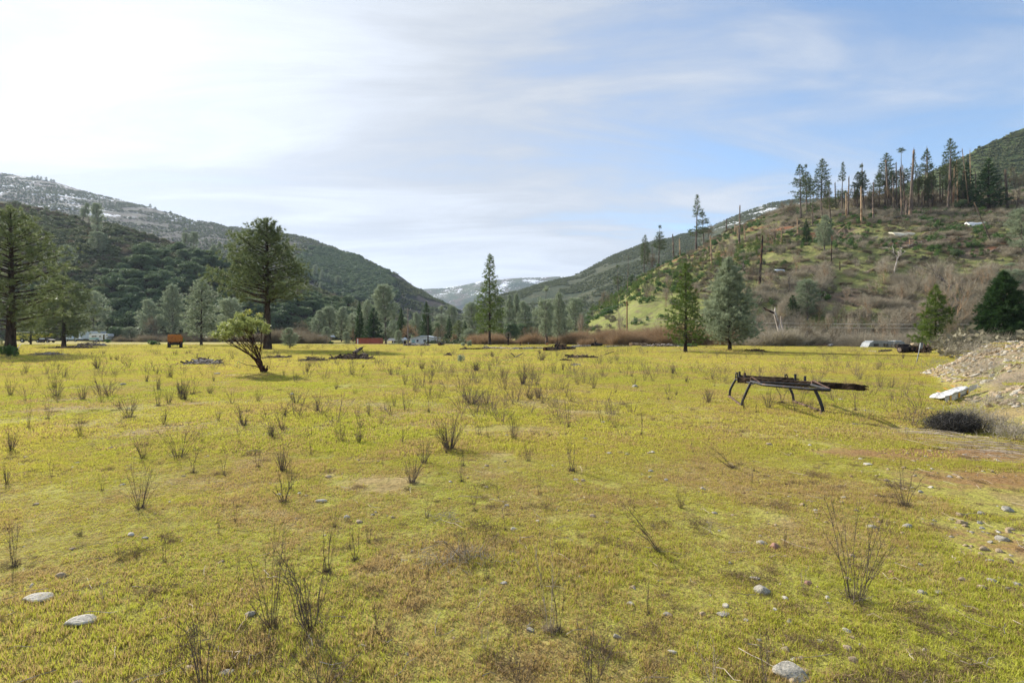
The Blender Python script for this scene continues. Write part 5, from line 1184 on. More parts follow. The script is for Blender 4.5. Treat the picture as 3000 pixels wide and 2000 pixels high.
def center_buildings():
    d = 135; x, y, z = at_depth(949, d); e = empty('canopy_shed', (x, y, z))
    r_ = MB(); prism(r_, [(-2.0, 1.75), (-1.2, 2.15), (1.6, 2.1), (2.0, 1.7), (2.0, 1.62), (-2.0, 1.67)], 0, 3); r_.build('roof', M['roofmetal'], e)
    w = MB(); prism(w, [(-2.0, .1), (.2, .1), (.2, 1.0), (-.4, 1.25), (-1.6, 1.2), (-2.0, .9)], -.4, 1.2); w.build('wall', M['white'], e)
    p = MB()
    for xx in (-1.8, 0.3, 1.8): box(p, (xx, .1, .9), (.12, .12, 1.7))
    p.build('post', M['darkmetal'], e)
    tag(e, 'small white canopy shelter behind the small grey pine', 'shed')
    d = 119; x, y, z = at_depth(1079, d); e = empty('shipping_container', (x, y, z)); b = MB()
    box(b, (0, 1.2, 1.0), (5.6, 2.4, 1.9))
    for k in range(22): box(b, (-2.1 + k * .22, -.02, 1.0), (.09, .04, 1.75))
    b.build('body', M['red'], e)
    t = MB(); box(t, (-2.45, -.05, .95), (.22, .05, 1.7)); t.build('door_frame', M['white'], e)
    s = MB()
    box(s, (0, -.04, 1.93), (5.64, .1, .1)); box(s, (0, -.04, .09), (5.64, .1, .12)); s.build('rail', M['red'], e)
    tag(e, 'rust red shipping container with one white door bar', 'container')
    d = 124; x, y, z = at_depth(1159, d); e = empty('carport', (x, y, z)); r_ = MB()
    prism(r_, [(-2.2, 1.55), (2.1, 1.65), (2.2, 2.0), (1.8, 2.35), (-1.6, 2.2)], 0, 3.2); r_.build('roof', M['roofmetal'], e)
    for xx in (-1.9, -.5, 1.8):
        p = MB(); box(p, (xx, .05, .8), (.1, .1, 1.6)); p.build('post', M['white'], e)
    w = MB(); box(w, (.2, 3, .8), (3.6, .1, 1.5)); w.build('wall', M['darkmetal'], e)
    tag(e, 'open carport with pale blue metal roof', 'carport')
    d = 142; x, y, z = at_depth(1240, d); e = empty('mobile_home', (x, y, z)); b = MB()
    prism(b, [(-3.6, .35), (3.8, .35), (3.8, 2.15), (0.6, 2.75), (-1.3, 2.55), (-3.6, 2.1)], 0, 7); 
    for k in range(24): box(b, (-2.5 + k * .25, -.015, 1.2), (.02, .03, 1.7))
    b.build('wall', M['white'], e)
    r_ = MB(); prism(r_, [(-3.9, 2.02), (-1.3, 2.6), (.6, 2.8), (4.1, 2.2), (4.1, 2.3), (.6, 2.95), (-1.3, 2.75), (-3.9, 2.12)], -.35, 7.2)
    for k in range(14): box(r_, (-.9 + k * .37, 3.4, 2.93 - abs(-.3 + k * .37 - .3) * .13), (.1, 7.4, .12))
    r_.build('roof', M['roofmetal'], e)
    t = MB(); box(t, (-2.75, -.04, 1.2), (.8, .05, 1.3)); t.build('panel', M['teal'], e)
    for xx, ww in ((-1.55, .5), (.45, .75)):
        f = MB(); box(f, (xx, -.04, 1.55), (ww + .12, .05, .72)); o = f.build('window', M['white'], e)
        g = MB(); box(g, (xx, -.075, 1.55), (ww, .03, .6)); g.build('pane', M['glass'], o)
    s = MB(); box(s, (0, 3.5, .18), (7.2, 6.8, .34)); s.build('skirt', M['fence'], e)
    tag(e, 'white mobile home with teal panel and ribbed metal roof', 'house')
    for (px0, px1, dd, h, lab) in ((1318, 1400, 165, 1.1, 'whitewashed rail fence behind the green lawn'), (1452, 1545, 170, 1.3, 'low pale fence behind the round oaks'), (1186, 1202, 150, 1.4, 'short wooden fence between carport and mobile home')):
        A = np.array(at_depth(px0, dd)); B = np.array(at_depth(px1, dd)); A[2] = max(A[2], B[2]); L = B[0] - A[0]; e = empty('rail_fence', tuple(A))
        for zz in (.35, .7, h): m = MB(); box(m, (L / 2, 0, zz), (L, .05, .12)); m.build('rail', M['fence'], e)
        n = max(2, int(L / 2.2))
        for k in range(n + 1): m = MB(); box(m, (L * k / n, .08, h / 2), (.12, .12, h + .1)); m.build('post', M['fence'], e)
        tag(e, lab, 'fence')
center_buildings()

def silver_trailer():
    d = 82; x = (2598 - 1500) / F * d; z = gz(x, d) ; e = empty('travel_trailer', (x, d, z), 0, (.86, .86, 1)); b = MB()
    prism(b, [(-3.4, .35), (3.3, .35), (3.4, 1.0), (3.35, 1.75), (3.1, 1.95), (-2.4, 2.05), (-3.1, 1.7), (-3.5, 1.0)], 0, 2.2)
    for zz in (.8, 1.1, 1.4): box(b, (0, -.02, zz), (6.5, .04, .04))
    b.build('body', M['silver'], e)
    for xx in (-2.0, -.2, 1.9): w = MB(); box(w, (xx, -.04, 1.35), (.9, .05, .45)); w.build('window', M['glass'], e)
    r_ = MB(); box(r_, (2.3, 1.1, 2.0), (1.2, 1.8, .12)); r_.build('roof_hatch', M['roofmetal'], e)
    wheel(e, .8, 0, .4, .4, .2)
    tag(e, 'old silver travel trailer half hidden in the leafless thicket', 'trailer')
silver_trailer()

# utility poles and wires
POLES = {}
def pole(px, pb, pt, d, rad, mat, lab, arm=1.6, hasarm=True):
    x, y, z = at_depth(px, d); top = CH + (HY - pt) / F * d; h = top - z; e = empty('utility_pole', (x, y, z)); m = MB()
    tube(m, [[0, 0, -.3], [0, 0, h / 2], [0, 0, h]], [rad * 1.15, rad, rad * .8], 10); m.build('pole', M[mat], e, True)
    if hasarm:
        a = MB(); box(a, (0, -.12, h - .45), (arm, .1, .12)); a.build('crossarm', M[mat], e)
        for k in (-1, 1): i_ = MB(); tube(i_, [[k * arm * .42, -.12, h - .39], [k * arm * .42, -.12, h - .2]], [.06, .04], 8); i_.build('insulator', M['white'], e)
    return tag(e, lab, 'utility pole'), np.array([x, y, top])
e1, t1 = pole(1195, 1004, 902, 125, .14, 'polegrey', 'tall grey utility pole left of the mobile home')
m = MB(); tube(m, [[.25, -.1, t1[2] - 1.9], [.25, -.1, t1[2] - 1.2]], .22, 12); m.build('transformer', M['galv'], e1, True)
e2, t2 = pole(1254, 1010, 925, 95, .11, 'bark', 'short dark utility pole before the mobile home', hasarm=False)
P = H_rn.pix(1837, 980); 
e3 = empty('utility_pole', tuple(P)); h3 = (980 - 881) / F * P[1]; m = MB(); tube(m, [[0, 0, -.5], [0, 0, h3]], [.2, .15], 10); m.build('pole', M['polewood'], e3, True)
a = MB(); box(a, (0, -.2, h3 - .5), (2.0, .12, .14)); a.build('crossarm', M['polewood'], e3)
tag(e3, 'reddish brown utility pole at the foot of the green slope', 'utility pole'); t3 = P + np.array([0, 0, h3])
x, d_ = (3180 - 1500) / F * 70, 70.0
e4 = empty('utility_pole', (x, d_, 0)); m = MB(); tube(m, [[0, 0, -.3], [0, 0, 4.2]], [.16, .13], 10); m.build('pole', M['polewood'], e4, True); tag(e4, 'utility pole beyond the right border', 'utility pole'); t4 = np.array([x, d_, 3.9])
def wire(A, B, sag, lab, n=24, rad=.034):
    m = MB(); s = np.linspace(0, 1, n)[:, None]; p = A + (B - A) * s; p[:, 2] -= (4 * sag * s * (1 - s))[:, 0]; c = p[0].copy(); tube(m, p - c, rad, 4, cap=False)
    tag(m.build('power_wire', M['wire'], loc=tuple(c)), lab, 'wire', None)
wire(t1 + [-.6, 0, -.3], t3 + [-.8, 0, -.9], 3.0, 'upper power wire sagging between grey pole and brown pole')
wire(t1 + [.6, 0, -.7], t3 + [-.8, 0, -1.6], 3.4, 'lower power wire sagging between grey pole and brown pole', rad=.028)
wire(t3 + [.8, 0, -4.6], t4 + [-.3, 0, -.6], .6, 'upper power wire crossing before the leafless thicket', rad=.026)
wire(t3 + [.8, 0, -5.2], t4 + [-.3, 0, -1.0], .8, 'lower power wire crossing before the leafless thicket', rad=.02)

# sign post
x, y = gp(2685, 1061); e = empty('sign_post', (x, y, gz(x, y))); m = MB()
tube(m, [[0, 0, -.05], [.27, 0, 1.2]], .028, 6); m.build('post', M['galv'], e)
m = MB(); box(m, (.28, -.04, 1.06), (.16, .02, .34), rz=0); box(m, (.28, .06, 1.06), (.10, .02, .34)); o = m.build('sign_plate', M['galv'], e); o.rotation_euler = (0, R(10), R(0)); o.location = (-.18, 0, .05)
tag(e, 'leaning metal sign post with small plate near the gravel bank', 'sign')
# ---------------------------------------------------------------- logs, piles and stumps on the meadow
def log(px0, py0, px1, py1, rad, mat, lab, name='fallen_log', knots=3, group=None, cat='log', rot_end=None, lift=0.0, liftb=0.0):
    (x0, y0), (x1, y1) = gp(px0, py0), gp(px1, py1)
    A = np.array([x0, y0, gz(x0, y0) + rad * .7 + lift]); B = np.array([x1, y1, gz(x1, y1) + rad * .6 + liftb])
    r = np.random.default_rng(int(px0 * 3 + py0)); n = 12; s = np.linspace(0, 1, n)[:, None]
    p = A + (B - A) * s + np.cumsum(r.normal(0, rad * .12, (n, 3)), 0) * np.array([1, 1, .4]); m = MB(); c = (A + B) / 2
    tube(m, p - c, rad * np.interp(s[:, 0], [0, .1, .9, 1], [.9, 1, .7, .5]) * (1 + r.normal(0, .08, n)), 9, var=np.repeat(r.uniform(.2, .8, n), 9))
    for k in range(knots):
        q = r.integers(1, n - 1); d = r.normal(0, 1, 3); d[2] = abs(d[2]) + .2; d /= np.linalg.norm(d); L = rad * r.uniform(1.5, 4.5)
        tube(m, [p[q] - c, p[q] - c + d * L * .6 + r.normal(0, rad * .2, 3), p[q] - c + d * L], [rad * .28, rad * .16, rad * .05], 5, cap=False)
    return tag(m.build(name, M[mat], loc=tuple(c), smooth=True), lab, cat, group)
def pile(px0, px1, py, hpx, n, mat, lab, name='debris_pile', depth=1.5, rad=.05, chunk=0, cat='debris pile', seed=None, stickl=.9):
    """a heap of broken wood that lies as one lump"""
    d = CH * F / (py - HY); x0, x1 = (px0 - 1500) / F * d, (px1 - 1500) / F * d; H = hpx / F * d; xc = (x0 + x1) / 2; W = x1 - x0
    r = np.random.default_rng(seed or int(px0 + py)); m = MB(); z = gz(xc, d)
    for i in range(n):
        u = r.uniform(-.5, .5); v = r.normal(0, .25); hh = H * max(0, 1 - (2 * abs(u)) ** 1.7) * r.uniform(0, .9) * (1 - min(1, abs(v))) 
        c = np.array([u * W, v * depth, hh + rad * .5]); dr = r.normal(0, 1, 3) * np.array([1.3, .8, .28]); dr /= np.linalg.norm(dr)
        L = stickl * r.uniform(.25, 1) * min(1, W / 2); k = 4; s = np.linspace(-.5, .5, k)[:, None]
        p = c + s * dr * L + r.normal(0, .04, (k, 3)) * L; p[:, 2] = np.clip(p[:, 2], .01, H * 1.1)
        tube(m, p, rad * r.uniform(.3, 1) * np.linspace(1, .5, k), 5, var=r.uniform(0, 1))
    for i in range(chunk):
        u = r.uniform(-.42, .42); box(m, (u * W, r.normal(0, .2) * depth, H * .3 * r.uniform(.3, 1.2)), np.array([.5, .4, .3]) * r.uniform(.4, 1.2) * min(1.2, H * 1.6), r.uniform(0, 3), r.uniform(0, 1), taper=.7)
    return tag(m.build(name, M[mat], loc=(xc, d, z)), lab, cat)
pile(971, 1080, 1052, 17, 150, 'logdark', 'long dark heap of broken branches right of the big ponderosa', rad=.07, chunk=6)
log(1062, 1050, 1082, 1047, .22, 'logdark', 'round dark log end at the right end of the branch heap', knots=1)
log(1035, 1044, 1062, 1040, .16, 'logdark', 'dark leaning slab on top of the branch heap', knots=2, lift=.15, liftb=.5)
pile(548, 642, 1066, 12, 110, 'log', 'pale bleached driftwood heap left of the manzanita', rad=.06, chunk=5)
log(585, 1063, 620, 1059, .13, 'logdark', 'dark broken log lying on the pale driftwood heap', lift=.12)
pile(778, 845, 1048, 8, 70, 'logdark', 'low scatter of dark sticks right of the manzanita', rad=.04)
pile(880, 958, 1056, 14, 120, 'twig', 'low brown brush heap between manzanita and branch heap', 'brush_heap', rad=.025)
pile(226, 315, 1014, 15, 200, 'log', 'grey brown brush pile in front of the camper', 'brush_pile', rad=.07, chunk=8, depth=2.5)
pile(148, 280, 1021, 8, 170, 'logdark', 'low pile of dark branches under the slanting pine', 'brush_pile', rad=.08, depth=1.5)
pile(228, 245, 1018, 8, 5, 'dead_white', 'white bundle lying on the branch pile under the slanting pine', 'bundle', rad=.12, chunk=3)
pile(105, 175, 1040, 10, 90, 'log', 'grey fallen branches in the shade right of the tall left pine', 'branch_heap', rad=.04)
log(45, 1032, 62, 1018, .06, 'log', 'broken grey branch propped against the tall left pine foot', 'broken_branch', knots=5, liftb=.5, cat='branch')
pile(1184, 1225, 1013, 12, 90, 'log', 'mixed grey log heap before the mobile home', rad=.1, chunk=6, depth=2)
pile(1228, 1260, 1013, 8, 40, 'dead_white', 'pale cut log heap at the foot of the short dark pole', rad=.1, chunk=4, depth=1.5)
log(1288, 1012, 1308, 1004, .35, 'char', 'charred slanting log right of the mobile home', knots=1, liftb=.5)
log(1350, 1024, 1480, 1023, .12, 'logdark', 'long dark log at far meadow edge, left piece', knots=8)
log(1418, 1020, 1520, 1024, .14, 'log', 'long grey log at far meadow edge, middle piece', knots=7)
log(1500, 1024, 1610, 1021, .14, 'log', 'long grey log at far meadow edge, right piece', knots=7)
pile(1347, 1372, 1024, 8, 40, 'logdark', 'small dark root tangle at left end of the long logs', rad=.06)
pile(1412, 1432, 1021, 16, 40, 'log', 'upright root tangle beside the slender tall pine', rad=.05)
log(1596, 1028, 1682, 1024, .3, 'char', 'thick charred log with knobbly top in mid meadow', knots=5)
log(1628, 1024, 1655, 1023, .25, 'char', 'short charred block lying on the charred log', knots=2, lift=.25, liftb=.25)
log(1674, 1018, 1745, 1014, .16, 'dead_white', 'bleached log lying at meadow edge right of the charred log', knots=5)
log(1738, 1015, 1765, 1013, .36, 'char', 'dark burnt log lump at the end of the bleached log', knots=3)
log(1770, 1017, 1850, 1015, .12, 'log', 'thin grey fallen trunk right of the burnt lump', knots=6)
log(1846, 1013, 1893, 1012, .34, 'snag_pale', 'thick peeled log lying beside the standing stump', knots=1)
pile(1880, 2000, 1016, 10, 150, 'log', 'row of tangled grey branches behind the bright green pine', rad=.09, depth=2)
pile(2000, 2110, 1026, 10, 120, 'log', 'tangled pale branches between the two meadow pines', rad=.04, depth=1.5)
pile(2188, 2240, 1032, 6, 70, 'char', 'low black burnt heap right of the grey green pine', rad=.07, chunk=5)
log(2240, 1034, 2282, 1036, .05, 'logdark', 'thin dark branch right of the black burnt heap', knots=4)
pile(1660, 1738, 1048, 9, 40, 'logdark', 'flat slab of dark rotten wood in the meadow', rad=.09, chunk=22, depth=.7)
pile(1640, 1672, 1056, 5, 22, 'logdark', 'small rotten wood crumbs left of the dark slab', rad=.05, chunk=4, depth=.5)
pile(1672, 1702, 1071, 11, 45, 'log', 'small pile of grey sticks in the meadow below the dark slab', rad=.035)
pile(1304, 1322, 1041, 8, 10, 'logdark', 'low broken stump left of the antler like branch', 'stump', rad=.12, chunk=5, depth=.4)
pile(1460, 1495, 1056, 5, 16, 'dead_white', 'scatter of bleached wood chips in the meadow', rad=.03, chunk=3, depth=.6)
# antler-like branch
def antler():
    x, y = gp(1510, 1048); m = MB()
    for tgt, w in (((-.35, 0, .42), .05), ((.62, 0, .4), .055), ((.7, .1, .02), .04), ((-.6, 0, .02), .04), ((-.75, 0, .62), .02)):
        t = np.array(tgt); tube(m, [[0, 0, .05], t * .45 + [0, 0, .02], t * .8, t], [w, w * .85, w * .6, w * .3], 6)
    tag(m.build('dead_branch', M['log'], loc=(x, y, gz(x, y)), smooth=True), 'antler shaped dead branch lying in mid meadow', 'branch')
antler()
log(1770, 1040, 1800, 1036, .04, 'logdark', 'thin dark branch pointing up beyond the dark slab', 'dead_branch', knots=3, cat='branch', liftb=.2)
log(2426, 1016, 2478, 998, .2, 'dead_white', 'grey log leaning up out of the thicket left of the silver trailer', knots=2, lift=.1, liftb=.6)
pile(2380, 2440, 1014, 10, 60, 'logdark', 'dark jumble of branches under the leaning grey log', rad=.08)
log(2575, 1032, 2612, 1028, .12, 'logdark', 'short dark log left of the root pile', knots=3)
log(2545, 1030, 2567, 1031, .07, 'log', 'thin pale log piece in front of the silver trailer', knots=1)
# root wad and log pile
def rootpile():
    x, y = gp(2677, 1035); e = empty('root_pile', (x, y, gz(x, y)))
    r = np.random.default_rng(8); m = MB()
    tube(m, [[-1.45, -.2, .32], [-.6, 0, .36], [.2, .1, .38]], [.3, .31, .28], 12, var=.2)
    tube(m, [[-1.55, .1, .62], [-.8, .15, .66], [0, .2, .66]], [.2, .22, .2], 10, var=.3)
    for i in range(70):
        c = np.array([r.uniform(-.6, 1.5), r.normal(0, .25), r.uniform(.1, .62)]); d = r.normal(0, 1, 3); d /= np.linalg.norm(d)
        tube(m, [c, c + d * .2 + r.normal(0, .05, 3), c + d * .4], [.08, .06, .02], 5, var=r.uniform(0, 1))
    m.build('log', M['char'], e, True)
    m = MB(); tube(m, [[-1.53, -.21, .32], [-1.47, -.2, .32]], [.2, .22], 12); m.build('cut_end', M['log'], e)
    m = MB(); v = unit(60) * np.array([.42, .3, .22]) * (1 + r.normal(0, .08, (60, 1))) + np.array([.15, .1, .78])
    import bmesh
    bm = bmesh.new(); [bm.verts.new(q) for q in v]; bmesh.ops.convex_hull(bm, input=bm.verts); me = bpy.data.meshes.new('root_ball'); bm.to_mesh(me); bm.free(); me.materials.append(M['rock_tan']); o = bpy.data.objects.new('root_ball', me); COL.objects.link(o); o.parent = e
    m = MB()
    for i in range(60):
        c = np.array([1.0, 0, .42]) + r.normal(0, .2, 3) * [1.6, 1, 1]; d = r.normal(0, 1, 3); d /= np.linalg.norm(d)
        tube(m, [c, c + d * .15, c + d * .3], [.1, .08, .03], 5, var=r.uniform(0, 1))
    m.build('roots', M['logdark'], e)
    tag(e, 'dark pile of uprooted stump and cut logs behind the leaning sign post', 'log pile')
rootpile()
# broken white tree
def broken_tree():
    x, y = gp(2300, 1013); e = empty('broken_tree', (x, y, gz(x, y))); m = MB(); s = y / F
    def q(px, py): return np.array([(px - 2300) * s, 0, (1013 - py) * s])
    tube(m, [q(2300, 1016), q(2290, 990), q(2281, 960), q(2276, 935), q(2268, 915)], [.42, .3, .27, .28, .22], 9)
    tube(m, [q(2268, 920), q(2271, 905), q(2270, 898)], [.14, .1, .02], 5); tube(m, [q(2264, 918), q(2262, 905)], [.12, .03], 5)
    tube(m, [q(2302, 1010), q(2298, 975) + [0, .2, 0], q(2292, 948) + [0, .3, 0], q(2290, 925) + [0, .3, 0]], [.22, .15, .12, .05], 7)
    for k in range(6):
        a = k; tube(m, [q(2300, 1010), q(2300 + 14 * math.cos(a), 1011) + [0, .5 * math.sin(a), 0]], [.2, .05], 5)
    m.build('trunk', M['dead_white'], e, True)
    m = MB(); tube(m, [q(2268, 917), q(2255, 911), q(2244, 906), q(2236, 899)], [.2, .16, .12, .07], 7); m.build('branch', M['char'], e, True)
    tag(e, 'thick broken white dead tree with blackened side limb', 'dead tree')
broken_tree()
# standing stump, charred post and other snags at the meadow edge
def stub(px, pb, pt, wpx, mat, lab, seed, lean=0.0, name='stump', branches=1, cat='stump'):
    x, y = gp(px, pb); h = (pb - pt) / F * y; m = snag(h, wpx / F * y / 2, seed, branches, True, lean, .1)
    return tag(m.build(name, M[mat], loc=(x, y, gz(x, y) - .05), smooth=True), lab, cat)
stub(1852, 1005, 961, 10, 'bark_burnt', 'thick standing stump with jagged top beside peeled log', 1)
stub(1746, 1007, 993, 9, 'log', 'low broken stump in the willow thicket', 2)
stub(1489, 1012, 977, 6, 'char', 'charred post like trunk with dead vines right of slender pine', 3, branches=3, name='charred_post', cat='dead tree')
stub(1524, 1012, 1001, 4, 'char', 'short black stub right of the charred post', 4)
stub(1549, 1010, 1001, 2, 'dead_white', 'thin white stub in the reddish low brush', 5, lean=-.2)
stub(1602, 1011, 985, 11, 'bark_rust', 'flaking rust coloured lower trunk at the creek edge', 6)
def vineloop():
    x, y = gp(1489, 1011); m = MB(); r = np.random.default_rng(3)
    for k in range(14):
        a0 = r.uniform(0, 6); rr = r.uniform(.35, .7); t = np.linspace(0, 5, 16); tube(m, np.stack([np.cos(t + a0) * rr * .8, np.sin(t) * .2, 1.75 + np.sin(t + a0) * rr], 1), .02, 3, cap=False)
    tag(m.build('dead_vine', M['log'], loc=(x, y, 0)), 'dead vine loops hanging on the charred post', 'vine')
vineloop()
def vine_hump():
    mb = MB(); r = np.random.default_rng(9); n = 2600; x, d = (1688 - 1500) / F * 116, 116
    u = unit(n); u[:, 2] = abs(u[:, 2]); P = u * np.array([3.4, 2.2, 3.0]) * r.uniform(.8, 1.03, (n, 1))
    needles(mb, P, u * .3 + np.array([-.3, 0, -.8]), .7, 2, .35, .06)
    tag(mb.build('vine_hump', M['rustbrush'], loc=(x, d, gz(x, d))), 'straw brown vine covered hump at the end of the creek row', 'vine')
vine_hump()
# small round shrubs at the edge
kit('bush', [[shrub(1.2, 1.4, 500 + i, 900, .09)] for i in range(3)], [('bush', M['shrubg'], False)])
kit('bushgrey', [[shrub(1.2, 1.2, 510 + i, 900, .07)] for i in range(3)], [('bush', M['grey'], False)])
for i, (px, pb, w, h, kt, lab) in enumerate([(452, 1011, 26, 16, 'bush', 'low bright green bush left of the orange dumper'), (533, 1006, 14, 20, 'bush', 'dark green bush right of the orange dumper'), (1355, 1014, 14, 14, 'bushgrey', 'small round bush on the lawn edge left of slender pine'),
        (1376, 1014, 18, 20, 'bushgrey', 'pale grey green bush left of slender pine'), (1411, 1006, 20, 22, 'bush', 'dark round bush beside slender pine trunk'), (1349, 1060, 20, 26, 'bushgrey', 'thin pale grey green sapling in mid meadow'),
        (925, 1004, 40, 10, 'bush', 'low green brush at left of the white canopy'), (965, 1004, 30, 10, 'bush', 'low green brush at right of the white canopy'), (1150, 1006, 22, 10, 'bushgrey', 'grey brush in front of the carport'), (20, 1045, 40, 40, 'bush', 'green pine seedling at the foot of the tall left pine'),
        (580, 1001, 26, 12, 'bushgrey', 'pale low bush behind the grey green conical pine'), (315, 1004, 14, 12, 'bush', 'little green bush at the right end of camper'), (2010, 1016, 60, 12, 'bush', 'grassy green hump behind the bright green pine')]):
    x, y = gp(px, pb); sw = w / F * y / 1.3; sh = h / F * y / 1.2
    place1(kt, i, 'bush', (x, y, gz(x, y)), i * 1.3, (sw, sw, sh), lab, 'bush')

# white tarps and a wreck on the burned slope
def drape(P, w, dpt, h, mat, name, lab, cat, seed):
    n = 14; u, v = np.meshgrid(np.linspace(-.5, .5, n), np.linspace(-.5, .5, 8)); z = h * (.5 + .8 * fbm(u * 6 + seed, v * 6, 3, seed)) * (1 - (2 * abs(v)) ** 3 * .6) + v * dpt * .45
    top = np.stack([u * w, v * dpt, z], -1).reshape(-1, 3); bot = top - [0, 0, .5]
    i = np.arange(7)[:, None]; j = np.arange(n - 1)[None, :]; f = np.stack([i * n + j, i * n + j + 1, (i + 1) * n + j + 1, (i + 1) * n + j], -1).reshape(-1, 4)
    mb = MB(); mb.add(top, f); e = np.concatenate([np.arange(n), np.arange(1, 8) * n + n - 1, np.arange(n - 2, -1, -1) + 7 * n, np.arange(6, 0, -1) * n]); k = len(e); vv = np.vstack([top[e], bot[e]]); a = np.arange(k); b = (a + 1) % k
    mb.add(vv, np.stack([a, b, k + b, k + a], 1)); return tag(mb.build(name, M[mat], loc=tuple(P), smooth=True), lab, cat)
M['tarp'] = solid_mat('cream_tarp', (0.62, 0.58, 0.45), (0.5, 0.46, 0.36), .8, .7)
drape(H_rn.pix(2648, 690) + [0, 0, .3], 8.0, 3.2, .7, 'tarp', 'tarp', 'cream coloured tarp spread on the grassy bench', 'tarp', 2)
drape(H_rn.pix(2862, 661) + [0, 0, .2], 6.5, 2.2, .9, 'white', 'wrecked_car', 'crushed white car wreck by the road cut at right', 'car', 4)
drape(H_rn.pix(2284, 796) + [0, 0, .1], 2.5, 1.5, .6, 'whiteblue', 'tarp', 'small bluish tarp scrap on the mid slope', 'tarp', 6)
drape(H_rn.pix(2286, 793) + [22, 0, 1.0], 1.2, 1.0, .3, 'white', 'tarp', 'tiny white scrap on the brushy slope', 'tarp', 7)

# ---------------------------------------------------------------- stones
import bmesh
def rock_mesh(name, mat, seed, sub=3):   # angular field stones
    bm = bmesh.new(); bmesh.ops.create_icosphere(bm, subdivisions=sub, radius=1); r = np.random.default_rng(seed)
    pl = unit(9); off = r.uniform(.5, .85, 9)
    for v in bm.verts:
        p = np.array(v.co) * (1 + .18 * math.sin(v.co.x * 2.1 + seed) * math.cos(v.co.y * 1.7 + seed * 2))
        for a, b in zip(pl, off):
            dd = p @ a - b
            if dd > 0: p = p - a * dd * .97
        p = p * (1 + .12 * (fbm(np.array([p[0] * 2 + seed]), np.array([p[1] * 2 + p[2] * 3]), 3, seed)[0] - .5))
        v.co = p
    me = bpy.data.meshes.new(name); bm.to_mesh(me); bm.free(); me.materials.append(M[mat])
    for pgn in me.polygons: pgn.use_smooth = True
    return me
RM = {c: [rock_mesh('stone', 'rock_' + c, 700 + i + 10 * k) for i in range(4)] for k, c in enumerate(('grey', 'tan', 'red', 'white'))}
def rock(px, py, wpx, c, lab, group=None, flat=.55, name='stone', ry=0, asp=.75):
    x, y = gp(px, py); w = wpx / F * math.hypot(x, y) * (y / math.hypot(x, y)); z = ground_h(np.array([x]), np.array([y]))[0]
    # a stone on the bank is met earlier by the line of sight
    if z > .08:
        t = np.linspace(.3, 1, 400); zz = CH + (0 - CH) * t; g = ground_h(x * t, y * t); k = np.where(zz <= g)[0]
        if len(k): x, y, z = x * t[k[0]], y * t[k[0]], g[k[0]]; w *= t[k[0]]
    o = bpy.data.objects.new(name, RM[c][int(px) % 4]); COL.objects.link(o)
    o.scale = (w / 2, w / 2 * asp, w / 2 * flat); o.location = (x, y + w * .2, z + w / 2 * flat * .22); o.rotation_euler = (0, 0, ry + (int(px) % 7 - 3) * .12)
    return tag(o, lab, 'stone', group)
BIG = [(2238, 1738, 55, 'grey', 'rounded blue grey stone in the right foreground grass', .8), (2274, 1602, 36, 'red', 'reddish angular stone with green moss beside it', .8), (2332, 1990, 112, 'grey', 'largest flat grey boulder at the bottom border', .42),
       (2213, 1694, 30, 'white', 'pale flat stone just above the blue grey stone', .4), (2060, 1804, 22, 'tan', 'small upright tan stone left of the flat grey one', .8), (2123, 1805, 42, 'grey', 'flat dark grey slate in the foreground grass', .25), (2319, 1822, 19, 'tan', 'small tan stone with dark side above the boulder', 1.0),
       (2706, 1734, 28, 'grey', 'pale grey stone, left of two by the right border grass', .7), (2753, 1733, 26, 'grey', 'pale grey stone, right of two near the right border grass', .55), (2663, 1542, 32, 'grey', 'smooth oval light grey stone on the stony soil', .6), (2946, 1586, 44, 'grey', 'big oval grey stone near the right border', .55),
       (2889, 1610, 32, 'tan', 'tan rounded stone left of the big oval grey stone', .6), (2961, 1645, 27, 'tan', 'orange tan stone at the right border', .8), (102, 1764, 80, 'white', 'whitish flat rock in the left foreground', .35), (230, 1832, 82, 'white', 'broad pale slab rock half sunk in the left foreground', .4),
       (731, 1810, 32, 'grey', 'grey oval stone left of the big dry weed', .6), (659, 1980, 50, 'grey', 'long narrow grey stone at the bottom border', .35), (748, 1978, 27, 'grey', 'small oval grey stone at the bottom border', .7), (937, 1470, 34, 'white', 'pale stone among dry weeds at middle left', .5),
       (1476, 1710, 22, 'white', 'white edged stone poking out below the dead tangle', .6), (1738, 1514, 25, 'tan', 'flat tan stone in the middle foreground', .5), (1969, 1913, 28, 'white', 'white stone in the lower right grass', .6), (2547, 1361, 34, 'white', 'thin white scrap like stone on the meadow', .2), (1710, 1412, 21, 'tan', 'dark topped stone in the centre of the meadow', .6),
       (1861, 1135, 20, 'grey', 'mossy dark stump like lump in the meadow left of rack', .9)]
for px, py, w, c, lab, fl in BIG: rock(px, py, w, c, lab, None, fl)
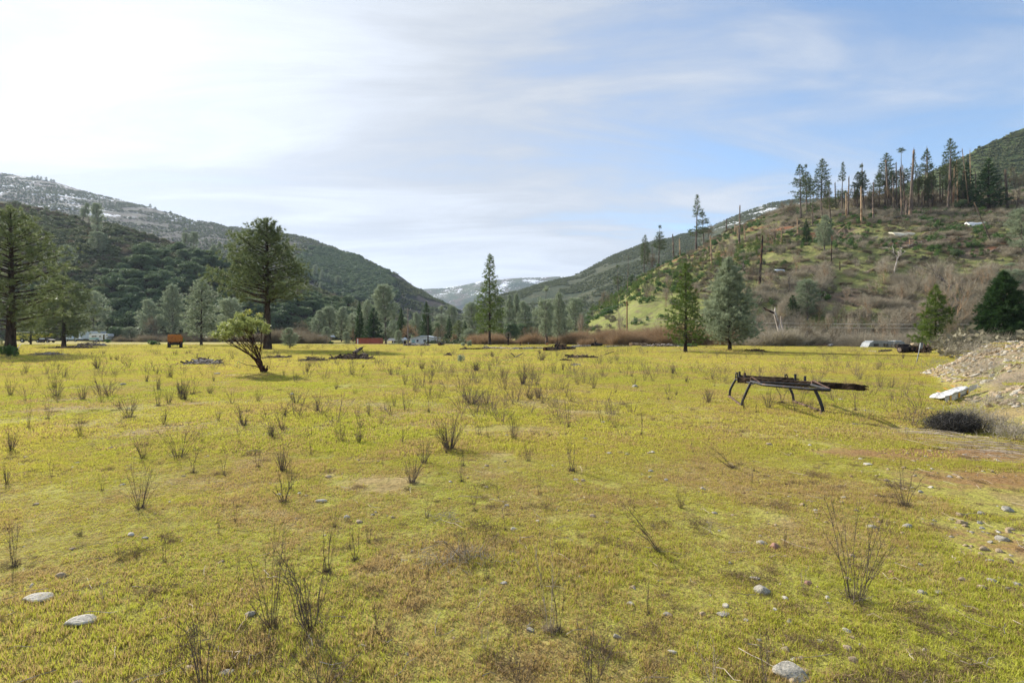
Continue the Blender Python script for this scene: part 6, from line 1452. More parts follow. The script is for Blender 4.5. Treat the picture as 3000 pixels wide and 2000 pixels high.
SM = [(2823, 1516, 34, 'tan'), (2823, 1536, 30, 'tan'), (2812, 1646, 20, 'tan'), (2825, 1696, 28, 'tan'), (2914, 1700, 32, 'grey'), (2880, 1720, 28, 'tan'), (2986, 1709, 26, 'grey'), (2616, 1674, 24, 'red'), (2370, 1710, 26, 'red'), (2502, 1628, 22, 'tan'), (2234, 1590, 34, 'grey'), (2094, 1503, 18, 'grey'),
      (2276, 1481, 13, 'grey'), (2181, 1475, 12, 'red'), (2470, 1474, 20, 'tan'), (2519, 1475, 18, 'tan'), (2140, 1648, 14, 'grey'), (2570, 1518, 20, 'tan'), (2557, 1543, 28, 'grey'), (380, 1570, 28, 'white'), (421, 1578, 20, 'grey'), (174, 1690, 36, 'tan'), (708, 1732, 16, 'tan'), (952, 1566, 10, 'white'),
      (636, 1098, 18, 'grey'), (855, 1158, 16, 'white'), (359, 1130, 16, 'grey'), (816, 1449, 18, 'white'), (876, 1445, 17, 'white'), (961, 1398, 22, 'tan'), (1667, 1498, 15, 'tan'), (1778, 1530, 14, 'grey'), (1850, 1773, 22, 'white'), (1576, 1527, 16, 'white'), (1956, 1803, 24, 'grey'), (1151, 1517, 18, 'tan'),
      (1718, 1899, 16, 'red'), (1714, 1288, 24, 'grey'), (1784, 1333, 18, 'white'), (1838, 1335, 15, 'grey'), (1912, 1330, 18, 'white'), (1908, 1381, 18, 'grey'), (1978, 1287, 10, 'tan'), (1130, 1198, 10, 'white'), (1115, 1056, 10, 'tan'), (2258, 1306, 26, 'tan'), (2375, 1308, 16, 'white'), (2496, 1395, 18, 'red'),
      (2601, 1408, 22, 'tan'), (2464, 1170, 15, 'white'), (2730, 1199, 26, 'grey'), (2110, 1286, 12, 'tan'), (2222, 1300, 10, 'red'), (1770, 1238, 16, 'white'), (2255, 1448, 14, 'tan'), (2180, 1445, 12, 'red'), (2050, 1440, 12, 'grey'), (2700, 1440, 18, 'grey'), (2760, 1462, 16, 'red'), (2650, 1560, 20, 'tan'), (2745, 1600, 18, 'red'),
      (2700, 1652, 18, 'grey'), (2905, 1640, 20, 'grey'), (2925, 1560, 16, 'tan'), (2790, 1570, 14, 'grey'), (2950, 1760, 18, 'tan'), (2850, 1560, 14, 'grey'), (2740, 1525, 14, 'grey'), (2880, 1510, 26, 'grey'), (2960, 1500, 40, 'grey'), (1350, 1560, 10, 'tan'), (1100, 1500, 10, 'white'), (600, 1640, 10, 'tan'), (495, 1470, 12, 'white'),
      (2420, 1530, 14, 'tan'), (2380, 1470, 10, 'tan'), (1840, 1640, 12, 'tan'), (1700, 1690, 12, 'grey'), (1930, 1700, 10, 'grey'), (300, 1290, 10, 'grey'), (1330, 1870, 16, 'tan'), (1190, 1915, 18, 'grey')]
for px, py, w, c in SM:
    t = {'grey': 'small grey stone', 'tan': 'small tan stone', 'red': 'small reddish stone', 'white': 'small whitish stone'}[c]
    rock(px, py, w * 1.05, c, t + ' half sunk in the meadow turf', t + 's on the meadow', .55)
# rubble: nobody could count it
S_rub = source_collection('rubble_stone', [RM[c][i] for c in ('tan', 'tan', 'tan', 'grey', 'white') for i in range(2)])
def scatter_pts(n, fx, seed):
    r = np.random.default_rng(seed); x, y, s = fx(r, n); return np.stack([x, y, ground_h(x, y)], 1), s, r
def rub_bank(r, n):
    y = 4.5 + 29 * r.uniform(0, 1, n) ** 1.1; x = y * r.uniform(.68, 1.45, n); h = bank_h(x, y)
    dens = np.where((y > 17), sstep(.02, .2, h) * sstep(1.3, .9, h) * (fbm(x * .5, y * .5, 3, 4) > .38), .55 * sstep(.0, .2, h) * (fbm(x * .7, y * .7, 3, 44) > .42))
    dens = np.maximum(dens, .8 * ((y > 17) & (y < 24) & (x < 23) & (h > .03)))
    k = r.uniform(0, 1, n) < dens; x, y = x[k], y[k]
    return x, y, .02 + .085 * r.uniform(0, 1, len(x)) ** 2.6 * np.where(y > 15, 1.25, 1)
P_, s_, r_ = scatter_pts(27000, rub_bank, 91)
o = scatter_stuff('bank_rubble', P_, r_.uniform(0, 6.28, len(P_)), s_, r_.integers(0, 10, len(P_)), S_rub, tilt=r_.normal(0, .4, (len(P_), 2)), zs=.6); tag(o, 'tan broken stones covering the gravel bank', 'rubble')
def rub_flat(r, n):
    y = 2.3 + 11 * r.uniform(0, 1, n); x = y * r.uniform(-1.1, 1.1, n); q = x / y
    dens = .035 + .6 * sstep(.35, .9, q) * sstep(12, 6, y) * (fbm(x * .8, y * .8, 3, 8) > .42)
    k = r.uniform(0, 1, n) < dens; x, y = x[k], y[k]
    return x, y, .008 + .03 * r.uniform(0, 1, len(x)) ** 3
P_, s_, r_ = scatter_pts(14000, rub_flat, 92)
o = scatter_stuff('pebbles', P_, r_.uniform(0, 6.28, len(P_)), s_, r_.integers(0, 10, len(P_)), S_rub, tilt=r_.normal(0, .3, (len(P_), 2)), zs=.6); tag(o, 'loose pebbles in the stony soil of the right foreground', 'pebbles')

# ---------------------------------------------------------------- things by the bank
M['sack'] = solid_mat('white_plastic_wrap', (0.62, 0.62, 0.6), (0.5, 0.5, 0.49), 5, .45)
M['tape'] = solid_mat('orange_tape', (0.7, 0.36, 0.03), (0.6, 0.28, 0.02), 4, .5)
M['ink'] = solid_mat('black_ink', (0.02, 0.02, 0.02), (0.03, 0.03, 0.03), 4, .6)
def hit(px, py):
    """where the line of sight through a place of the photograph meets the ground or bank"""
    d = CH * F / (py - HY); t = np.linspace(.15, 1.3, 3000); x = (px - 1500) / F * d * t; y = d * t; zz = CH * (1 - t); g = ground_h(x, y); k = np.where(zz <= g)[0][0]
    return np.array([x[k], y[k], g[k]])
def wrap():
    A, B, C_, D_ = hit(2722, 1168), hit(2768, 1184), hit(2840, 1158), hit(2862, 1150)
    e = empty('plastic_wrap', tuple(B)); m = MB(); T = MB(); K = MB()
    def sheet(P0, P1, P2, P3, mb, nx=18, ny=6, amp=.02, lift=.05, th=.03, seed=1):
        u, v = np.meshgrid(np.linspace(0, 1, nx), np.linspace(0, 1, ny)); u_, v_ = u[..., None], v[..., None]
        q = (P0 * (1 - u_) + P1 * u_) * (1 - v_) + (P3 * (1 - u_) + P2 * u_) * v_; q[..., 2] += lift + amp * (fbm(u * 5 + seed, v * 4, 3, seed) - .3)
        t_ = q.reshape(-1, 3) - B; b_ = t_ - [0, 0, th]; n = nx; i = np.arange(ny - 1)[:, None]; j = np.arange(nx - 1)[None, :]
        f = np.stack([i * n + j, i * n + j + 1, (i + 1) * n + j + 1, (i + 1) * n + j], -1).reshape(-1, 4); mb.add(t_, f)
        ed = np.concatenate([np.arange(n), np.arange(1, ny) * n + n - 1, np.arange(n - 2, -1, -1) + (ny - 1) * n, np.arange(ny - 2, 0, -1) * n]); k = len(ed); a = np.arange(k); b2 = (a + 1) % k
        mb.add(np.vstack([t_[ed], b_[ed]]), np.stack([a, k + a, k + b2, b2], 1)); return q
    up = np.array([0, 0, 1.])
    # the flat folded parcel: a top face that slopes back, and a front face with tape across it
    s1 = sheet(B + up * .10, C_ + up * .14, C_ + up * .17 + [.06, .3, 0], A + up * .02, m, amp=.09)
    s2 = sheet(B, C_ + up * .03, C_ + up * .17, B + up * .12, m, amp=.02, lift=.04, seed=3)
    s3 = sheet(C_ + up * .06, D_ + up * .1, D_ + up * .17 + [.1, .1, 0], C_ + up * .2, m, amp=.03, seed=5)
    m.build('sheet', M['sack'], e)
    for k in (.16, .5, .86):
        P0 = B + (C_ - B) * k; dx = (C_ - B) * .075; off = np.array([-.004, -.02, .045])
        f = (P0 + off - [0, 0, 0], P0 + dx + off, P0 + dx + off + up * .125, P0 + off + up * .12)
        T.add(np.array([q - B for q in f]), np.array([[0, 1, 2, 3]]))
    for k in (.15, .4, .65):
        P0 = A + (C_ + [.1, .5, .15] - A) * k; T.add(np.array([P0 + [0, -.05, .18] - B, P0 + [.07, -.05, .18] - B, P0 + [.03, -.22, .15] - B, P0 + [-.04, -.22, .15] - B]), np.array([[0, 1, 2, 3]]))
    T.build('tape', M['tape'], e)
    for k in range(9):
        P0 = B + (C_ - B) * (.60 + k * .035) + [0, -.028, .05]; dx = (C_ - B) * .02; K.add(np.array([P0 - B, P0 + dx - B, P0 + dx + up * .045 - B, P0 + up * .045 - B]), np.array([[0, 1, 2, 3]]))
    K.build('print', M['ink'], e)
    tag(e, 'crumpled white plastic wrapped parcel with orange tape on the gravel bank', 'parcel')
wrap()
def brush_clump(px, py, w, h, n, mat, name, lab, cat, seed, dens=1.0, k=4, wd=.006, spread=.9):
    P = hit(px, py); r = np.random.default_rng(seed); mb = MB(); c = r.normal(0, 1, (n, 3)) * np.array([w * .23, w * .17, h * .25]) + np.array([0, 0, h * .42]); c[:, 2] = np.clip(c[:, 2], .02, h * .9)
    needles(mb, c, np.tile([0., 0, .25], (n, 1)), .3 * max(w, h) * .6, k, spread, wd); return tag(mb.build(name, M[mat], loc=tuple(P)), lab, cat)
M['blackbrush'] = leaf_mat('blackish_twigs', (0.02, 0.02, 0.02), (0.085, 0.08, 0.075), .1, .7, .2)
M['straw'] = leaf_mat('grey_straw', (0.22, 0.19, 0.15), (0.42, 0.38, 0.3), .25, .7, .2)
brush_clump(2795, 1262, .85, .3, 1800, 'blackbrush', 'dark_brush', 'dark blackish tangle of twigs at the foot of gravel bank', 'brush heap', 1)
brush_clump(2900, 1262, 1.0, .35, 300, 'straw', 'dry_grass_tuft', 'pale dry grass tangle right of the blackish tangle', 'dry grass', 2)
brush_clump(2985, 1290, .8, .3, 200, 'straw', 'dry_grass_tuft', 'grey dry grass tangle at the right border', 'dry grass', 3)
brush_clump(2820, 1225, .8, .25, 170, 'straw', 'dry_grass_tuft', 'fluffy pale dry grass above the blackish tangle', 'dry grass', 4)
brush_clump(2880, 1040, 3.2, .5, 260, 'straw', 'dry_grass_tuft', 'wispy dry grass on the crest of gravel bank', 'dry grass', 5)
brush_clump(2950, 1130, 2.0, .3, 110, 'straw', 'dry_grass_tuft', 'wispy dry grass on the middle of gravel bank', 'dry grass', 6)
brush_clump(2900, 1090, 3.0, .3, 160, 'straw', 'dry_grass_tuft', 'thin straw coloured grass over the upper face of gravel bank', 'dry grass', 8)
brush_clump(2930, 1190, 1.6, .2, 130, 'straw', 'dry_grass_tuft', 'short dry grass right of the white parcel', 'dry grass', 9)
brush_clump(2755, 1065, 1.6, .3, 70, 'straw', 'dry_grass_tuft', 'thin dry grass on the stony nose of gravel bank', 'dry grass', 7)
brush_clump(1345, 1640, .7, .06, 90, 'straw', 'dead_weed_tangle', 'flattened tangle of bleached stalks in the centre foreground', 'dry weed', 10, k=3, wd=.004)
brush_clump(1300, 1520, .4, .04, 40, 'straw', 'dead_weed_tangle', 'small flattened tangle of pale stalks above the larger tangle', 'dry weed', 11, k=3, wd=.004)
# fallen canes
mb = MB(); r = np.random.default_rng(12)
for i in range(70):
    q = r.uniform(0, 1) ** .7; P = hit(2700 + 290 * q + r.normal(0, 20), 1275 + 55 * q + r.normal(0, 9 + 10 * q)); L = r.uniform(.25, .8); d = np.array([.86, -.55, 0]) + r.normal(0, .3, 3) * [1, 1, .2]
    a = P - d * L / 2; b = P + d * L / 2; a[2] = gz(a[0], a[1]) + r.uniform(.01, .06); b[2] = gz(b[0], b[1]) + r.uniform(.01, .06)
    tube(mb, [a, (a + b) / 2 + [0, 0, r.uniform(0, .03)], b], r.uniform(.002, .005), 3, var=r.uniform(0, 1), cap=False)
tag(mb.build('dead_canes', M['twigpale']), 'pale dead canes lying fallen along the foot of gravel bank', 'canes', kind='stuff')
# twigs and sticks lying about
mb = MB()
for i in range(520):
    y = 2.3 + 14 * r.uniform(0, 1) ** 1.3; x = y * r.uniform(-1.1, 1.1); L = r.uniform(.04, .2) * (1 + y * .04); a = r.uniform(0, 6.28); d = np.array([math.cos(a), math.sin(a), 0]); z = gz(x, y); c = np.array([x, y, z + r.uniform(.015, .04)]); n = 4; s = np.linspace(-.5, .5, n)[:, None]
    tube(mb, c + d * s * L + r.normal(0, .012, (n, 3)) * [1, 1, .5], np.linspace(.0022, .001, n) * (1 + y * .06), 3, var=r.uniform(0, 1), cap=False)
tag(mb.build('twig_litter', M['twigpale']), 'bleached twigs scattered over the turf', 'twigs', kind='stuff')
for i, (px, py, l, mt, lab) in enumerate([(1888, 1145, 26, 'logdark', 'short dark stick lying in the meadow left of rack'), (2600, 1455, 46, 'logdark', 'dark burnt stick on the stony soil'), (2140, 1232, 50, 'logdark', 'broken dark sticks lying before the rack'), (2430, 1208, 60, 'log', 'thin grey stick lying at the right rack leg'),
        (2740, 1310, 40, 'logdark', 'dark stick lying below the blackish tangle'), (2215, 1380, 18, 'logdark', 'small dark stick in the meadow'), (2305, 1418, 18, 'logdark', 'small dark splinter below the lone leaning weed'), (2520, 1240, 44, 'log', 'grey branch bits lying right of the rack')]):
    log(px - l / 2, py, px + l / 2, py + 3, .012 + .0 * i, mt, lab, 'stick', knots=2, cat='stick')
# ---------------------------------------------------------------- dry weeds
def weed(seed, stems, w, forks=2, thick=.006, tuft=True, lean=0.0, curve=.25):
    """height 1, spread w"""
    r = np.random.default_rng(seed); mb = MB()
    for i in range(stems):
        a = r.uniform(0, 6.28); sp = w / 2 * r.uniform(.1, 1) ** .7; h = r.uniform(.45, 1) * (1 - .25 * (sp / (w / 2 + .01)) ** 2)
        n = 7; s = np.linspace(0, 1, n)[:, None]; b = np.array([math.cos(a), math.sin(a), 0]) * .03 * w * 2
        tip = np.array([math.cos(a) * sp + lean, math.sin(a) * sp, h]); p = b + (tip - b) * s; p[:, 2] += (curve * h * np.sin(s[:, 0] * PI) * .35); p += np.cumsum(r.normal(0, .012, (n, 3)), 0)
        th = thick * r.uniform(.6, 1.2); tube(mb, p, np.linspace(th, th * .35, n), 4, var=r.uniform(0, 1), cap=False)
        for f in range(forks):
            q = r.integers(2, n - 1); d = (p[q + 1] - p[q]) / np.linalg.norm(p[q + 1] - p[q]) + r.normal(0, .38, 3); d[2] = abs(d[2]) + .1; d /= np.linalg.norm(d); L = h * r.uniform(.15, .38)
            p2 = p[q] + d * L * np.linspace(0, 1, 4)[:, None] + r.normal(0, .008, (4, 3)); tube(mb, p2, np.linspace(th * .6, th * .25, 4), 3, var=r.uniform(0, 1), cap=False)
    if tuft:
        c = r.normal(0, 1, (90, 3)) * [.05 * w * 2, .05 * w * 2, 0]; c[:, 2] = .01; needles(mb, c, np.tile([0, 0, .5], (90, 1)), .15, 2, .8, thick * 1.2, var=.05)
    return mb
for key, spec in {'wvase': [(24, .9, 3), (28, 1.0, 3), (18, 1.1, 3), (34, .8, 2), (20, 1.2, 4)], 'wthin': [(4, .35, 4), (6, .5, 3), (3, .3, 5), (8, .6, 3)], 'wdense': [(60, 1.0, 2), (75, 1.1, 1), (50, .9, 2)], 'wbig': [(13, .75, 5), (11, .8, 6)], 'wlean': [(9, .5, 3), (8, .4, 3)], 'wnear': [(26, 1.0, 3), (20, 1.1, 4), (16, .9, 4)]}.items():
    kit(key, [[weed(900 + i * 7 + len(key), a, b, c, {'wbig': .005, 'wvase': .0066, 'wthin': .0066, 'wdense': .0066, 'wlean': .005, 'wnear': .0042}[key], lean=-.75 if key == 'wlean' else 0)] for i, (a, b, c) in enumerate(spec)], [('dry_weed', M['twig'], False)])
kit('wpale', [[weed(960 + i, 6, .5, 4, .0042)] for i in range(2)], [('dry_weed', M['twigpale'], False)])
WK = {'v': 'wvase', 't': 'wthin', 'd': 'wdense', 'b': 'wbig', 'l': 'wlean', 'p': 'wpale', 'n': 'wnear'}
NW = {'v': 1.0, 't': .45, 'd': 1.0, 'b': .8, 'l': 1.0, 'p': .5, 'n': 1.0}
WB = [ # individually described weeds: px, base row, height px, width px, kind, label
 (795, 1837, 315, 130, 'b', 'tall many forked dry weed, left one of the big foreground pair'), (910, 1837, 270, 210, 'b', 'wide many forked dry weed, right one of the big foreground pair'), (2506, 1756, 310, 225, 'n', 'large spreading dry weed with dark crown in the right foreground'),
 (600, 2010, 280, 170, 'b', 'dry weed growing over the bottom border left of centre'), (940, 2020, 170, 220, 'b', 'wide leaning dry weed at the bottom border'), (1612, 1850, 320, 120, 'p', 'tall bleached white stalk in the centre foreground'), (1638, 1850, 190, 80, 't', 'dark thin stalks beside the tall bleached stalk'),
 (1736, 2005, 220, 160, 'b', 'forked dark weed at the bottom border right of centre'), (2242, 2010, 230, 90, 'b', 'thin forked weed at the bottom border by the boulder'), (2090, 2010, 170, 130, 'p', 'bleached forked weed at the bottom border'), (1527, 2010, 130, 90, 'b', 'slanting dark stalks at the bottom border centre'),
 (1931, 1616, 175, 150, 'l', 'dry weed leaning far left in the middle foreground'), (2149, 1372, 95, 100, 'l', 'dry weed leaning left before the rack'), (42, 1660, 145, 60, 't', 'tall thin weed near the left border foreground'), (482, 1648, 110, 40, 't', 'single thin weed in the left foreground'),
 (410, 1487, 140, 95, 'n', 'tall vase shaped weed standing alone at left'), (523, 1342, 112, 118, 'n', 'wide open weed with two leaning stems at left'), (419, 1343, 85, 72, 'v', 'vase shaped weed left of the wide open weed'), (32, 1320, 72, 66, 'v', 'vase shaped weed with dark base at the left border'),
 (1317, 1318, 105, 112, 'd', 'largest dense dark weed in the middle of the meadow'), (1242, 1358, 78, 76, 'v', 'vase shaped weed left below the largest dense weed'), (1208, 1413, 88, 88, 'v', 'fan shaped weed with dark base below the vase shaped one'), (1531, 1128, 66, 46, 'd', 'upright dense dark weed in the middle distance'),
 (2650, 1483, 155, 62, 't', 'tall thin weed on the stony soil at right'), (958, 1676, 185, 60, 't', 'tall thin weed right behind the big foreground pair'), (1370, 1640, 95, 170, 'n', 'low tangled weed with bleached fallen stalks in centre foreground'), (1430, 1697, 115, 50, 't', 'upright weed at right end of the low tangle'),
 (714, 1252, 84, 76, 'v', 'bushy vase weed behind the small dense one'), (795, 1284, 48, 45, 'd', 'small dense dark tuft weed'), (378, 1231, 72, 88, 'v', 'sprawling fan weed in the left middle distance'), (285, 1080, 33, 33, 'd', 'round dense brown weed far left'), (1383, 1184, 52, 104, 'v', 'wide mat of dry stalks in the middle of meadow'),
]
WS = """32 1162 56 45 v;234 1278 60 45 v;565 1385 85 50 t;480 1251 48 42 v;463 1193 75 34 v;495 1185 47 45 v;534 1172 75 45 v;565 1157 68 34 t;616 1155 30 34 d;680 1187 47 35 t;757 1179 38 36 v;867 1183 45 60 v;827 1264 78 55 v;835 1225 26 20 d;995 1293 55 35 v;140 1230 64 26 t;77 1091 38 26 v;187 1106 38 34 v;325 1055 20 22 v;376 1079 30 36 v;166 1166 60 60 v;242 1172 50 48 v;193 1270 50 25 t;829 1378 85 85 v;755 1366 72 34 t;850 1434 115 30 t;655 1391 85 32 t;833 1470 110 64 t;929 1208 55 34 v;83 1255 80 26 t;689 1526 90 26 t;233 1569 22 30 d;1042 1641 130 60 t;1251 1515 70 34 t;1389 1494 80 40 t;1995 1488 60 50 v;1081 1590 90 40 t;2203 1415 60 20 t;1308 1327 40 30 d;1051 1298 57 34 d;1003 1293 55 30 v;1057 1257 40 30 v;1047 1223 45 34 v;1080 1219 55 34 v;1117 1242 38 30 v;1155 1189 47 30 v;1255 1208 95 30 t;1285 1166 30 40 v;1212 1149 26 18 v;1261 1123 40 22 v;1032 1100 45 34 v;1144 1098 30 26 v;1193 1076 32 22 v;1236 1081 26 42 d;1327 1089 30 22 v;1395 1085 34 50 d;1434 1085 38 22 v;1570 1127 60 38 v;1553 1170 34 40 d;1480 1140 50 26 v;1502 1183 75 16 t;1425 1183 50 40 v;1395 1208 64 47 v;1402 1276 60 40 t;1429 1285 90 20 t;1497 1230 26 20 v;1506 1289 80 55 v;1548 1351 64 45 v;1676 1383 130 55 t;1667 1251 85 30 t;1612 1230 50 24 t;1740 1138 45 32 v;1693 1128 40 26 v;1803 1149 34 26 t;1889 1117 32 26 v;1850 1102 50 20 t;1880 1276 120 22 t;1642 1153 20 20 v;1587 1055 30 38 d;1757 1064 26 26 v;1808 1055 24 26 v;1442 1047 20 20 d;1357 1366 70 40 t;1353 1412 85 34 t;2579 1130 45 36 v;2611 1134 38 36 v;2571 1082 24 20 v;2446 1094 24 24 v;2228 1092 24 24 v;2359 1094 24 24 v;2292 1180 70 60 t;2252 1195 60 60 v;2216 1207 50 20 t;2506 1199 60 24 t;2692 1191 60 18 t;2377 1199 60 24 t;2672 1243 60 20 t;2660 1288 40 15 t;700 1300 60 30 t;590 1300 50 30 t;910 1330 60 30 t;640 1240 40 24 v;300 1180 40 30 v;430 1120 30 30 v;350 1200 40 24 t;1180 1300 50 24 t;1120 1360 60 20 t;1590 1180 40 20 t;2010 1120 26 24 v;1960 1150 30 20 t;2060 1180 34 20 t;1800 1250 40 20 t;2350 1180 50 30 v;2180 1200 50 26 v;2410 1205 50 30 v;2330 1200 50 26 v;2030 1330 60 20 t;1580 1450 70 24 t;1460 1460 50 24 t;980 1540 80 26 t;640 1560 70 24 t;300 1440 60 20 t;150 1400 60 24 t;20 1420 70 40 v;2700 1130 20 26 v;2520 1110 26 26 v;1480 1550 90 30 t;1850 1480 60 24 t;2300 1600 80 30 t;1250 1700 90 34 t;700 1700 100 34 t;350 1640 80 26 t;1100 1850 130 50 t;1900 1800 110 40 t;1420 1900 150 50 p;1240 1600 60 40 p;2080 1560 60 40 p;2350 1720 90 50 p;300 1760 80 60 p"""
def put_weed(px, py, h, w, k, lab, grp, i, nm='dry_weed'):
    x, y = gp(px, py); H = h / F * y; W = w / F * y
    key = WK[k]; s = W / NW[k] * .95
    s = max(s, H * .25) * (1.25 if k in 'bn' else 1)
    place1(key, i, nm, (x, y, gz(x, y) - .01), random.uniform(0, 6.28) if k != 'l' else random.uniform(-.3, .3), (s, s, H / .95), lab, 'dry weed', grp)
for i, (px, py, h, w, k, lab) in enumerate(WB): put_weed(px, py, h, w, k, lab, None, i)
LB = {'v': ('small vase shaped dry weed standing in the meadow grass', 'small vase shaped dry weeds'), 't': ('thin single stalked dry weed standing in the meadow grass', 'thin stalked dry weeds'), 'd': ('small dense dark tuft of dry weed in the meadow', 'small dense dry weed tufts'), 'p': ('bleached pale forked stalk lying in the foreground grass', 'bleached pale stalks')}
for i, q in enumerate(WS.split(';')):
    a = q.split(); put_weed(*map(float, a[:4]), a[4], LB[a[4]][0], LB[a[4]][1], i)
r = np.random.default_rng(55)
for i in range(130):      # the scatter of small weeds in the middle distance
    px = r.uniform(0, 2650); py = 1035 + 150 * r.uniform(0, 1) ** 1.5
    if 2100 < px < 2560 and py > 1090: continue
    k = ['v', 'v', 't', 'd'][r.integers(0, 4)]; h = r.uniform(.35, 1.0) * (18 + (py - 1035) * .32); put_weed(px, py, h, h * r.uniform(.5, 1.0), k, LB[k][0], LB[k][1], i)
# very far haze of stalks standing in the meadow: nobody could count it
M['stalk'] = bark_mat('far_dry_stalk', (0.13, 0.095, 0.07), (0.27, 0.21, 0.15), None, 1, 8)
S_weed = source_collection('stalks', [weed(980 + i, 8, 1.3, 3, .006, False).mesh('stalk_mesh', M['stalk']) for i in range(4)])
def fw(r, n):
    y = 9 + 86 * r.uniform(0, 1, n); x = y * r.uniform(-1.12, .82, n); k = fbm(x / 5, y / 5, 3, 41) > .5; x, y = x[k], y[k]; return x, y, r.uniform(.25, .85, len(x))
P_, s_, r_ = scatter_pts(4200, fw, 93)
o = scatter_stuff('stalk_field', P_, r_.uniform(0, 6.28, len(P_)), s_, r_.integers(0, 4, len(P_)), S_weed, zs=.8); tag(o, 'thin haze of dry stalks standing across the far meadow', 'dry stalks')

# ---------------------------------------------------------------- grass
def grass_mat(name, g1, g2, tan, trans):
    m, nt, out = new_mat(name); pos = wpos(nt); n1, n2, n3 = meadow_colors(nt, pos); v = attr(nt, 'var').outputs['Fac']
    col = mixc(nt, rampf(nt, n1, .38, .62), g1, g2)
    dry = mth(nt, 'ADD', mth(nt, 'MULTIPLY', rampf(nt, n2, .38, .64), .5), mth(nt, 'MULTIPLY', rampf(nt, n3, .42, .62), .28))
    sep = nt.nodes.new('ShaderNodeSeparateXYZ'); nt.links.new(pos, sep.inputs[0])
    lush = mth(nt, 'MULTIPLY', rampf(nt, sep.outputs[0], .8, 2.6), rampf(nt, sep.outputs[1], 5.0, 2.6))   # greener turf by the stony corner
    dry = mth(nt, 'ADD', mth(nt, 'SUBTRACT', dry, mth(nt, 'MULTIPLY', lush, .45)), mth(nt, 'MULTIPLY', rampf(nt, sep.outputs[1], 9.0, 2.5), .3))
    isdry = mth(nt, 'LESS_THAN', v, dry)
    col = mixc(nt, isdry, col, tan); finish(nt, out, col, .6, trans=trans, spec=.2); return m
M['grass'] = grass_mat('meadow_grass', (.455, .465, .065), (.57, .52, .09), (.51, .375, .155), .45)
M['litter'] = leaf_mat('dry_litter', (.09, .055, .03), (.38, .27, .13), .2, .8, .1)
def tuft_mesh(seed, size, nbl, hgt, wid, litter=30):
    r = np.random.default_rng(seed); mb = MB(); n = nbl
    c = np.stack([r.uniform(-.5, .5, n) * size, r.uniform(-.5, .5, n) * size, np.zeros(n)], 1)
    cl = r.uniform(-.5, .5, (9, 2)) * size; k = r.integers(0, 9, n); near = r.uniform(0, 1, n) < .45; c[near, :2] = cl[k[near]] + r.normal(0, size * .045, (near.sum(), 2))
    h = hgt * r.uniform(.35, 1.15, n); a = r.uniform(0, 6.28, n); sd = np.stack([np.cos(a), np.sin(a), np.zeros(n)], 1) * (wid / 2 * r.uniform(.6, 1.3, n))[:, None]
    b = r.uniform(0, 6.28, n); ln = np.stack([np.cos(b), np.sin(b), np.zeros(n)], 1) * (h * r.uniform(.1, .75, n))[:, None]
    mid = c + ln * .4 + np.array([0, 0, 1]) * (h * .62)[:, None]; tip = c + ln + np.array([0, 0, 1]) * h[:, None]
    v = np.stack([c - sd, c + sd, mid + sd * .7, mid - sd * .7, tip], 1).reshape(-1, 3); i = np.arange(n) * 5
    var = np.repeat(r.uniform(0, 1, n), 5)
    mb.add(v, np.stack([i, i + 1, i + 2, i + 3], 1), var, 0)
    mb.f.append(np.stack([i + 3, i + 2, i + 4], 1)); mb.mi.append(np.zeros(n))
    m = litter; q = np.stack([r.uniform(-.5, .5, m) * size, r.uniform(-.5, .5, m) * size, r.uniform(.002, hgt * .4, m)], 1)
    needles(mb, q, unit(m) * [1, 1, .25], hgt * .9, 1, .1, wid * 1.1, mi=1)
    return mb.mesh('grass_tuft_mesh', [M['grass'], M['litter']])
S_g1 = source_collection('grass_near', [tuft_mesh(1100 + i, .3, 430, .03, .0036, 130) for i in range(6)])
S_g2 = source_collection('grass_mid', [tuft_mesh(1110 + i, .8, 620, .042, .0095, 170) for i in range(5)])
S_g3 = source_collection('grass_far', [tuft_mesh(1120 + i, 2.2, 620, .07, .03, 60) for i in range(4)])
def gwedge(y0, y1, step, jit, seed, ax=1.22):
    r = np.random.default_rng(seed); X, Y = np.meshgrid(np.arange(-ax * y1, ax * y1, step), np.arange(y0, y1, step)); x = X.ravel() + r.normal(0, jit, X.size); y = Y.ravel() + r.normal(0, jit, X.size)
    k = (abs(x) < ax * y + .6) & (bank_h(x, y) < np.where(r.uniform(0, 1, len(x)) < .1, 9, .02)); x, y = x[k], y[k]
    red = np.zeros(len(x))
    for px, py, sx, sy, a in ((2720, 1330, 1.0, .3, 1), (2900, 1400, .8, .35, .9), (2960, 1600, .3, .35, .8), (2830, 1560, .3, .3, .6), (1985, 1255, .6, .15, .6)):
        cx, cy = gp(px, py); red = np.maximum(red, a * np.exp(-((x - cx) ** 2 / (2 * sx * sx) + (y - cy) ** 2 / (2 * sy * sy))))
    bare = fbm(x * .9, y * .9, 4, 21) + red * .5 + .12 * sstep(.5, .95, x / y) * sstep(4, 6, y) * sstep(11, 8, y)
    k = bare < .71 + r.uniform(-.06, .06, len(x)); x, y = x[k], y[k]
    return np.stack([x, y, ground_h(x, y) - .002], 1), r
for nm, lab, rg, st, coll, nv in (('near_grass', 'short yellow green grass of the foreground turf', (1.5, 8.0), .17, S_g1, 6), ('middle_grass', 'short yellow green grass of the middle meadow', (7.4, 26), .44, S_g2, 5), ('far_grass', 'bright grass of the far meadow', (25, 100), 1.15, S_g3, 4)):
    P_, r_ = gwedge(rg[0], rg[1], st, st * .3, int(rg[1])); k = len(P_)
    hv = .15 + 1.7 * fbm(P_[:, 0] * .8, P_[:, 1] * .8, 4, 33) ** 1.2
    o = scatter_stuff(nm, P_, r_.uniform(0, 6.28, k), r_.uniform(.85, 1.2, k), r_.integers(0, nv, k), coll, zs=hv); tag(o, lab, 'grass')

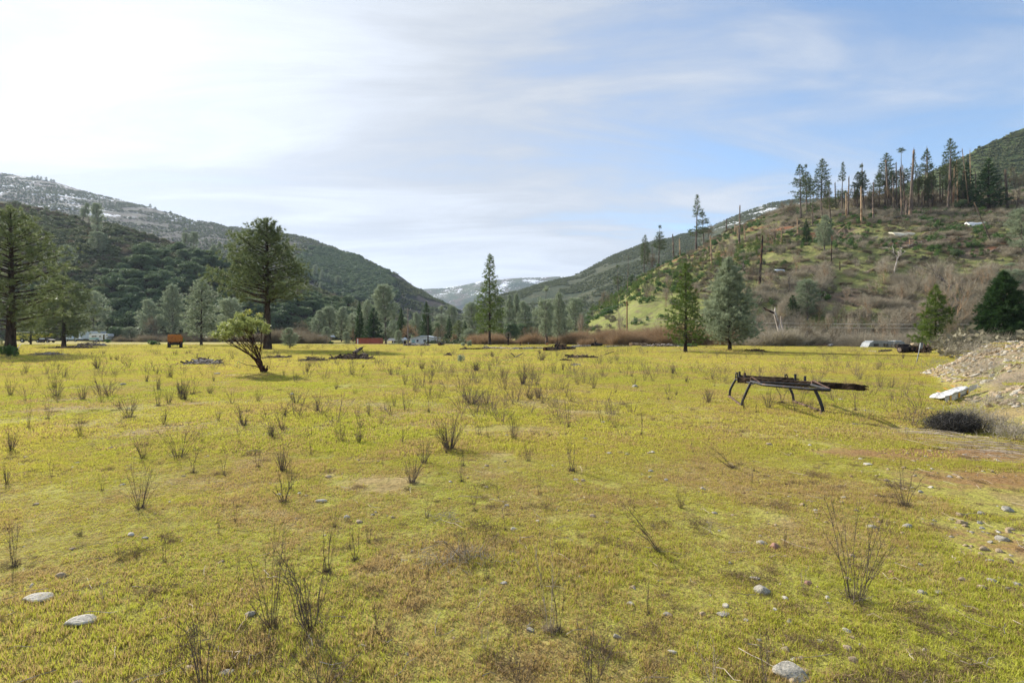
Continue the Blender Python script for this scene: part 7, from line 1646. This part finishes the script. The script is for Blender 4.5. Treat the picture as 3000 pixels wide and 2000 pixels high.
# dead thatch: brown matted bits between the grass, nobody could count them
def thatch(seed):
    r = np.random.default_rng(seed); mb = MB(); n = 90; c = r.normal(0, 1, (n, 3)) * [.09, .07, 0]; c[:, 2] = r.uniform(.004, .03, n)
    needles(mb, c, np.tile([0, 0, .12], (n, 1)), .07, 3, .9, .004); return mb.mesh('thatch_mesh', M['thatch'])
M['thatch'] = leaf_mat('dead_thatch', (.07, .045, .028), (.34, .25, .15), .1, .9, .05)
S_th = source_collection('thatch_bits', [thatch(1200 + i) for i in range(5)])
def fth(r, n):
    y = 2.2 + 24 * r.uniform(0, 1, n) ** 1.5; x = y * r.uniform(-1.15, 1.1, n); k = fbm(x * .9, y * .9, 4, 61) + .25 * r.uniform(-1, 1, n) > .55; x, y = x[k], y[k]; return x, y, r.uniform(.15, .5, len(x)) + .5 * r.uniform(0, 1, len(x)) ** 8
P_, s_, r_ = scatter_pts(2400, fth, 94)
o = scatter_stuff('dead_thatch', P_, r_.uniform(0, 6.28, len(P_)), s_, r_.integers(0, 5, len(P_)), S_th); tag(o, 'dark brown matted thatch between the grass blades', 'thatch')

# ---------------------------------------------------------------- air
if HAZE:
    mb = MB(); box(mb, (0, 1500, 395), (9000, 9000, 806)); m, nt, out = new_mat('haze_air'); pv = nt.nodes.new('ShaderNodeVolumePrincipled'); pv.inputs['Color'].default_value = (.62, .76, 1, 1); pv.inputs['Density'].default_value = HAZE; pv.inputs['Anisotropy'].default_value = .3
    nt.links.new(pv.outputs[0], out.inputs['Volume']); o = mb.build('haze', m); tag(o, kind='stuff')

# ---------------------------------------------------------------- sky, sun, camera
sd = Vector((math.sin(R(SUN_AZ)) * math.cos(R(SUN_EL)), math.cos(R(SUN_AZ)) * math.cos(R(SUN_EL)), math.sin(R(SUN_EL))))
L = bpy.data.lights.new('sun', 'SUN'); L.energy = SUN_E; L.angle = R(.8); L.color = (1.0, .94, .84)
lo = bpy.data.objects.new('sun', L); COL.objects.link(lo); lo.rotation_euler = (-sd).to_track_quat('-Z', 'Y').to_euler(); lo.location = (-60, 60, 80)
w = bpy.data.worlds.new('World'); scene.world = w; w.use_nodes = True; nt = w.node_tree; nt.nodes.clear()
out = nt.nodes.new('ShaderNodeOutputWorld'); bg = nt.nodes.new('ShaderNodeBackground'); sky = nt.nodes.new('ShaderNodeTexSky'); sky.sky_type = 'NISHITA'; sky.sun_disc = False
sky.sun_elevation = R(SUN_EL); sky.sun_rotation = R(SUN_AZ); sky.air_density = 1.0; sky.dust_density = .6; sky.ozone_density = 2.0; sky.altitude = 500
tc = nt.nodes.new('ShaderNodeTexCoord'); dirv = tc.outputs['Generated']
nrm = nt.nodes.new('ShaderNodeVectorMath'); nrm.operation = 'NORMALIZE'; nt.links.new(dirv, nrm.inputs[0]); dirv = nrm.outputs[0]
sep = nt.nodes.new('ShaderNodeSeparateXYZ'); nt.links.new(dirv, sep.inputs[0])
zc = mth(nt, 'ADD', mth(nt, 'MAXIMUM', sep.outputs[2], 0.0), .16)
cx = mth(nt, 'DIVIDE', sep.outputs[0], zc); cy = mth(nt, 'DIVIDE', sep.outputs[1], zc)
cmb = nt.nodes.new('ShaderNodeCombineXYZ'); nt.links.new(cx, cmb.inputs[0]); nt.links.new(cy, cmb.inputs[1])
mp = nt.nodes.new('ShaderNodeMapping'); nt.links.new(cmb.outputs[0], mp.inputs[0]); mp.inputs['Rotation'].default_value = (0, 0, R(24)); mp.inputs['Scale'].default_value = (.30, 1.0, 1)
c1 = noise(nt, .85, 5, .52, mp.outputs[0], .5)
mp2 = nt.nodes.new('ShaderNodeMapping'); nt.links.new(cmb.outputs[0], mp2.inputs[0]); mp2.inputs['Rotation'].default_value = (0, 0, R(-12)); mp2.inputs['Scale'].default_value = (.3, .9, 1); mp2.inputs['Location'].default_value = (3, 1, 0)
c2 = noise(nt, 2.6, 6, .6, mp2.outputs[0], .8)
dp = nt.nodes.new('ShaderNodeVectorMath'); dp.operation = 'DOT_PRODUCT'; nt.links.new(dirv, dp.inputs[0]); dp.inputs[1].default_value = sd
sdot = dp.outputs['Value']
# veil of high cloud: thick and bright towards the sun, thinning to the right, combed into streaks
dl = nt.nodes.new('ShaderNodeVectorMath'); dl.operation = 'DOT_PRODUCT'; nt.links.new(dirv, dl.inputs[0]); dl.inputs[1].default_value = (-.95, .30, .0)
side = rampf(nt, dl.outputs['Value'], -.52, .62)
st = mth(nt, 'ADD', mth(nt, 'MULTIPLY', c1, .62), mth(nt, 'MULTIPLY', c2, .38))       # 0.3 .. 0.7
st = rampf(nt, st, .36, .62)
cov = mth(nt, 'ADD', mth(nt, 'MULTIPLY', side, 1.02), mth(nt, 'MULTIPLY', mth(nt, 'SUBTRACT', st, .5), .85))
lowb = mth(nt, 'MULTIPLY', rampf(nt, sep.outputs[2], .16, .0), .35)
covf = mth(nt, 'MULTIPLY', rampf(nt, mth(nt, 'ADD', mth(nt, 'ADD', cov, lowb), .2), .0, 1.0), .97)
glow = mth(nt, 'POWER', mth(nt, 'MAXIMUM', sdot, 0.0), 7.0)
cb = mth(nt, 'ADD', mth(nt, 'ADD', CLB, mth(nt, 'MULTIPLY', st, 1.45)), mth(nt, 'MULTIPLY', glow, GLO))
cb = mth(nt, 'ADD', cb, mth(nt, 'MULTIPLY', side, .22))
cc = nt.nodes.new('ShaderNodeVectorMath'); cc.operation = 'SCALE'; cc.inputs[0].default_value = (.92, .975, 1.05); nt.links.new(cb, cc.inputs['Scale'])
skc = nt.nodes.new('ShaderNodeVectorMath'); skc.operation = 'MULTIPLY'; nt.links.new(sky.outputs[0], skc.inputs[0]); skc.inputs[1].default_value = (SKM * .96, SKM * 1.0, SKM * 1.0)
col = mixc(nt, covf, skc.outputs[0], cc.outputs[0])
nt.links.new(col, bg.inputs['Color']); bg.inputs['Strength'].default_value = .13; nt.links.new(bg.outputs[0], out.inputs['Surface'])

cam = bpy.data.cameras.new('camera'); cam.sensor_width = 36; cam.lens = 18; cam.shift_y = -15 / 3000; cam.clip_end = 20000; cam.clip_start = .05
co = bpy.data.objects.new('camera', cam); COL.objects.link(co); co.location = (0, 0, CH); co.rotation_euler = (R(90), 0, 0); scene.camera = co
vs = scene.view_settings; vs.view_transform = 'Standard'; vs.look = 'None'; vs.exposure = EXPO; vs.gamma = 1; vs.use_curve_mapping = False
scene.cycles.use_denoising = True; scene.cycles.max_bounces = 6; scene.cycles.diffuse_bounces = 2; scene.cycles.glossy_bounces = 2; scene.cycles.transmission_bounces = 3; scene.cycles.transparent_max_bounces = 4; scene.cycles.volume_bounces = 0; scene.cycles.denoising_prefilter = 'FAST'
